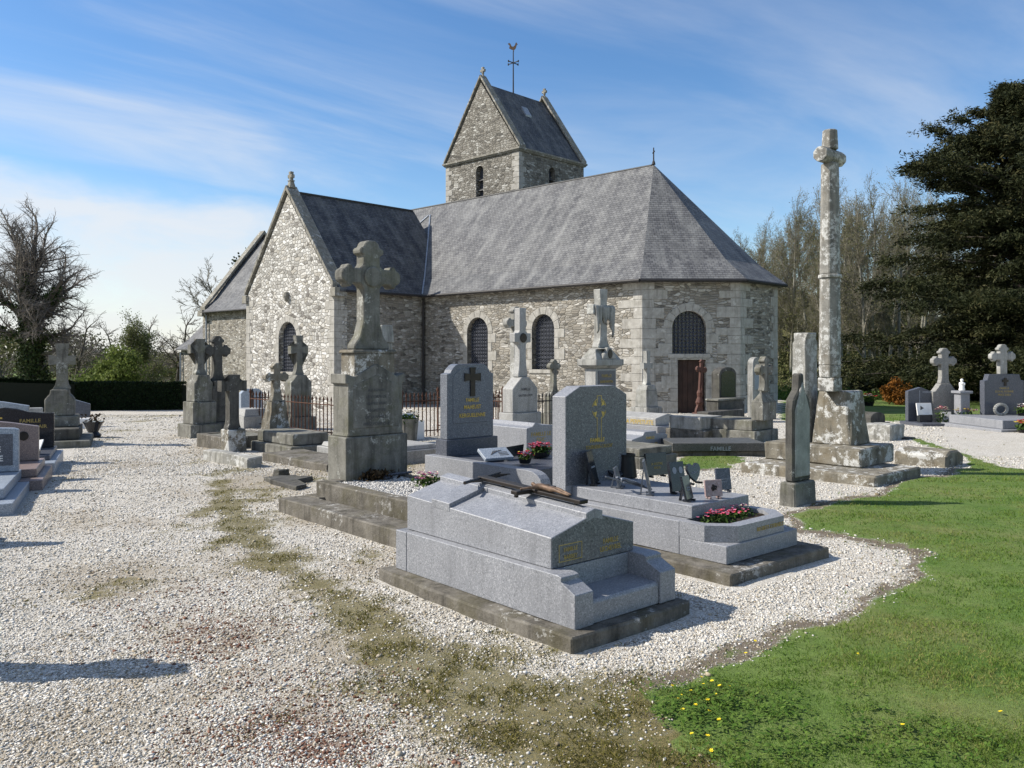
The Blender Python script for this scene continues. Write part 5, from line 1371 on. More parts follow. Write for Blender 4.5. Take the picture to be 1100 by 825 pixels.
    bm = new(); box(bm, max(.02, sx), max(.02, sx)+sw, sy, hy-.004, .300, .42); obj('slab', bm, M['granite'], t, bev=.006)
    ch = .16*hw/.8
    bm = new(); pxz(bm, [(hx, .302), (hx+hw, .302), (hx+hw, .30+hs), (hx+hw-ch*1.1, .30+ht), (hx+ch*1.1, .30+ht), (hx, .30+hs)], hy, hy+hd); hstone = obj('headstone', bm, M['granite'], t, bev=.004)
    e = .004; bm = new(); pxz(bm, [(hx+e, .304+.12), (hx+hw-e, .304+.12), (hx+hw-e, .30+hs-e), (hx+hw-ch*1.1-e, .30+ht-e), (hx+ch*1.1+e, .30+ht-e), (hx+e, .30+hs-e)], hy-.002, hy+.02); obj('polished_shade_face', bm, M['polished'], hstone)  # polished front, with part of its shade put into the darker granite colour
    cxm = hx+hw/2+.03
    zc = .30+Hf.hz(439, hw/2)          # gilt cross engraved on the headstone
    bm = new(); e = .0025; r = .105
    for i in range(28):
        a0, a1 = i*2*math.pi/28, (i+1)*2*math.pi/28
        if i % 7 in (0, 6): continue
        pxz(bm, [(cxm+r*math.cos(a0)*.98, zc+r*math.sin(a0)), (cxm+(r+.006)*math.cos(a0)*.98, zc+(r+.006)*math.sin(a0)), (cxm+(r+.006)*math.cos(a1)*.98, zc+(r+.006)*math.sin(a1)), (cxm+r*math.cos(a1)*.98, zc+r*math.sin(a1))], hy-e-.003, hy+.01)
    for s1 in (-1, 1):
        for s2 in (-1, 1): pxz(bm, [(cxm+s1*.035, zc+s2*.03), (cxm+s1*.085, zc+s2*.04), (cxm+s1*.055, zc+s2*.085)], hy-e-.003, hy+.01)
        box(bm, cxm+s1*.033-.0025, cxm+s1*.033+.0025, hy-e-.003, hy+.01, zc-.34, zc-.09); box(bm, cxm+s1*.033-.0025, cxm+s1*.033+.0025, hy-e-.003, hy+.01, zc+.06, zc+.135)
    box(bm, cxm-.036, cxm+.036, hy-e-.003, hy+.01, zc-.346, zc-.341); box(bm, cxm-.036, cxm+.036, hy-e-.003, hy+.01, zc+.136, zc+.141)
    obj('gilt_cross', bm, M['gold'], hstone)
    text(hstone, 'inscription', 'FAMILLE', .062, M['gold'], (cxm-.03, hy-.005, .30+Hf.hz(474.5, hw/2)), .002, 90)
    text(hstone, 'inscription', 'TOURNERIE-CAUCHY', .055, M['goldworn'], (cxm, hy-.005, .30+Hf.hz(481.5, hw/2)), .002, 90, 0, .78)
    text(t, 'inscription', 'REGRETS ETERNELS', .05, M['goldworn'], (W*.62, .017, .215), .0015, 90)
    # flowers growing in the planter
    bouquet(B, W*.33, .34, .265, 'planter_flowers', 'pink and red flowers planted at the foot of the headstone tomb, fuller clump', .46, .22, .08, ['pink', 'rose', 'red'], 46, .017, nl=330)
    bouquet(B, W*.66, .40, .265, 'planter_flowers', 'pink flowers planted at the right end of the stone planter', .36, .24, .07, ['pink', 'rose', 'cream'], 34, .017, nl=300)
    Z = .422
    def plaque(u, v, w, h, th, rz, tilt, mat, label, shape='rect', txt=None, name='memorial_plaque', feet=True, tm=None):
        x, y = B.loc(u, v, Z)
        p = thing(name, label, 'plaque', B.W(x, y, Z+.001), B.t+R(rz), 'memorial plaques on the granite tomb'); p.rotation_euler = (0, 0, B.t+R(rz))
        rt = Matrix.Rotation(R(tilt), 4, 'X'); bm = new(); z0 = .02 if feet else .002
        P = {'rect': [(-w/2, z0), (w/2, z0), (w/2, h), (-w/2, h)],
             'heart': [(0, z0), (w*.34, h*.38), (w*.5, h*.72), (w*.42, h*.93), (w*.22, h), (0, h*.82), (-w*.22, h), (-w*.42, h*.93), (-w*.5, h*.72), (-w*.34, h*.38)],
             'peak': [(-w/2, z0), (w/2, z0), (w/2, h*.8), (0, h), (-w/2, h*.8)],
             'oval': [(w/2*math.cos(i*math.pi/8)*1.0, h/2+z0/2+h/2*math.sin(i*math.pi/8)) for i in range(16)]}[shape]
        pxz(bm, P, -th/2, th/2); bmesh.ops.transform(bm, matrix=rt, verts=bm.verts); sl_ = obj('slab', bm, mat, p, bev=.003)
        if feet:
            for s_ in (-1, 1):
                bm = new(); box(bm, s_*w*.3-.012, s_*w*.3+.012, -.035, .05, 0, .019); obj('foot', bm, mat, p, bev=.003)
        bm = new(); ya = -math.sin(R(tilt))*h*.7
        solid(bm, [(-.02, .09, 0), (.02, .09, 0), (.02, .105, 0), (-.02, .105, 0)], [(-.02, ya+th*.6, h*.7), (.02, ya+th*.6, h*.7), (.02, ya+th*.6+.012, h*.7), (-.02, ya+th*.6+.012, h*.7)]); obj('prop', bm, mat, p)
        if txt:
            q = text(sl_, 'inscription', txt, w*.13, tm or M['goldworn'], (0, 0, 0), .001, 90)
            q.matrix_local = rt @ Matrix.Translation((0, -th/2-.002, h*.5)) @ Matrix.Rotation(R(90), 4, 'X')
        return p
    D = K = M['black']
    plaque(640, 521, .20, .36, .028, 27, -14, D, 'tall dark plaque seen edge-on, closest to the cut-corner headstone', txt='SOUVENIR', tm=M['engrave'])
    plaque(667, 524, .17, .22, .022, 33, -16, M['steel'], 'narrow grey plaque leaning back in front of the black flower pot')
    plaque(699, 531, .20, .34, .024, 38, -12, M['steel'], 'tall thin grey plaque on a round foot beside the square dark plaque')
    plaque(706, 512.5, .30, .27, .03, -10, -8, D, 'square dark plaque with small gilt lettering behind the others', txt='A NOTRE\nPAPA', tm=M['goldworn'])
    plaque(729, 530, .19, .31, .04, -8, -10, K, 'black double plaque with two pale oval portraits', txt=None)
    x, y = B.loc(729, 530, Z)
    plaque(747, 520, .24, .22, .03, 2, -12, D, 'dark heart shaped plaque behind the black double plaque', shape='heart', txt='REGRETS', tm=M['engrave'])
    plaque(741, 538.5, .15, .24, .024, 12, -14, D, 'small blue-black plaque nearest the slab edge on narrow feet', txt='A MON\nEPOUX', tm=M['engrave'])
    plaque(767, 535.5, .18, .175, .026, -26, -10, M['pink_stone'], 'small pinkish square plaque with a dark rose on it')
    plaque(778, 528.5, .17, .235, .022, -22, -10, M['granite_dark'], 'dark grey upright plaque behind the pink plaque', txt='A NOTRE\nMAMIE', tm=M['engrave'])
    # oval portraits on the double plaque, rose on the pink one
    for o in [o for o in bpy.data.objects if o.get('label', '').startswith('black double')]:
        for s_ in (-1, 1):
            bm = new(); pxz(bm, [(s_*.042+.026*math.cos(i*math.pi/8), .225+.034*math.sin(i*math.pi/8)) for i in range(16)], -.003, .003); bmesh.ops.transform(bm, matrix=Matrix.Rotation(R(-10), 4, 'X') @ Matrix.Translation((0, -.022, 0)), verts=bm.verts); obj('portrait', bm, M['engrave'], o)
    for o in [o for o in bpy.data.objects if o.get('label', '').startswith('small pinkish')]:
        bm = new()
        for i in range(9):
            a = i*2.4; r_ = .006*math.sqrt(i); lathe(bm, [(.008, 0), (.011, .004), (.004, .009)], 8, (r_*math.cos(a)*1.6, r_*math.sin(a)*1.6))
        bmesh.ops.transform(bm, matrix=Matrix.Rotation(R(-10), 4, 'X') @ Matrix.Translation((0, -.013, .10)) @ Matrix.Rotation(R(90), 4, 'X'), verts=bm.verts); obj('rose', bm, M['bronze'], o)
    # open-book plaque near the headstone
    x, y = B.loc(657, 514, Z); p = thing('book_plaque', 'dark open book plaque lying by the headstone', 'plaque', B.W(x, y, Z+.002), B.t+R(14))
    for s_ in (-1, 1):
        bm = new(); pxz(bm, [(0, .02), (s_*.13, .055), (s_*.13, .08), (s_*.05, .075), (0, .05)], -.09, .09); bmesh.ops.transform(bm, matrix=Matrix.Rotation(R(28), 4, 'X'), verts=bm.verts)
        bmesh.ops.translate(bm, vec=(0, 0, .03), verts=bm.verts); obj('page', bm, D, p, bev=.003)
    bm = new(); box(bm, -.06, .06, -.05, .08, 0, .04); obj('stand', bm, D, p)
    # black pot
    x, y = B.loc(676, 513, Z); p = thing('flower_pot', 'empty black plastic flower pot standing on the granite slab', 'pot', B.W(x, y+.04, Z+.001), 0)
    bm = new(); lathe(bm, [(.115, 0), (.118, .01), (.092, .235), (.10, .236), (.10, .26), (.088, .26), (.085, .15)], 22); obj('pot', bm, M['plastic'], p, smooth=False)
    # reclining grey crucifix
    x, y = B.loc(700, 528, Z); p = thing('metal_crucifix', 'grey cast metal crucifix leaning low among the plaques', 'crucifix', B.W(x, y, Z+.015), B.t+R(58)); p.rotation_euler = (R(16), 0, B.t+R(58))
    bm = new(); box(bm, -.018, .018, 0, .50, 0, .016); obj('upright', bm, M['steel'], p, bev=.004)
    bm = new(); box(bm, -.14, .14, .31, .345, .002, .0175); obj('crossbar', bm, M['steel'], p, bev=.004)
    skin('figure', [(a*.68, b*.72-.02, c*.6-.01) for a, b, c in Vv], Ee, [.024]*3+[.012, .018]+[.012]*6+[.016, .012, .010]*2, M['steel'], p)
    return A, B
FA, FB = front_graves()

def middle_graves():
    # ---- tall grey cross on a gabled pedestal, with its gravelled plot
    K1 = Fr(313, 554.5, 42.5)
    t = fthing(K1, 'gravel_plot', 'low stepped concrete plot filled with gravel at the foot of the tall grey cross', 'grave plot')
    ux, uy = K1.loc(344, 533, .17)
    Lk, Wk = 2.5, 1.75
    KEEP.append((K1, -.02, Wk+.3, -Lk-.1, .4))
    bm = new(); box(bm, 0, .34, -Lk, .32, -.1, .175); box(bm, .341, Wk, -.02, .32, -.1, .174); box(bm, .341, Wk, -Lk, -Lk+.3, -.1, .174); box(bm, Wk-.3, Wk, -Lk+.301, -.021, -.1, .173); rough(bm, .006, .5, 2); obj('step', bm, M['concrete'], t, bev=.012)
    x0 = max(.16, ux); y1 = .2; zt = .345
    bm = new(); box(bm, x0, x0+.16, -Lk+.2, y1, .12, zt); box(bm, x0+.161, Wk-.1, y1-.15, y1, .12, zt-.002); box(bm, x0+.161, Wk-.1, -Lk+.2, -Lk+.34, .12, zt-.002); box(bm, Wk-.24, Wk-.1, -Lk+.341, y1-.151, .12, zt-.003); rough(bm, .005, .5, 3); obj('kerb', bm, M['concrete'], t, bev=.012)
    bm = new(); box(bm, x0+.1, Wk-.2, -Lk+.3, y1-.1, .1, .315); obj('bed', bm, m_plain('gravel_bed', (.22, .2, .17), .95, scale=60), t)
    n = 5200; X = RNG.uniform(x0+.17, Wk-.25, n); Y = RNG.uniform(-Lk+.36, y1-.16, n); S = RNG.uniform(.008, .016, n)
    base = np.array([[-1, -1, -1], [1, -1, -1], [1, 1, -1], [-1, 1, -1], [-1, -1, 1], [1, -1, 1], [1, 1, 1], [-1, 1, 1]])*.65
    V = base[None]*(1+RNG.uniform(-.4, .4, (n, 8, 3)))*S[:, None, None]+np.stack([X, Y, .318+0*X], 1)[:, None]
    q = np.array([[0, 3, 2, 1], [4, 5, 6, 7], [0, 1, 5, 4], [1, 2, 6, 5], [2, 3, 7, 6], [3, 0, 4, 7]])
    c = np.array([.6, .585, .55])*RNG.uniform(.4, 1.15, (n, 1))
    o = mesh_np('gravel_infill', V.reshape(-1, 3), (q[None]+np.arange(n)[:, None, None]*8).reshape(-1, 4), M['pebble'], t, np.repeat(c, 8, 0)); o["kind"] = "stuff"
    D = Fr(372, 517, 42.5, .33)
    w = D.wx(438); d = D.dy(352); zb = D.hz(470.5); sh = D.hz(413); pk = D.hz(391.6)

    t = fthing(D, 'tall_cross_monument', 'tall grey stone cross on a gabled pedestal standing above the gravelled plot', 'monument')
    bm = new(); box(bm, 0, w, 0, d, -.1, zb); obj('base', bm, M['stone'], t, bev=.012)
    i = .035; bm = new(); mid = w/2
    pxz(bm, [(i, zb+.002), (w-i, zb+.002), (w-i-.02, zb+.05), (w-i-.02, sh), (w-i+.02, sh+.0), (w-i+.02, sh+.13), (w-.14, sh+.09), (mid+.02, pk), (mid-.02, pk), (.14, sh+.09), (i-.02, sh+.13), (i-.02, sh), (i+.02, sh), (i+.02, zb+.05)], .035, d-.035)
    obj('pedestal', bm, M['stone'], t, bev=.012)
    bm = new()
    pxz(bm, [(.12, zb+.1), (w-.12, zb+.1), (w-.12, sh-.02), (mid, pk-.13), (.12, sh-.02)], .027, .06); obj('panel', bm, M['stone'], t, bev=.008)
    for k in range(6):
        text(t, 'inscription', ('ICI REPOSE', 'LE CORPS DE', 'NOTRE MERE', 'REGRETTEE', 'DE SA FAMILLE', 'PRIEZ POUR ELLE')[k], .052, M['inkgrey'], (mid, .024, sh-.1-k*.085), .001, 90)
    zb2 = D.hz(376, .2, .1); zt2 = D.hz(404, .2, .1)
    cw = .30; c0 = mid
    bm = new(); box(bm, c0-.30, c0+.30, .06, d-.05, sh+.02, zb2-.04); taper(bm, c0-.34, c0+.34, .045, d-.035, zb2-.039, zb2+.005, .02); obj('upper_block', bm, M['stone_lichen'], t, bev=.012)
    top = D.hz(259.5, c0, d/2); azc = D.hz(298, c0, d/2)
    P = cross_pts(.155, top-zb2, .36, azc-zb2, .15, 'flare', .0, wb=.27, hb=.34, c=.07)
    A_ = .36
    # knobbed ends
    P = cross_pts(.122, top-zb2, .44, azc-zb2, .098, 'bud', wb=.26, hb=.36, c=.05)
    bm = new(); pxz(bm, shift(P, c0, zb2+.006), d/2-.095, d/2+.095); obj('cross', bm, M['stone'], t, bev=.018)
    bm = new(); lathe(bm, [(.115, 0), (.13, .01), (.115, .02)], 20); bmesh.ops.transform(bm, matrix=Matrix.Translation((c0, d/2-.108, azc)) @ Matrix.Rotation(R(90), 4, 'X'), verts=bm.verts); obj('rosette', bm, M['stone'], t)
    # things lying on its gravel
    bouquet(K1, *K1.loc(459, 520, .33), .335, 'flower_posy', 'mauve and pink posy lying on gravel below the tall grey cross', .34, .24, .10, ['mauve', 'rose', 'cream'], 40, .026, nl=140)
    x, y = D.loc(420, 514, 0.0)
    tt = thing('withered_wreath', 'dark withered wreath on the gravel against the pedestal of the tall cross', 'wreath', D.W(D.wx(398), -.12, .0), D.t)
    C = np.stack([RNG.normal(0, .11, 260), RNG.normal(0, .06, 260), np.abs(RNG.normal(.05, .03, 260))], 1); leaf_mesh('leaves', C, None, RNG.uniform(.02, .05, 260), .5, M['dryleaf'], tt)
    tt = thing('fallen_ornament', 'broken grey ornament lying beside the withered wreath', 'ornament', D.W(D.wx(419), -.15, .01), D.t+.2)
    bm = new()
    for k in range(5): tube(bm, (-.2+k*.09, .03*math.sin(k), .03), (-.11+k*.09, .03*math.sin(k+1), .035), .02, .016, 6)
    box(bm, -.24, -.1, -.05, .05, 0, .02); obj('ornament', bm, M['granite_dark'], tt, bev=.004)

    # ---- stepped headstone with bronze cross
    C = Fr(480, 489.8, 42, .46)
    w = C.wx(534.8); d = C.dy(467.8); hb = C.hz(473); xl = C.wx(477.2, .0)-.0
    ht = C.hz(391, w/2); hsx = C.hz(402, 0)

    t = fthing(C, 'stepped_headstone_tomb', 'blue-grey granite headstone with stepped shoulders and dark cross, on a slab tomb', 'tomb')
    Ls = 2.05; xs0 = -.13; xs1 = w+.2
    KEEP.append((C, xs0-.2, xs1+.2, -Ls-.2, d+.3))
    bm = new(); box(bm, xs0-.1, xs1+.1, -Ls-.15, d+.2, -.62, -.30); obj('footing', bm, M['concrete'], t, bev=.012)
    bm = new(); pts = [(-Ls+.22, -.299), (d+.08, -.299), (d+.08, -.003), (-Ls+.26, -.003)]+[(-Ls+.26-.26*math.sin(a), -.15+.147*math.cos(a)) for a in (math.pi/8, math.pi/4, 3*math.pi/8, math.pi/2)]+[(-Ls, -.299)]
    pyz(bm, pts, xs0, xs0+.16); pyz(bm, pts, xs1-.16, xs1); obj('side_block', bm, M['granite'], t, bev=.005)
    bm = new(); box(bm, xs0+.161, xs1-.161, -Ls+.3, d+.07, -.299, -.02); obj('slab', bm, M['granite_dark'], t, bev=.006)
    bm = new(); box(bm, 0, w, 0, d, -.019, hb); obj('base', bm, M['granite_dark'], t, bev=.006)
    a = .045; q = .12
    P = [(a, hb+.002), (w-a, hb+.002), (w-a, hsx-.14), (w-a, hsx), (w-a-.06, hsx+.01), (w-a-.085, hsx+.06), (w-a-.15, ht-.02), (w-a-.2, ht), (a+.2, ht), (a+.15, ht-.02), (a+.085, hsx+.06), (a+.06, hsx+.01), (a, hsx)]
    bm = new(); pxz(bm, P, .05, d-.05); hs = obj('headstone', bm, m_granite('slate_blue_granite', (0.04, 0.045, 0.055), (0.125, 0.137, 0.16), (0.25, 0.265, 0.29), .35, 110, .1), t, bev=.006)
    bm = new(); pxz(bm, [(a+.10, hb+.22), (w-a-.10, hb+.22), (w-a-.10, hsx-.05), (w-a-.16, hsx+.03), (w-a-.22, ht-.07), (a+.22, ht-.07), (a+.16, hsx+.03), (a+.10, hsx-.05)], .042, .06); obj('panel', bm, hs.data.materials[0], hs, bev=.004)
    zc = C.hz(409.5, w/2)
    bm = new(); pxz(bm, shift(cross_pts(.042, .42, .15, .28, .045, 'flare', .3), w/2+.02, zc-.22), .022, .0375); obj('bronze_cross', bm, M['bronze'], hs, bev=.004)
    for v, b, s in ((431.5, 'FAMILLE', .075), (439.2, 'MAHEUST', .08), (448, 'KERGUELENNE', .08)):
        text(hs, 'inscription', b, s, M['gold'], (w/2+.02, .035, C.hz(v, w/2)), .0015, 90, 0, .9)
    bouquet(C, *C.loc(580, 491, -.01), -.005, 'red_flowers', 'long red and pink flower arrangement on the slate-blue tomb', .42, .24, .10, ['red', 'pink', 'red', 'rose'], 60, .026, .07, nl=200)
    bouquet(C, *C.loc(564, 498, -.01), -.005, 'small_bouquet', 'small dark red bouquet with yellow leaves in front of the long red arrangement', .20, .16, .08, ['red', 'yellow', 'red', 'mauve'], 26, .022, .06, nl=90)
    x, y = C.loc(532, 494, -.01)
    p = thing('book_plaque', 'grey engraved plaque lying tilted on the slate-blue tomb', 'plaque', C.W(x, y, -.01), C.t-R(12)); bm = new(); box(bm, -.22, .22, -.13, .13, 0, .045); bmesh.ops.transform(bm, matrix=Matrix.Translation((0, 0, .06)) @ Matrix.Rotation(R(26), 4, 'X'), verts=bm.verts); sl = obj('slab', bm, M['granite_blue'], p, bev=.005)
    bm = new(); box(bm, -.15, .15, .02, .06, -.012, .11); obj('stand', bm, M['granite_dark'], p)
    bm = new()
    for k in range(5): tube(bm, (-.1+.03*k, -.05+.02*k, 0), (-.02+.03*k, .05, .0), .006, n=5)
    for k in range(3): box(bm, .03, .17, -.07+k*.035, -.06+k*.035, -.003, .003)
    bmesh.ops.transform(bm, matrix=Matrix.Translation((0, 0, .06)) @ Matrix.Rotation(R(26), 4, 'X') @ Matrix.Translation((0, 0, .046)), verts=bm.verts); obj('engraving', bm, M['inkgrey'], sl)
    x, y = C.loc(556, 490, -.01); p = thing('memorial_plaque', 'small black plaque standing behind the red flowers', 'plaque', C.W(x, y+.05, -.01), C.t-R(20)); bm = new(); pxz(bm, [(-.11, 0), (.11, 0), (.13, .16), (-.13, .13)], -.015, .015); obj('slab', bm, M['black'], p, bev=.003); bm = new(); box(bm, -.02, .02, .016, .09, 0, .015); obj('foot', bm, M['black'], p)

    # ---- white-grey cross monument with medallion
    Fm = Fr(551, 474, 44); w = Fm.wx(577.8); d = Fm.dy(539.6)

    g = lambda v: Fm.hz(v, w/2, d/2)
    t = fthing(Fm, 'medallion_cross', 'pale granite cross with a round dark medallion on a curved pedestal', 'monument')
    bm = new(); box(bm, -.2, w+.2, -.2, d+.2, -.3, .16); obj('step', bm, M['granite_pale'], t, bev=.012)
    z1 = Fm.hz(444); z2 = Fm.hz(418); z3 = g(405)
    bm = new(); box(bm, -.06, w+.06, -.06, d+.06, .162, z1); obj('base', bm, M['granite_pale'], t, bev=.01)
    s = .105; m_ = w/2
    bm = new(); pxz(bm, [(0, z1+.002), (w, z1+.002), (w, z2), (m_+(m_)*.62, z2+(z3-z2)*.55), (m_+s+.02, z3), (m_-s-.02, z3), (m_-m_*.62, z2+(z3-z2)*.55), (0, z2)], .0, d); obj('pedestal', bm, M['granite_pale'], t, bev=.012)
    text(t, 'inscription', 'FAMILLE', .09, M['inkgrey'], (m_, -.003, Fm.hz(420)), .001, 90); text(t, 'inscription', 'GAUTIER-LEROY', .075, M['inkgrey'], (m_, -.003, Fm.hz(426.5)), .001, 90, 0, .85)
    tp = g(331); ac = g(363)
    bm = new(); pxz(bm, shift(cross_pts(s, tp-z3, .27, ac-z3, .11, 'plain', wb=s+.05, hb=.5, c=.05), m_, z3+.002), d/2-.10, d/2+.10); obj('cross', bm, M['granite_pale'], t, bev=.014)
    bm = new(); lathe(bm, [(.10, 0), (.115, .012), (.10, .024)], 20); bmesh.ops.transform(bm, matrix=Matrix.Translation((m_, d/2-.102, ac)) @ Matrix.Rotation(R(90), 4, 'X'), verts=bm.verts); obj('medallion', bm, M['bronze'], t)
    # lichened ornate cross just behind
    Bc = Fr(549, 462, 45); bw = .34
    t = fthing(Bc, 'ornate_cross', 'white lichened cross with budded arms just behind the medallion cross', 'cross')
    zt = Bc.hz(329, .17); za = Bc.hz(347, .17)
    bm = new(); taper(bm, -.12, .46, -.1, .4, -.3, 1.0, .06); obj('pedestal', bm, M['stone_white'], t, bev=.015)
    bm = new(); pxz(bm, shift(cross_pts(.11, zt-1.0, .40, za-1.0, .10, 'bud', wb=.2, hb=.4), .17+.12, 1.002), .04, .24); obj('cross', bm, M['stone_white'], t, bev=.015)
    # two tombs in front of it
    H = Fr(554, 503, 43); h = H.hz(465); 
    t = fthing(H, 'white_tomb', 'plain whitish tomb slab right of the medallion cross with red posy', 'tomb'); bm = new(); box(bm, 0, 1.0, 0, 1.9, -.3, .30); obj('base', bm, M['granite_pale'], t, bev=.01); bm = new(); taper(bm, .06, .94, .06, 1.8, .302, .56, .05); obj('lid', bm, M['granite_pale'], t, bev=.01)
    bouquet(H, .35, 1.2, .565, 'red_posy', 'dark red posy on the whitish tomb beside the medallion cross', .34, .26, .12, ['red'], 46, .03, .05)
    H2 = Fr(566, 512, 42); w = H2.wx(596); zt = .72
    t = fthing(H2, 'lettered_tomb', 'light grey granite tomb with gilt letters just left of the cut-corner headstone', 'tomb')
    bm = new(); box(bm, -.08, w+.1, .1, 2.1, -.2, .3); obj('base', bm, M['granite'], t, bev=.008)
    zz_ = H2.hz(459); bm = new(); pxz(bm, [(0, .302), (w, .302), (w, zz_), (w*.55, zz_+.02), (.18, zz_+.06), (.12, zz_), (0, zz_-.02)], 0, 1.95); obj('lid', bm, M['granite'], t, bev=.008)
    for v, b in ((466, 'FAMILLE LE'), (472, 'DUC')): text(t, 'inscription', b, .09, M['goldworn'], (w/2, -.003, H2.hz(v, w/2)-.03), .0015, 90)
    # white kerbed tomb left of the stepped headstone
    E = Fr(446, 497, 43); w = E.wx(475)
    t = fthing(E, 'white_ledger', 'low white stone tomb between the tall grey cross and the stepped headstone', 'tomb'); bm = new(); box(bm, -.9, w, 0, 1.9, -.2, .22); obj('base', bm, M['granite_pale'], t, bev=.012); bm = new(); taper(bm, -.84, w-.06, .06, 1.84, .222, .30, .03); obj('slab', bm, M['granite_pale'], t, bev=.01)
    # statue pedestal with shrouded cross
    S = Fr(640, 474, 44); w = S.wx(662); d = S.dy(628); m_ = w/2

    g = lambda v: S.hz(v, m_, d/2)
    t = fthing(S, 'shrouded_cross_monument', 'tall pedestal carrying a stone cross draped with a carved shroud', 'monument')
    zc0, zc1 = S.hz(396), S.hz(386)
    bm = new(); box(bm, -.18, w+.18, -.18, d+.18, -.3, .5); taper(bm, -.12, w+.12, -.12, d+.12, .502, .68, .07); obj('base', bm, M['granite_pale'], t, bev=.012)
    bm = new(); box(bm, 0, w, 0, d, .682, zc0-.002); obj('pedestal', bm, M['granite_pale'], t, bev=.01)
    bm = new(); box(bm, .08, w-.05, -.012, .03, 1.0, zc0-.06); obj('panel', bm, M['granite_dark'], t)
    text(t, 'inscription', 'FAMILLE', .10, M['goldworn'], (m_, -.016, S.hz(405.5)), .0015, 90); text(t, 'inscription', 'BARBE-MARTIN', .085, M['goldworn'], (m_, -.016, S.hz(411.5)), .0015, 90, 0, .8)
    bm = new(); taper(bm, -.02, w+.02, -.02, d+.02, zc0, zc0+.07, -.10); box(bm, -.13, w+.13, -.13, d+.13, zc0+.072, zc1); taper(bm, -.08, w+.08, -.08, d+.08, zc1+.001, zc1+.24, .16); obj('cornice', bm, M['stone_pale'], t, bev=.01)
    bm = new(); pxz(bm, [(m_-.26, zc1), (m_+.26, zc1), (m_+.2, zc1+.12), (m_+.1, zc1+.2), (m_+.08, zc1+.28), (m_-.08, zc1+.28), (m_-.1, zc1+.2), (m_-.2, zc1+.12)], -.12, .0); obj('crest', bm, M['stone_pale'], t, bev=.02)
    bm = new(); pxz(bm, [(m_+.075*math.cos(i*math.pi/9), zc1+.13+.11*math.sin(i*math.pi/9)) for i in range(18)], -.135, -.11); obj('medallion', bm, M['bronze'], t)
    zf = g(374); zt = g(311); za = g(333)
    bm = new(); taper(bm, m_-.26, m_+.26, d/2-.24, d/2+.24, zc1+.242, zf, .08); obj('plinth', bm, M['stone_pale'], t, bev=.02)
    bm = new(); pxz(bm, shift(cross_pts(.12, zt-zf, .38, za-zf, .10, 'flare', .2, wb=.2, hb=.3), m_, zf+.002), d/2-.11, d/2+.11); obj('cross', bm, M['stone_pale'], t, bev=.015)
    bm = new()      # shroud: cloth over both arms, hanging in folds and sagging across the front
    nu, nv = 26, 12; grid = []
    for i in range(nu+1):
        f = i/nu*2-1; x = m_+f*.36; row = []
        ln = (.16+(.72 if f > 0 else .62)*abs(f)**1.6) if abs(f) > .40 else .26+.22*(1-abs(f)/.40)
        for j in range(nv+1):
            s_ = j/nv; fold = .028*math.sin(f*21+s_*1.4)*(0.3+s_)
            z = za+.115-ln*max(0, s_-.12) - (.05*(1-abs(f))*s_); y = d/2-.115-.05*min(1, s_*4)-fold+(.14*(1-s_/.12) if s_ < .12 else 0)
            row.append(bm.verts.new((x*(1-.0*s_)+(.06*-f*s_), y, z)))
        grid.append(row)
    for i in range(nu):
        for j in range(nv): bm.faces.new((grid[i][j], grid[i+1][j], grid[i+1][j+1], grid[i][j+1]))
    o = obj('shroud', bm, M['stone_pale'], t, smooth=True); md = o.modifiers.new('solid', 'SOLIDIFY'); md.thickness = .05

    # ---- small crosses by the wall
    def small_cross(fr, name, label, mat, ped, w, A, H, style, vtop, va, tilt=0, d=.3, pw=.3):
        t = fthing(fr, name, label, 'cross'); zt = fr.hz(vtop, 0, .1); za = fr.hz(va, 0, .1)
        bm = new(); box(bm, -pw-.1, pw+.1, -.08, d+.08, -.4, ped*.35); obj('base', bm, mat, t, bev=.012)
        bm = new(); taper(bm, -pw, pw, 0, d, ped*.35+.002, ped*.85, .03); taper(bm, -pw*.9, pw*.9, .03, d-.03, ped*.85+.001, ped, pw*.3, .02); obj('pedestal', bm, mat, t, bev=.015)
        bm = new(); pxz(bm, shift(cross_pts(w, zt-ped, A, za-ped, w*.95, style, wb=w*1.7, hb=.22), 0, ped+.002), d/2-.08, d/2+.08); obj('cross', bm, mat, t, bev=.012)
        return t
    J = Fr(598.5, 456, 45); small_cross(J, 'wall_cross', 'small dark grey cross below the second choir window', M['stone'], 1.0, .075, .24, 0, 'bud', 386, 393.5)
    K = Fr(701, 450, 45); small_cross(K, 'pinnacle_cross', 'slender lichened cross on a pedestal left of the brown church door', M['stone_pale'], 1.15, .085, .26, 0, 'flare', 377, 393, pw=.34, d=.5)
    # red-brown iron cross
    Lx = Fr(750.5, 447.5, 40); t = fthing(Lx, 'iron_cross', 'red-brown cast iron cross leaning in front of the church door', 'cross'); t.rotation_euler = (0, R(5), Lx.t)
    Ht = (447.5-386)*Lx.O.y/F
    bm = new(); taper(bm, -.26, .26, -.2, .2, -.3, .14, .06); obj('foot', bm, M['ironred'], t, bev=.01)
    bm = new(); pxz(bm, shift(cross_pts(.075, Ht-.14, .30, Ht-.50, .07, 'bud', wb=.2, hb=.5), 0, .142), -.045, .045); tube(bm, (0, -.06, .9), (0, -.06, 1.25), .05, .03, 8); lathe(bm, [(.08, .35), (.15, .5), (.09, .7), (.12, .85), (.07, 1.0)], 10)
    obj('cross', bm, M['ironred'], t, bev=.008)
    # dark arched stele and its box tomb
    Mb = Fr(761, 459, 44); w = Mb.wx(800); t = fthing(Mb, 'box_tomb', 'blackened low box tomb in front of the arched stele', 'tomb'); h = Mb.hz(443)
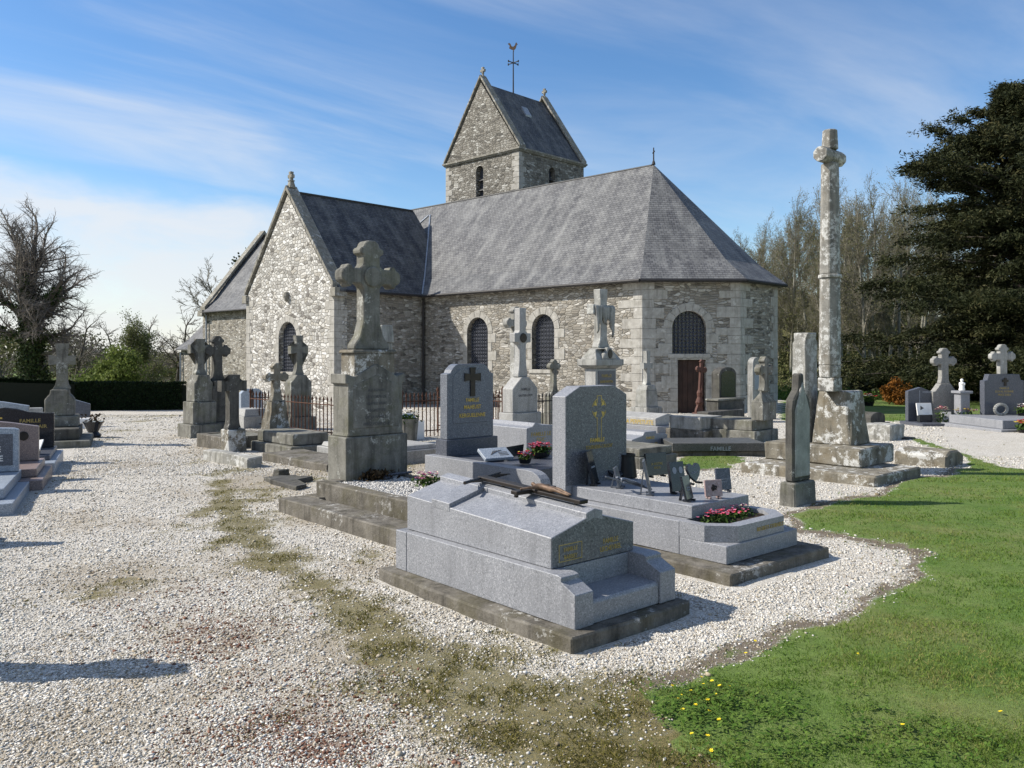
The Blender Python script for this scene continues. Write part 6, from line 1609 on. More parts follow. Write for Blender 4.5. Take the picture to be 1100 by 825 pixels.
    bm = new(); box(bm, 0, w, 0, .4, -.4, h); obj('base', bm, M['stone_dark'], t, bev=.015); c0 = Mb.wx(772, .4); c1 = Mb.wx(800, .4); hc = Mb.hz(429, c0, .4)
    bm = new(); box(bm, c0, c1, .402, .84, -.3, hc-.06); obj('chest', bm, M['stone_dark'], t, bev=.015); bm = new(); box(bm, c0-.04, c1+.04, .38, .86, hc-.058, hc); obj('slab', bm, M['stone'], t, bev=.012)
    Ms = Fr(O=Mb.W(Mb.wx(773, .9), .9), t=44); t = fthing(Ms, 'arched_stele', 'blackened stone stele with arched top right of the church door', 'monument'); w = Ms.wx(791); d = Ms.dy(764.5); hs = Ms.hz(402)
    bm = new(); pxz(bm, [(0, -.4), (w, -.4), (w, hs)]+[(w/2+w/2*math.cos(i*math.pi/10), hs+.22*math.sin(i*math.pi/10)) for i in range(1, 10)]+[(0, hs)], 0, max(.3, d)); obj('stele', bm, M['stone_dark'], t, bev=.012)
    bm = new(); pxz(bm, [(.08, .3), (w-.08, .3), (w-.08, hs-.05)]+[(w/2+(w/2-.08)*math.cos(i*math.pi/10), hs-.05+.16*math.sin(i*math.pi/10)) for i in range(1, 10)]+[(.08, hs-.05)], -.012, .02); obj('panel', bm, M['black'], t)
    # white marble stele behind
    N = Fr(809, 450.5, 50); t = fthing(N, 'marble_stele', 'white marble stele with rounded top behind the budded cross', 'monument'); w = N.wx(817); h = N.hz(390)
    bm = new(); pxz(bm, [(0, -.3), (w+.15, -.3), (w+.15, h)]+[((w+.15)/2+(w+.15)/2*math.cos(i*math.pi/8), h+.2*math.sin(i*math.pi/8)) for i in range(1, 8)]+[(0, h)], 0, .2); obj('stele', bm, M['stone_pale'], t, bev=.01); bm = new(); pxz(bm, [(.12, h-.9), (w+.03, h-.9), (w+.03, h-.25), (.12, h-.25)], -.012, .02); obj('panel', bm, M['granite_blue'], t)
    # cross on pedestal before the east end
    O = Fr(811, 476, 46); t = fthing(O, 'pedestal_cross', 'grey cross with budded ends on a tapering pedestal left of the leaning pillar stele', 'monument'); d = O.dy(795); W = 1.15
    px, py = O.loc(819.6, 452, .5); Of = Fr(O=O.W(px, py, .5), t=46); pw = Of.wx(834); pd = Of.dy(807); pz = Of.hz(421)

    py = min(py, .5)
    bm = new(); box(bm, 0, W, 0, 1.4, -.3, .26); obj('step', bm, M['stone'], t, bev=.012); bm = new(); box(bm, .07, W-.05, .1, 1.35, .262, .498); obj('base', bm, M['stone'], t, bev=.012)
    x0 = px; bm = new(); taper(bm, x0, x0+pw, py, py+pd, .5, .5+pz*.62, .0); taper(bm, x0, x0+pw, py, py+pd, .5+pz*.62+.001, .5+pz, pw*.24); obj('pedestal', bm, M['stone'], t, bev=.012)
    bm = new(); H = Of.hz(383, pw/2, pd/2)-pz; pxz(bm, shift(cross_pts(.09, H, .33, H*.62, .085, 'bud', wb=.14, hb=.2), x0+pw/2, .5+pz+.002), py+pd/2-.08, py+pd/2+.08); obj('cross', bm, M['stone'], t, bev=.012)
    # pillar stele with lancet niche
    P = Fr(854.5, 545.5, 41); w = P.wx(878); d = P.dy(835.6); hb = P.hz(520); H = P.hz(401, w/2, d/2)

    t = fthing(P, 'pillar_stele', 'worn pointed stone stele with a lancet niche, alone on the gravel by the lawn', 'monument'); KEEP.append((P, -.05, w+.05, -.05, d+.05))
    bm = new(); taper(bm, 0, w, 0, d, -.15, hb, .015); obj('base', bm, M['stone'], t, bev=.018)
    a, b, y0, y1 = .055, w-.055, .06, d-.06; sh = P.hz(440)
    lan = [(a, hb+.002), (b, hb+.002), (b, sh), (b-.02, sh+.12), (w/2+.06, H-.2), (w/2+.045, H), (w/2-.045, H), (w/2-.06, H-.2), (a+.02, sh+.12), (a, sh)]
    bm = new(); pxz(bm, lan, y0, y1); sf = obj('shaft', bm, M['stone_dark'], t, bev=.02)
    bm = new(); pxz(bm, [(a+.035, hb+.06), (b-.035, hb+.06), (b-.035, sh-.03), (w/2+.05, sh+.24), (w/2, sh+.34), (w/2-.05, sh+.24), (a+.035, sh-.03)], y0-.012, y0+.03); obj('niche', bm, M['stone_pale'], sf, bev=.01)
    # lichened stele behind it
    Q = Fr(866, 506, 44); w = Q.wx(879); d = Q.dy(851); h = Q.hz(357)
    t = fthing(Q, 'lichened_stele', 'tall rough stele white with lichen behind the pillar stele', 'monument'); bm = new(); box(bm, -.12, w+.12, -.1, d+.1, -.2, .45); obj('base', bm, M['stone_white'], t, bev=.02)
    bm = new(); pxz(bm, [(0, .45), (w, .45), (w, h-.16), (w-.05, h-.1), (w-.06, h), (.05, h), (.03, h-.12), (0, h-.18)], 0, d); rough(bm, .012, .4, 5); obj('shaft', bm, M['stone_white'], t, bev=.015)

    # ---- wayside cross
    C1 = Fr(940.8, 523, 42.5); w = C1.wx(989); d = C1.dy(795.4); h1 = C1.hz(512.2)
    x2, y2 = C1.loc(924.7, 503.5, h1); C2 = Fr(O=C1.W(x2, y2, h1), t=42.5); w2 = C2.wx(961); d2 = C2.dy(821); h2 = C2.hz(483)
    x3, y3 = C1.loc(915, 479.5, h1+h2); C3 = Fr(O=C1.W(x3, y3, h1+h2), t=42.5); w3 = C3.wx(935); d3 = C3.dy(871); h3 = C3.hz(419)

    t = fthing(C1, 'wayside_cross', 'very tall octagonal stone cross on a blocky pedestal and two lichened steps', 'monument'); KEEP.append((C1, -.05, w+.05, -.05, d+.05))
    bm = new(); box(bm, 0, w, 0, d, -.2, h1); rough(bm, .012, .6, 6); obj('lower_step', bm, M['stone_lichen'], t, bev=.025)
    bm = new(); box(bm, x2, x2+w2, y2, y2+d2, h1+.002, h1+h2); rough(bm, .012, .5, 7); obj('upper_step', bm, M['stone_lichen'], t, bev=.025)
    zb = h1+h2; bm = new(); c = .1
    oct_ = lambda x0, x1, y0, y1, c: [(x0+c, y0), (x1-c, y0), (x1, y0+c), (x1, y1-c), (x1-c, y1), (x0+c, y1), (x0, y1-c), (x0, y0+c)]
    i = .06
    solid(bm, [(x, y, zb+.002) for x, y in oct_(x3, x3+w3, y3, y3+d3, .03)], [(x, y, zb+h3-.03) for x, y in oct_(x3+i, x3+w3-i, y3+i, y3+d3-i, .09)])
    rough(bm, .012, .4, 8); obj('pedestal', bm, M['stone_lichen'], t, bev=.03)
    cx, cy = x3+w3/2, y3+d3/2; cx = C1.wx(891.5, cy); pc = C1.W(cx, cy); k = pc.y/F
    zz = lambda v: CZ-(v-HV)*k-C1.O.z
    hw = lambda du: du*k/2/1.0
    def octz(bm, r0, z0, r1, z1):
        ring = lambda r, z: [(cx+r*math.cos(R(22.5+45*q)), cy+r*math.sin(R(22.5+45*q)), z) for q in range(8)]
        solid(bm, ring(r0, z0), ring(r1, z1))
    bm = new(); zf = zb+h3-.03
    e_ = hw(18.5)
    solid(bm, [(cx-e_, cy-e_, zf), (cx+e_, cy-e_, zf), (cx+e_, cy+e_, zf), (cx-e_, cy+e_, zf)], [(cx-e_, cy-e_, zf+.22), (cx+e_, cy-e_, zf+.22), (cx+e_, cy+e_, zf+.22), (cx-e_, cy+e_, zf+.22)])
    octz(bm, e_*1.18, zf+.221, hw(23), zf+.42); octz(bm, hw(23), zf+.421, hw(21), zz(299)); obj('shaft', bm, M['stone_calvary'], t, bev=.012)
    bm = new(); octz(bm, hw(24.5), zz(299)+.001, hw(24.5), zz(295)); obj('collar', bm, M['stone_calvary'], t, bev=.01)
    bm = new(); octz(bm, hw(21.5), zz(295)+.001, hw(18.5), zz(176)); octz(bm, hw(17.5), zz(161), hw(15.5), zz(140))
    ar = hw(36)*1.22; zc = zz(168.5); r = hw(17)
    ringx = lambda x, r: [(x, cy+r*math.cos(R(22.5+45*q)), zc+r*math.sin(R(22.5+45*q))) for q in range(8)]
    solid(bm, ringx(cx-ar, r), ringx(cx+ar, r)); obj('cross_head', bm, M['stone_calvary'], t, bev=.012)

    # ---- tombs between the headstone and the church
    U1 = Fr(704.5, 466, 43.5); w = U1.wx(729)+.05; t = fthing(U1, 'gilt_banded_tomb', 'pale house-shaped tomb with a gilt lettered band below the slender cross', 'tomb')
    zt = U1.hz(447.5); bm = new(); box(bm, -.12, w+.25, -.15, 2.2, -.3, .20); obj('base', bm, M['granite'], t, bev=.012)
    bm = new(); pxz(bm, [(0, .202), (w, .202), (w, zt-.05), (w/2, zt+.05), (0, zt-.05)], 0, 2.05); obj('lid', bm, M['granite_pale'], t, bev=.01)
    text(t, 'inscription', 'CONCESSION A PERPETUITE', .16, M['gold'], (-.003, 1.0, zt-.22), .002, 90, -90, .9)
    U2 = Fr(679, 489, 42.5); w = U2.wx(717); t = fthing(U2, 'stepped_tomb', 'grey granite tomb with stepped end and gilt letters just right of the cut-corner headstone', 'tomb')
    zt = U2.hz(463.5, w/2); bm = new(); box(bm, -.06, w+.3, -.12, 2.1, -.3, .13); obj('base', bm, M['granite_warm'], t, bev=.01)
    bm = new(); pxz(bm, [(0, .132), (w, .132), (w, zt-.09), (w*.68, zt-.05), (w*.68, zt), (w*.35, zt), (w*.30, zt-.07), (0, zt-.13)], 0, 1.95); obj('lid', bm, M['granite'], t, bev=.008)
    text(t, 'inscription', 'FAMILLE', .075, M['gold'], (w*.5, -.003, U2.hz(471.5, w/2)), .0015, 90); text(t, 'inscription', 'LE CATELLIER', .085, M['gold'], (w*.52, -.003, U2.hz(479, w/2)), .0015, 90, 0, .85)
    bouquet(U2, w*.35, 1.5, zt, 'tiny_posy', 'tiny withered red posy on the stepped tomb', .16, .12, .05, ['red', 'yellow'], 14, .022, .03, nl=40)
    U3 = Fr(757, 474, 43.5); d = U3.dy(737); w = U3.wx(782); t = fthing(U3, 'concrete_tomb', 'rough pale concrete block tomb before the church door', 'tomb'); z1 = U3.hz(463); z2 = U3.hz(449)
    bm = new(); box(bm, 0, w+.25, 0, d+.6, -.3, z1); obj('base', bm, M['concrete'], t, bev=.015); bm = new(); box(bm, .0, w-.05, .12, d+.5, z1+.002, z2); obj('block', bm, M['stone_pale'], t, bev=.015)
    U4 = Fr(722, 491, 2); w = U4.wx(822); h = U4.hz(476); t = fthing(U4, 'dark_ledger', 'long dark polished ledger stone lying behind the grass patch', 'tomb'); bm = new(); box(bm, -.1, w+.05, .05, 1.1, -.2, .1); obj('base', bm, M['concrete'], t, bev=.012); bm = new(); box(bm, 0, w, 0, 1.0, .102, h); obj('slab', bm, m_granite('dark_worn_granite', (.03, .03, .03), (.085, .085, .08), (.17, .17, .16), .35, 90, .3), t, bev=.012)
    text(t, 'inscription', 'FAMILLE', .11, M['engrave'], (w*.52, -.003, h*.45), .0015, 90); KEEP.append((U4, -.15, w+.1, -.1, 1.2))
    U5 = Fr(688, 505, 42); t = fthing(U5, 'grey_ledger', 'low grey ledger stone partly hidden behind the memorial plaques', 'tomb'); bm = new(); box(bm, 0, 1.0, 0, 1.6, -.2, .2); obj('base', bm, M['stone'], t, bev=.012); bm = new(); box(bm, .06, .94, .06, 1.5, .202, .34); obj('slab', bm, M['stone'], t, bev=.012); KEEP.append((U5, 0, 1, 0, 1.6))
    # pale stump behind the tall grey cross
    X = Fr(410, 488, 44); t = fthing(X, 'column_stump', 'pale square stone column just behind the tall grey cross', 'monument'); w = X.wx(422); d = X.dy(405.5); bm = new(); box(bm, -.1, w+.1, -.1, d+.1, -.3, .6); obj('base', bm, M['stone'], t, bev=.012); zt = X.hz(349); bm = new(); box(bm, 0, w, 0, d, .602, zt-.35); taper(bm, -.03, w+.03, -.03, d+.03, zt-.349, zt, .03); obj('shaft', bm, M['stone_pale'], t, bev=.015)
    # white flower urn behind the fence
    Y = Fr(440, 476, 44); t = fthing(Y, 'walled_tomb', 'bluish white tomb behind the rusty railing left of the stepped headstone', 'tomb'); bm = new(); box(bm, -.6, .9, .6, 2.2, -.3, .42); obj('base', bm, M['white'], t, bev=.012); bm = new(); taper(bm, -.5, .8, .7, 2.1, .422, .6, .1); obj('lid', bm, M['granite_blue'], t, bev=.01)
    bouquet(Y, .05, .1, 0, 'white_flower_urn', 'stone urn of white flowers in front of the rusty railing', .5, .45, .22, ['white', 'white', 'cream'], 60, .04, .55, nl=120)
middle_graves()

def fence(fr, a, b, name, label, n, h=1.02, mat='iron', posts=True):
    t = fthing(fr, name, label, 'railing', 'iron railings round the old graves'); a = Vector((*a, 0)); b = Vector((*b, 0)); d = (b-a).normalized(); L = (b-a).length; nn = Vector((-d.y, d.x, 0))
    def bar(p, q, r, nm): bm = new(); tube(bm, p, q, r, n=6); return obj(nm, bm, M[mat], t)
    z = Vector((0, 0, 1))
    bar(a+z*.14, b+z*.14, .016, 'rail'); bar(a+z*(h-.16), b+z*(h-.16), .016, 'rail')
    bm = new(); tube(bm, (0, 0, -.15), (0, 0, h-.07), .014, n=6); tube(bm, (0, 0, h-.07), (0, 0, h-.03), .011, .026, 6); tube(bm, (0, 0, h-.03), (0, 0, h+.06), .026, .003, 6)
    p0 = obj('picket', bm, M[mat], t); p0.location = a+d*(L/(n+1))
    for i in range(1, n):
        q = p0.copy(); COL.objects.link(q); q.parent = t; q.location = a+d*(L*(i+1)/(n+1))
    bm = new(); tube(bm, (0, 0, -.2), (0, 0, h), .026, n=8); lathe(bm, [(.03, h), (.045, h+.04), (.03, h+.09), (.005, h+.13)], 8)
    p1 = obj('post', bm, M[mat], t); p1.location = a
    p2 = p1.copy(); COL.objects.link(p2); p2.parent = t; p2.location = b
    return t

def left_row():
    f1 = Fr(269, 459, 44); L = f1.dy(360)

    fence(f1, (0, 0), (0, L), 'iron_railing', 'rusty iron railing along the grave below the transept window', 24, 1.0)
    fence(Fr(269, 458, 44), (0.06, 0.02), (1.8, 0.02), 'iron_railing', 'short dark iron railing at the far corner of the transept grave', 12, 1.0, 'irondark')
    f2 = Fr(432, 471, 43); w = f2.wx(540); fence(f2, (0, 0), (w, 0), 'iron_railing', 'rusty iron railing behind the stepped headstone', 26, 1.05)
    f3 = Fr(575, 470, 43); w = f3.wx(600); fence(f3, (0, 0), (w+.3, 0), 'iron_railing', 'short iron railing right of the medallion cross', 8, 1.05, 'irondark')
    f4 = Fr(540, 470, 43); fence(f4, (0, 0), (0, 2.6), 'iron_railing', 'rusted railing end running toward the church wall left of the medallion cross', 14, 1.05)
    def mon(fr, name, label, mat, w, d, steps, ped, shape, cross, arm_v, top_v, style, cw=.09, A=.28, cm=None, extra=None):
        """steps: list of (grow, z0, z1); ped: (z0, z1); cross foot is ped top"""
        t = fthing(fr, name, label, 'cross'); 
        for g_, z0, z1 in steps: bm = new(); box(bm, -g_, w+g_, -g_, d+g_, z0, z1-.002); obj('step', bm, mat, t, bev=.015)
        z0, z1 = ped; bm = new(); m = w/2
        if shape == 'shoulder': pxz(bm, [(0, z0), (w, z0), (w, z1-.2), (m+w*.36, z1-.12), (m+cw*1.7, z1), (m-cw*1.7, z1), (m-w*.36, z1-.12), (0, z1-.2)], 0, d)
        elif shape == 'rock': taper(bm, 0, w, 0, d, z0, z1, w*.16); bmesh.ops.subdivide_edges(bm, edges=bm.edges[:], cuts=3, use_grid_fill=True); rough(bm, .03, 0, 3)
        else: taper(bm, 0, w, 0, d, z0, z1, .02)
        obj('pedestal', bm, mat, t, bev=.015 if shape != 'rock' else .004)
        za = fr.hz(arm_v, m, d/2); zt = fr.hz(top_v, m, d/2)
        bm = new(); pxz(bm, shift(cross_pts(cw, zt-z1, A, za-z1, cw*.95, style, wb=cw*1.6, hb=.25), m, z1+.002), d/2-.085, d/2+.085); obj('cross', bm, cm or mat, t, bev=.014)
        return t
    V1 = Fr(209, 470, 44); w = V1.wx(229); d = .5

    mon(V1, 'grave_cross', 'weathered grey cross on a shouldered pedestal, farthest left of the railed row', M['stone'], w, d, [(.16, -.4, .32), (.06, .32, V1.hz(432))], (V1.hz(432), V1.hz(403)), 'shoulder', 1, 375, 364, 'flare', .085, .27)
    V2 = Fr(228.5, 469, 44); w = V2.wx(247); d = .5
    mon(V2, 'grave_cross', 'blackened cross with flared arms on a dark shouldered pedestal', M['stone_dark'], w, d, [(.12, -.4, .35)], (.35, V2.hz(409)), 'shoulder', 1, 377, 361, 'bud', .11, .33)
    V3 = Fr(246, 486, 44); w = V3.wx(265); d = V3.dy(237)

    zb = V3.hz(462)
    t = fthing(V3, 'stubby_cross', 'thick dark stone cross on a rough lichened block at the edge of the path', 'cross')
    bm = new(); box(bm, 0, w, 0, d, -.2, zb-.002); rough(bm, .012, .3, 11); obj('block', bm, M['stone_lichen'], t, bev=.02)
    za, zt = V3.hz(414.5, w/2, d/2), V3.hz(402.5, w/2, d/2)
    bm = new(); pxz(bm, shift(cross_pts(.10, zt-zb, .27, za-zb, .085, 'flare', .3, wb=.14, hb=.2), w*.42, zb), d/2-.1, d/2+.1); obj('cross', bm, M['stone_dark'], t, bev=.015)
    Kb = Fr(239, 483.5, 44); t = fthing(Kb, 'kerbed_plot', 'pale stone kerbed plot behind the thick dark cross', 'grave plot'); d = Kb.dy(211); bm = new(); box(bm, 0, .16, .0, d, -.2, .26); box(bm, 1.1, 1.26, 0, d, -.2, .26); box(bm, .161, 1.099, d-.16, d, -.2, .258); obj('kerb', bm, M['concrete'], t, bev=.015); bm = new(); box(bm, .161, 1.099, .1, d-.162, -.1, .24); obj('slab', bm, M['stone'], t)
    Kf = Fr(266.6, 502.5, 44); t = fthing(Kf, 'kerbstone', 'white-spotted low kerbstone along the path below the thick dark cross', 'kerb'); d = Kf.dy(218); w = Kf.wx(281); bm = new(); box(bm, 0, w, 0, d, -.15, .17); rough(bm, .02, .35, 12); obj('stone', bm, M['stone_white'], t, bev=.02)
    KEEP.append((Kf, -.05, w+.05, -.05, d))
    # slab tomb with rock-based cross
    Sb = Fr(315, 489, 43.5); d = Sb.dy(274); w = Sb.wx(353); t = fthing(Sb, 'slab_tomb', 'two-tiered grey slab tomb before the transept railing', 'tomb'); KEEP.append((Sb, -.2, w+.2, -.3, d+.3))

    bm = new(); box(bm, -.1, w+.1, -.1, d, -.2, .17); obj('base', bm, M['stone'], t, bev=.02); bm = new(); box(bm, 0, w, 0, d-.1, .172, .40); obj('slab', bm, M['stone'], t, bev=.02)
    V5 = Fr(289, 467, 43.5, .30); w = V5.wx(313)
    t = mon(V5, 'rock_cross', 'mossy cross with budded arms rising from a rough boulder base', M['stone_lichen'], w, .42, [], (-.15, V5.hz(432)), 'rock', 1, 405, 390, 'bud', .075, .27)
    V6 = Fr(313, 462, 44); w = V6.wx(335); mon(V6, 'grave_cross', 'slim grey cross standing in front of the transept window', M['granite_dark'] and M['stone'], w, .4, [(.1, -.3, .35)], (.35, V6.hz(403)), 'shoulder', 1, 376, 360.5, 'flare', .085, .27)
    Hs = Fr(259, 452, 44); w = Hs.wx(283); t = fthing(Hs, 'rounded_headstone', 'small grey round-shouldered headstone behind the dark railing', 'headstone'); zt = Hs.hz(418); bm = new(); pxz(bm, [(0, -.3), (w, -.3), (w, zt-.15), (w*.8, zt), (w*.2, zt), (0, zt-.15)], 0, .2); obj('stone', bm, M['granite_blue'], t, bev=.01); bm = new(); box(bm, -.1, w+.1, -.12, .32, -.4, .15); obj('base', bm, M['granite_pale'], t, bev=.01)
    Wt = Fr(262, 461, 44); t = fthing(Wt, 'white_box_tomb', 'white tomb in front of the round-shouldered headstone', 'tomb'); bm = new(); box(bm, 0, .8, 0, .9, -.3, .35); obj('base', bm, M['granite_pale'], t, bev=.01); bm = new(); taper(bm, .03, .77, .03, .87, .352, .55, .06); obj('lid', bm, M['granite_pale'], t, bev=.01)
    # low kerb strip and loose pieces
    Lk = Fr(352, 507, 43.5); d = Lk.dy(281); t = fthing(Lk, 'low_ledger', 'low mossy ledger stone flanking the two-tiered slab tomb', 'tomb'); bm = new(); box(bm, 0, .85, 0, d, -.15, .12); rough(bm, .01, .5, 14); obj('stone', bm, M['concrete'], t, bev=.02); KEEP.append((Lk, 0, .85, 0, d))
    Ls = Fr(318, 527, 42); t = fthing(Ls, 'broken_kerbstone', 'flat broken kerbstone lying loose on the gravel', 'kerb'); d = Ls.dy(277); bm = new(); pxy(bm, [(0, 0), (.22, .1), (.3, .5), (.62, .66), (.5, d-.2), (.1, d), (0, d*.6)], -.05, .06); rough(bm, .01, .3, 15); obj('stone', bm, M['stone_dark'], t, bev=.012)
    Lb = Fr(299, 514, 42); t = fthing(Lb, 'stone_fragment', 'small dark stone block sitting on the broken kerbstone', 'stone'); bm = new(); taper(bm, 0, .2, 0, .2, -.02, .12, .01); rough(bm, .01, .1, 16); obj('stone', bm, M['stone_dark'], t, bev=.01)
left_row()

def right_group():
    T1 = Fr(975.5, 456, 6); w = T1.wx(1003); t = fthing(T1, 'blue_headstone', 'dark blue pointed headstone at the right beside the grey cross headstone', 'headstone'); zt = T1.hz(416, w/2)
    bm = new(); pxz(bm, [(0, .1), (w, .1), (w, zt-.16), (w*.5, zt), (0, zt-.12)], 0, .16); obj('headstone', bm, M['granite_dark'], t, bev=.008); bm = new(); box(bm, -.1, w+.15, -.9, .3, -.3, .098); obj('base', bm, M['granite_dark'], t, bev=.01); bm = new(); box(bm, w*.44, w*.46, -.004, .01, .3, zt-.1); obj('groove', bm, M['engrave'], t)
    text(t, 'inscription', 'FAMILLE', .08, M['engrave'], (w*.74, -.003, T1.hz(422, w*.7)), .001, 90)
    p = thing('white_plaque', 'white square plaque propped before the blue headstone', 'plaque', T1.W(w*.42, -.35, .10), T1.t); bm = new(); pxz(bm, [(-.24, .2), (.24, .2), (.24, .58), (-.24, .58)], -.02, .02); bmesh.ops.transform(bm, matrix=Matrix.Rotation(R(-12), 4, 'X'), verts=bm.verts); s = obj('slab', bm, M['white'], p, bev=.006); bm = new(); box(bm, -.2, .2, -.02, .14, 0, .22); obj('stand', bm, M['black'], p); bm = new(); pxz(bm, [(-.14, .36), (-.02, .42), (-.12, .5)], -.026, -.02); bmesh.ops.transform(bm, matrix=Matrix.Rotation(R(-12), 4, 'X'), verts=bm.verts); obj('motif', bm, M['inkgrey'], s)
    bouquet(T1, w*.95, -.45, .10, 'peach_flowers', 'peach and pink flowers between the blue headstone and the grey cross headstone', .34, .3, .42, ['cream', 'pink', 'rose'], 60, .035, nl=120)
    T2 = Fr(1002, 456, 4); w = T2.wx(1030); t = fthing(T2, 'cross_headstone', 'grey granite headstone topped by a cross with rounded arm ends, near the white statuette', 'headstone'); m = w/2
    zs, zn, za, zt = T2.hz(421), T2.hz(412, m), T2.hz(388, m), T2.hz(374, m)
    bm = new(); pxz(bm, [(0, .05), (w, .05), (w, zs), (w-.08, zs+.02), (m+.24, zs+.14), (m+.16, zn), (m-.16, zn), (m-.24, zs+.14), (.08, zs+.02), (0, zs)], 0, .26); obj('headstone', bm, M['granite_warm'], t, bev=.012)
    bm = new(); pxz(bm, shift(cross_pts(.115, zt-zn, .38, za-zn, .10, 'bud', wb=.15, hb=.2), m, zn+.002), .03, .23); obj('cross', bm, M['granite_warm'], t, bev=.014); bm = new(); box(bm, -.15, w+.5, -1.0, .4, -.3, .048); obj('base', bm, M['granite'], t, bev=.01)
    p = thing('small_white_plaque', 'small white plaque leaning on the grey cross headstone', 'plaque', T2.W(w*.38, -.25, .05), T2.t); bm = new(); pxz(bm, [(-.16, .0), (.16, .0), (.18, .36), (-.14, .36)], -.02, .02); bmesh.ops.transform(bm, matrix=Matrix.Rotation(R(-20), 4, 'X'), verts=bm.verts); obj('slab', bm, M['white'], p, bev=.006); bm = new(); box(bm, -.02, .02, .02, .2, 0, .03); obj('foot', bm, M['white'], p)
    bouquet(T2, w*.78, -.62, .05, 'bowl_of_flowers', 'dark bowl of mauve and yellow flowers at the foot of the grey cross headstone', .62, .5, .2, ['mauve', 'yellow', 'mauve'], 50, .04, .26, nl=120)
    T3 = Fr(1032, 457.5, 8); t = fthing(T3, 'granite_pillar', 'square grey granite pillar carrying the white statuette', 'pillar'); zt = T3.hz(420); q = T3.wx(1042)
    bm = new(); box(bm, -.1, q+.1, -.1, q+.1, -.3, .28); obj('base', bm, M['granite'], t, bev=.01); bm = new(); box(bm, 0, q, 0, q, .282, zt-.08); obj('shaft', bm, M['granite'], t, bev=.01); bm = new(); box(bm, -.06, q+.06, -.06, q+.06, zt-.078, zt); obj('cap', bm, M['granite'], t, bev=.01)
    t = thing('white_statuette', 'small white statuette of a robed figure on the granite pillar', 'statuette', T3.W(q/2, q/2, zt+.001), T3.t)
    hgt = (420-407)*T3.O.y/F
    s = hgt/.36; bm = new(); lathe(bm, [(.085*s, 0), (.09*s, .03*s), (.07*s, .1*s), (.085*s, .2*s), (.075*s, .245*s), (.03*s, .265*s), (.035*s, .28*s), (.048*s, .315*s), (.035*s, .35*s), (.01*s, .36*s)], 14); obj('figure', bm, M['white'], t, smooth=True)
    bm = new(); tube(bm, (-.08*s, 0, .22*s), (-.02*s, -.09*s, .19*s), .028*s, .02*s, 8); tube(bm, (.08*s, 0, .22*s), (.02*s, -.09*s, .19*s), .028*s, .02*s, 8); obj('arms', bm, M['white'], t, smooth=True)
    T4 = Fr(1077, 463.5, 8); t = fthing(T4, 'dark_headstone_tomb', 'dark grey stepped headstone topped by a round-ended stone cross, by the frame edge', 'tomb')
    hy = 1.9; hx = T4.wx(1057.5, hy); Hf = Fr(O=T4.W(hx, hy, .32), t=8); w = Hf.wx(1100); 
    zs, zt = Hf.hz(409)+.32, Hf.hz(402, w/2)+.32; zc, za = Hf.hz(370, w/2, .1)+.32, Hf.hz(383, w/2, .1)+.32

    bm = new(); box(bm, -.2, 1.5, -.2, hy+.4, -.3, .06); obj('footing', bm, M['granite'], t, bev=.01); bm = new(); box(bm, min(0, hx-.05), max(1.3, hx+w+.05), 0, hy+.3, .062, .30); obj('slab', bm, M['granite'], t, bev=.01)
    bm = new(); pxz(bm, [(hx, .302), (hx+w, .302), (hx+w, zs), (hx+w-.1, zs+.02), (hx+w-.15, zt), (hx+.15, zt), (hx+.1, zs+.02), (hx, zs)], hy, hy+.2); hs = obj('headstone', bm, M['granite_dark'], t, bev=.008)
    bm = new(); pxz(bm, shift(cross_pts(.12, zc-zt, .40, za-zt, .10, 'bud'), hx+w/2, zt+.002), hy+.02, hy+.18); obj('cross', bm, M['stone_pale'], t, bev=.014)
    text(hs, 'inscription', 'FAMILLE\nDUVAL-ROBINE\nPRIEZ DIEU', .085, M['goldworn'], (hx+w/2, hy-.003, Hf.hz(418, w/2)+.32), .001, 90)
    bm = new(); pxz(bm, shift(cross_pts(.04, .24, .1, .15, .035), hx+w*.52, Hf.hz(414.5, w/2)+.32), hy-.02, hy-.002); obj('bronze_cross', bm, M['bronze'], hs)
    p = thing('ring_wreath', 'pale oval ring wreath standing on the tomb with the dark stepped headstone', 'wreath', T4.W(hx+.30, hy-.3, .302), T4.t); bm = new()
    for i in range(18):
        a, b = i*math.pi/9, (i+1)*math.pi/9; tube(bm, (.2*math.cos(a), 0, .18+.15*math.sin(a)), (.2*math.cos(b), 0, .18+.15*math.sin(b)), .045, n=6)
    obj('ring', bm, M['stone_pale'], p)
    bouquet(T4, hx+.95, hy-.4, .302, 'white_red_bouquet', 'red and white bouquet on the tomb with the dark stepped headstone', .4, .3, .2, ['white', 'red', 'white'], 36, .045, .08)
    g = Fr(1089, 464, 42); bouquet(g, 0, -.25, .0, 'red_yellow_bouquet', 'bright red and yellow bouquet on the gravel at the right edge', .5, .34, .2, ['red', 'yellow', 'red', 'yellow'], 60, .045, .08)
    # low worn tombs right of the wayside cross
    S1 = Fr(1017, 503, 42); d = S1.dy(960); w = S1.wx(1035); t = fthing(S1, 'low_lichened_tomb', 'low rounded lichened tomb lying right of the wayside cross steps', 'tomb'); KEEP.append((S1, 0, w+.5, 0, d)); h = S1.hz(486)
    w = max(w, .6)
    bm = new(); pxz(bm, [(0, -.1), (w, -.1), (w, h*.7), (w*.75, h), (w*.25, h), (0, h*.75)], 0, d); rough(bm, .012, .4, 17); obj('stone', bm, M['stone_lichen'], t, bev=.03)
    S2 = Fr(957, 474, 42); d = S2.dy(925); w = S2.wx(972); t = fthing(S2, 'lichen_block', 'squat white-spotted stone block behind the wayside cross', 'stone'); bm = new(); box(bm, 0, max(.5, w), 0, d, -.1, S2.hz(457)); rough(bm, .015, .4, 18); obj('stone', bm, M['stone_white'], t, bev=.03)
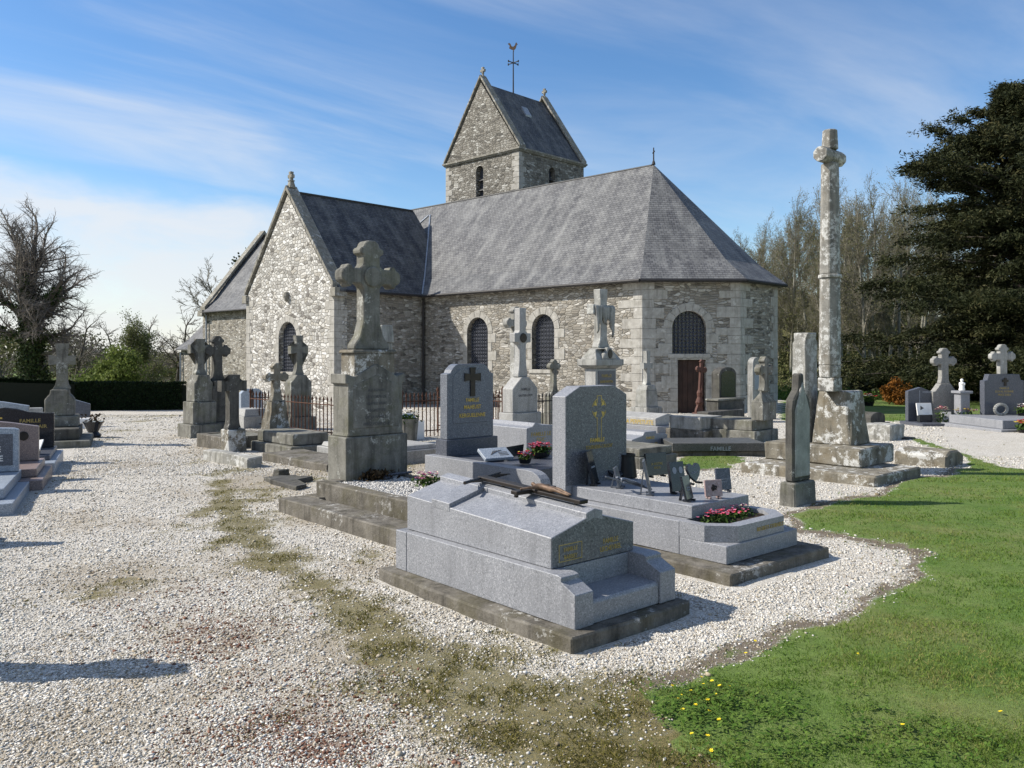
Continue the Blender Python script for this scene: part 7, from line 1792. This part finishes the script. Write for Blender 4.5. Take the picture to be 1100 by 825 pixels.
    S3 = Fr(936, 457, 42); t = fthing(S3, 'dark_round_stone', 'dark round-topped headstone just behind the squat spotted block', 'headstone'); w = S3.wx(951); h = S3.hz(440)-.1; bm = new(); pxz(bm, [(0, -.1), (w, -.1), (w, h*.6)]+[(w/2+w/2*math.cos(i*math.pi/8), h*.6+h*.4*math.sin(i*math.pi/8)) for i in range(1, 8)]+[(0, h*.6)], 0, .5); obj('stone', bm, M['stone_dark'], t, bev=.015); bm = new(); box(bm, -.1, w+.1, -.1, .6, -.2, .05); obj('base', bm, M['stone'], t)
    bouquet(Fr(933, 436, 42), 0, 0, 0, 'white_pot_flowers', 'pot with white and red flowers on the grass behind the wayside cross', .7, .5, .3, ['white', 'red'], 40, .06, .2)
    Sd = Fr(976, 473, 42); t = fthing(Sd, 'flat_slab', 'flat dark slab on the ground between spotted block and gravel', 'stone'); bm = new(); box(bm, 0, .4, 0, 1.0, -.05, .05); obj('stone', bm, M['stone_dark'], t, bev=.01)
right_group()

def west_graves():
    """graves along the left edge of the path; origin at the foot's right corner, headstone at the far end"""
    def tomb(fr, name, label, w, L, hx, hw, ht, prof, mat, slabmat, tiers, cat='tomb'):
        t = fthing(fr, name, label, cat)
        for g_, y0, z0, z1, m_ in tiers: bm = new(); box(bm, -w+g_, -g_, y0, L, z0, z1-.002); obj('slab', bm, m_, t, bev=.008)
        return t
    W1 = Fr(14, 553, 25); t = tomb(W1, 'blue_granite_tomb', 'pale blue-grey granite tomb with plain headstone, closest at the left edge', 1.1, 2.2, 0, 0, 0, 0, 0, 0, [(0, 0, -.1, .14, M['granite_blue']), (.13, .34, .14, .27, M['granite_blue'])])
    KEEP.append((W1, -1.2, .05, -.1, 2.3))
    hy = 1.95; zt = .27+.60
    bm = new(); pxz(bm, [(-1.02, .272), (-.14, .272), (-.14, zt-.02), (-.2, zt), (-.96, zt+.04), (-1.02, zt)], hy, hy+.12); hs = obj('headstone', bm, M['granite_blue'], t, bev=.008)
    bm = new(); pxz(bm, [(-.95, .36), (-.21, .36), (-.21, zt-.08), (-.95, zt-.05)], hy-.006, hy+.01); obj('panel', bm, M['granite_dark'], hs)
    text(hs, 'inscription', 'FAMILLE\nLEMOINE', .11, M['white'], (-.55, hy-.01, zt-.32), .001, 90)
    W2 = Fr(45.7, 527, 25); t = tomb(W2, 'brown_granite_tomb', 'brownish pink granite tomb with sloped headstone and stepped front', 1.2, 1.7, 0, 0, 0, 0, 0, 0, [(0, 0, -.1, .15, M['granite_pink']), (.10, .35, .15, .27, M['granite_pink'])]); KEEP.append((W2, -1.3, .05, -.1, 1.8))
    hy = 1.35; zt = W2.hz(458, -.2, hy); zl = zt+.13
    bm = new(); pxz(bm, [(-1.25, .272), (-.16, .272), (-.16, zt), (-.55, zt+.07), (-1.0, zl), (-1.25, zl)], hy, hy+.13); hs = obj('headstone', bm, M['granite_pink'], t, bev=.008)
    bm = new(); lathe(bm, [(.06, 0), (.07, .006), (.06, .012)], 16); bmesh.ops.transform(bm, matrix=Matrix.Translation((-.36, hy, zt-.14)) @ Matrix.Rotation(R(90), 4, 'X'), verts=bm.verts); obj('medallion', bm, M['bronze'], hs)
    text(hs, 'inscription', 'FAMILLE', .075, M['inkgrey'], (-.6, hy-.003, zt-.2), .001, 90)
    p = thing('white_plaque', 'small white plaque beside a dark one on the brown granite tomb', 'plaque', W2.W(-.72, .9, .271), W2.t+R(-20)); bm = new(); pxz(bm, [(-.1, 0), (.1, 0), (.1, .16), (.0, .2), (-.1, .16)], -.02, .02); bmesh.ops.transform(bm, matrix=Matrix.Rotation(R(-16), 4, 'X'), verts=bm.verts); obj('slab', bm, M['white'], p, bev=.004); bm = new(); box(bm, -.02, .02, .02, .1, 0, .03); obj('foot', bm, M['white'], p)
    p = thing('dark_plaque', 'small dark plaque beside the white one on the brown granite tomb', 'plaque', W2.W(-.95, .85, .271), W2.t); bm = new(); pxz(bm, [(-.07, 0), (.07, 0), (.07, .22), (-.07, .22)], -.02, .02); bmesh.ops.transform(bm, matrix=Matrix.Rotation(R(-12), 4, 'X'), verts=bm.verts); obj('slab', bm, M['black'], p, bev=.004); bm = new(); box(bm, -.02, .02, .02, .09, 0, .03); obj('foot', bm, M['black'], p)
    W3 = Fr(59, 509, 25); t = tomb(W3, 'black_headstone_tomb', 'black headstone with a wavy top over a blue-grey slab, third from the left edge', 1.35, 2.0, 0, 0, 0, 0, 0, 0, [(0, 0, -.1, .18, M['granite_blue']), (.1, .4, .18, .26, M['granite_dark'])]); KEEP.append((W3, -1.4, .05, -.1, 2.1))
    hy = 1.7; zt = W3.hz(443.5, -.2, hy); dz = .10
    wv = [(-.13, zt), (-.3, zt+.0), (-.5, zt+.02), (-.7, zt+.08), (-.9, zt+.11), (-1.1, zt+.08), (-1.3, zt+.02)]
    bm = new(); pxz(bm, [(-1.3, .262), (-.13, .262)]+wv, hy, hy+.13); hs = obj('headstone', bm, M['black'], t, bev=.008)
    text(hs, 'inscription', 'FAMILLE\nHEBERT-LAIR', .09, M['goldworn'], (-.5, hy-.003, zt-.16), .001, 90)
    bm = new(); pxz(bm, shift(cross_pts(.014, .22, .06, .15, .014), -.98, zt-.22), hy-.004, hy); obj('gilt_cross', bm, M['gold'], hs)
    p = thing('white_book_plaque', 'white open book plaque at the foot of the black headstone tomb', 'plaque', W3.W(-.38, .62, .262), W3.t-R(10)); 
    for s_ in (-1, 1):
        bm = new(); pxz(bm, [(0, .0), (s_*.16, .03), (s_*.16, .06), (0, .03)], -.13, .13); bmesh.ops.transform(bm, matrix=Matrix.Translation((0, 0, .12)) @ Matrix.Rotation(R(34), 4, 'X'), verts=bm.verts); obj('page', bm, M['white'], p, bev=.004)
    bm = new(); box(bm, -.1, .1, -.02, .12, 0, .13); obj('stand', bm, M['black'], p)
    # cross monument
    W4 = Fr(97, 481, 25); t = fthing(W4, 'shouldered_cross_monument', 'grey stone cross on a broad shouldered pedestal beneath the oak', 'monument')
    k = W4.O.y/F
    bm = new(); box(bm, -1.6, 0, 0, 1.9, -.3, .16); obj('footing', bm, M['stone'], t, bev=.015); bm = new(); box(bm, -1.5, -.22, .25, 1.8, .162, .40); obj('step', bm, M['stone_dark'], t, bev=.015)
    hy = .9; g = lambda v: W4.hz(v, -.7, hy); x1 = W4.wx(80, hy); x0 = W4.wx(47.5, hy); m = (x0+x1)/2

    bm = new(); box(bm, x0-.05, x1+.08, hy-.1, hy+.6, .402, g(447)); obj('base', bm, M['stone'], t, bev=.015)
    z0, z1 = g(447)+.002, g(418.5)
    bm = new(); pxz(bm, [(x0, z0), (x1, z0), (x1, z1-.22), (x1-.06, z1-.14), (x1-.1, z1-.1), (m+.18, z1), (m-.18, z1), (x0+.1, z1-.1), (x0+.06, z1-.14), (x0, z1-.22)], hy, hy+.45); obj('pedestal', bm, M['stone'], t, bev=.02)
    zt, za = g(369), g(387); bm = new(); pxz(bm, shift(cross_pts(.11, zt-z1, .26, za-z1, .09, 'flare', .2, wb=.17, hb=.2), m+.04, z1+.002), hy+.12, hy+.34); obj('cross', bm, M['stone'], t, bev=.018)
    W5 = Fr(97, 458, 25); t = fthing(W5, 'sloped_headstone', 'grey headstone with a sloping top behind the shouldered cross monument', 'headstone'); z1 = W5.hz(434); bm = new(); pxz(bm, [(-.95, -.1), (0, -.1), (0, z1), (-.5, z1+.17), (-.95, z1+.17)], 0, .18); obj('headstone', bm, M['granite_dark'], t, bev=.01); bm = new(); box(bm, -1.0, .05, -.8, .3, -.4, -.1); obj('base', bm, M['granite'], t)
    p = thing('white_block', 'white stone block at the foot of the sloping headstone', 'tomb', W5.W(-.2, -.7, 0), W5.t); bm = new(); taper(bm, -.28, .28, -.2, .2, -.1, .30, .04); obj('block', bm, M['white'], p, bev=.02); bm = new(); box(bm, -.3, .3, -.22, .22, -.3, -.1); obj('base', bm, M['stone_dark'], p)
    W7 = Fr(100, 470, 25); t = fthing(W7, 'dark_vase', 'dark stone flower vase by the path near the shouldered cross', 'vase'); bm = new(); lathe(bm, [(.16, 0), (.2, .06), (.12, .14), (.22, .34), (.26, .40), (.2, .40)], 14); obj('vase', bm, M['black'], t); leaves(70, .22, .22, .36, .58, .05, M['dryleaf'], t)
    W6 = Fr(31, 478, 25); t = fthing(W6, 'plain_headstone', 'wide grey-blue headstone half hidden behind the wavy black headstone', 'headstone'); z1 = W6.hz(434); bm = new(); pxz(bm, [(-1.5, -.1), (0, -.1), (0, z1-.04), (-.5, z1+.06), (-1.5, z1+.18)], 0, .18); obj('headstone', bm, M['granite_blue'], t, bev=.01); bm = new(); box(bm, -1.5, .1, -.3, .3, -.3, -.1); obj('base', bm, M['granite'], t)
    W8 = Fr(46, 470, 25); t = fthing(W8, 'small_pale_stone', 'small pale stone marker by the oak trunk', 'headstone'); bm = new(); taper(bm, -.32, 0, 0, .2, -.2, W8.hz(438), .01); obj('stone', bm, M['granite_pale'], t, bev=.015); bm = new(); box(bm, -.4, .08, -.08, .28, -.3, .06); obj('base', bm, M['stone'], t)
    # graves just outside the left edge whose shadows fall across the path
    X = Fr(O=(-4.15, 4.98, 0), t=20); t = fthing(X, 'path_side_cross', 'grey stone cross beside the path just past the left edge, casting the near shadow', 'cross')
    bm = new(); box(bm, -.35, .35, -.2, .3, -.1, .35); obj('pedestal', bm, M['stone'], t, bev=.015); bm = new(); pxz(bm, shift(cross_pts(.09, 1.38, .30, .92, .09, 'flare', .2), 0, .352), -.03, .13); obj('cross', bm, M['stone'], t, bev=.015)
    X2 = Fr(O=(-5.0, 7.0, 0), t=20); t = fthing(X2, 'path_side_tomb', 'grey granite tomb beside the path just past the left edge', 'tomb'); bm = new(); box(bm, -1.1, 0, -.2, 1.7, -.1, .3); obj('slab', bm, M['granite'], t, bev=.01); bm = new(); pxz(bm, [(-1.0, .302), (-.1, .302), (-.1, .9), (-1.0, .9)], 1.4, 1.55); obj('headstone', bm, M['granite'], t, bev=.01)
west_graves()

build_gravel(); build_grass(); yellow_flowers()
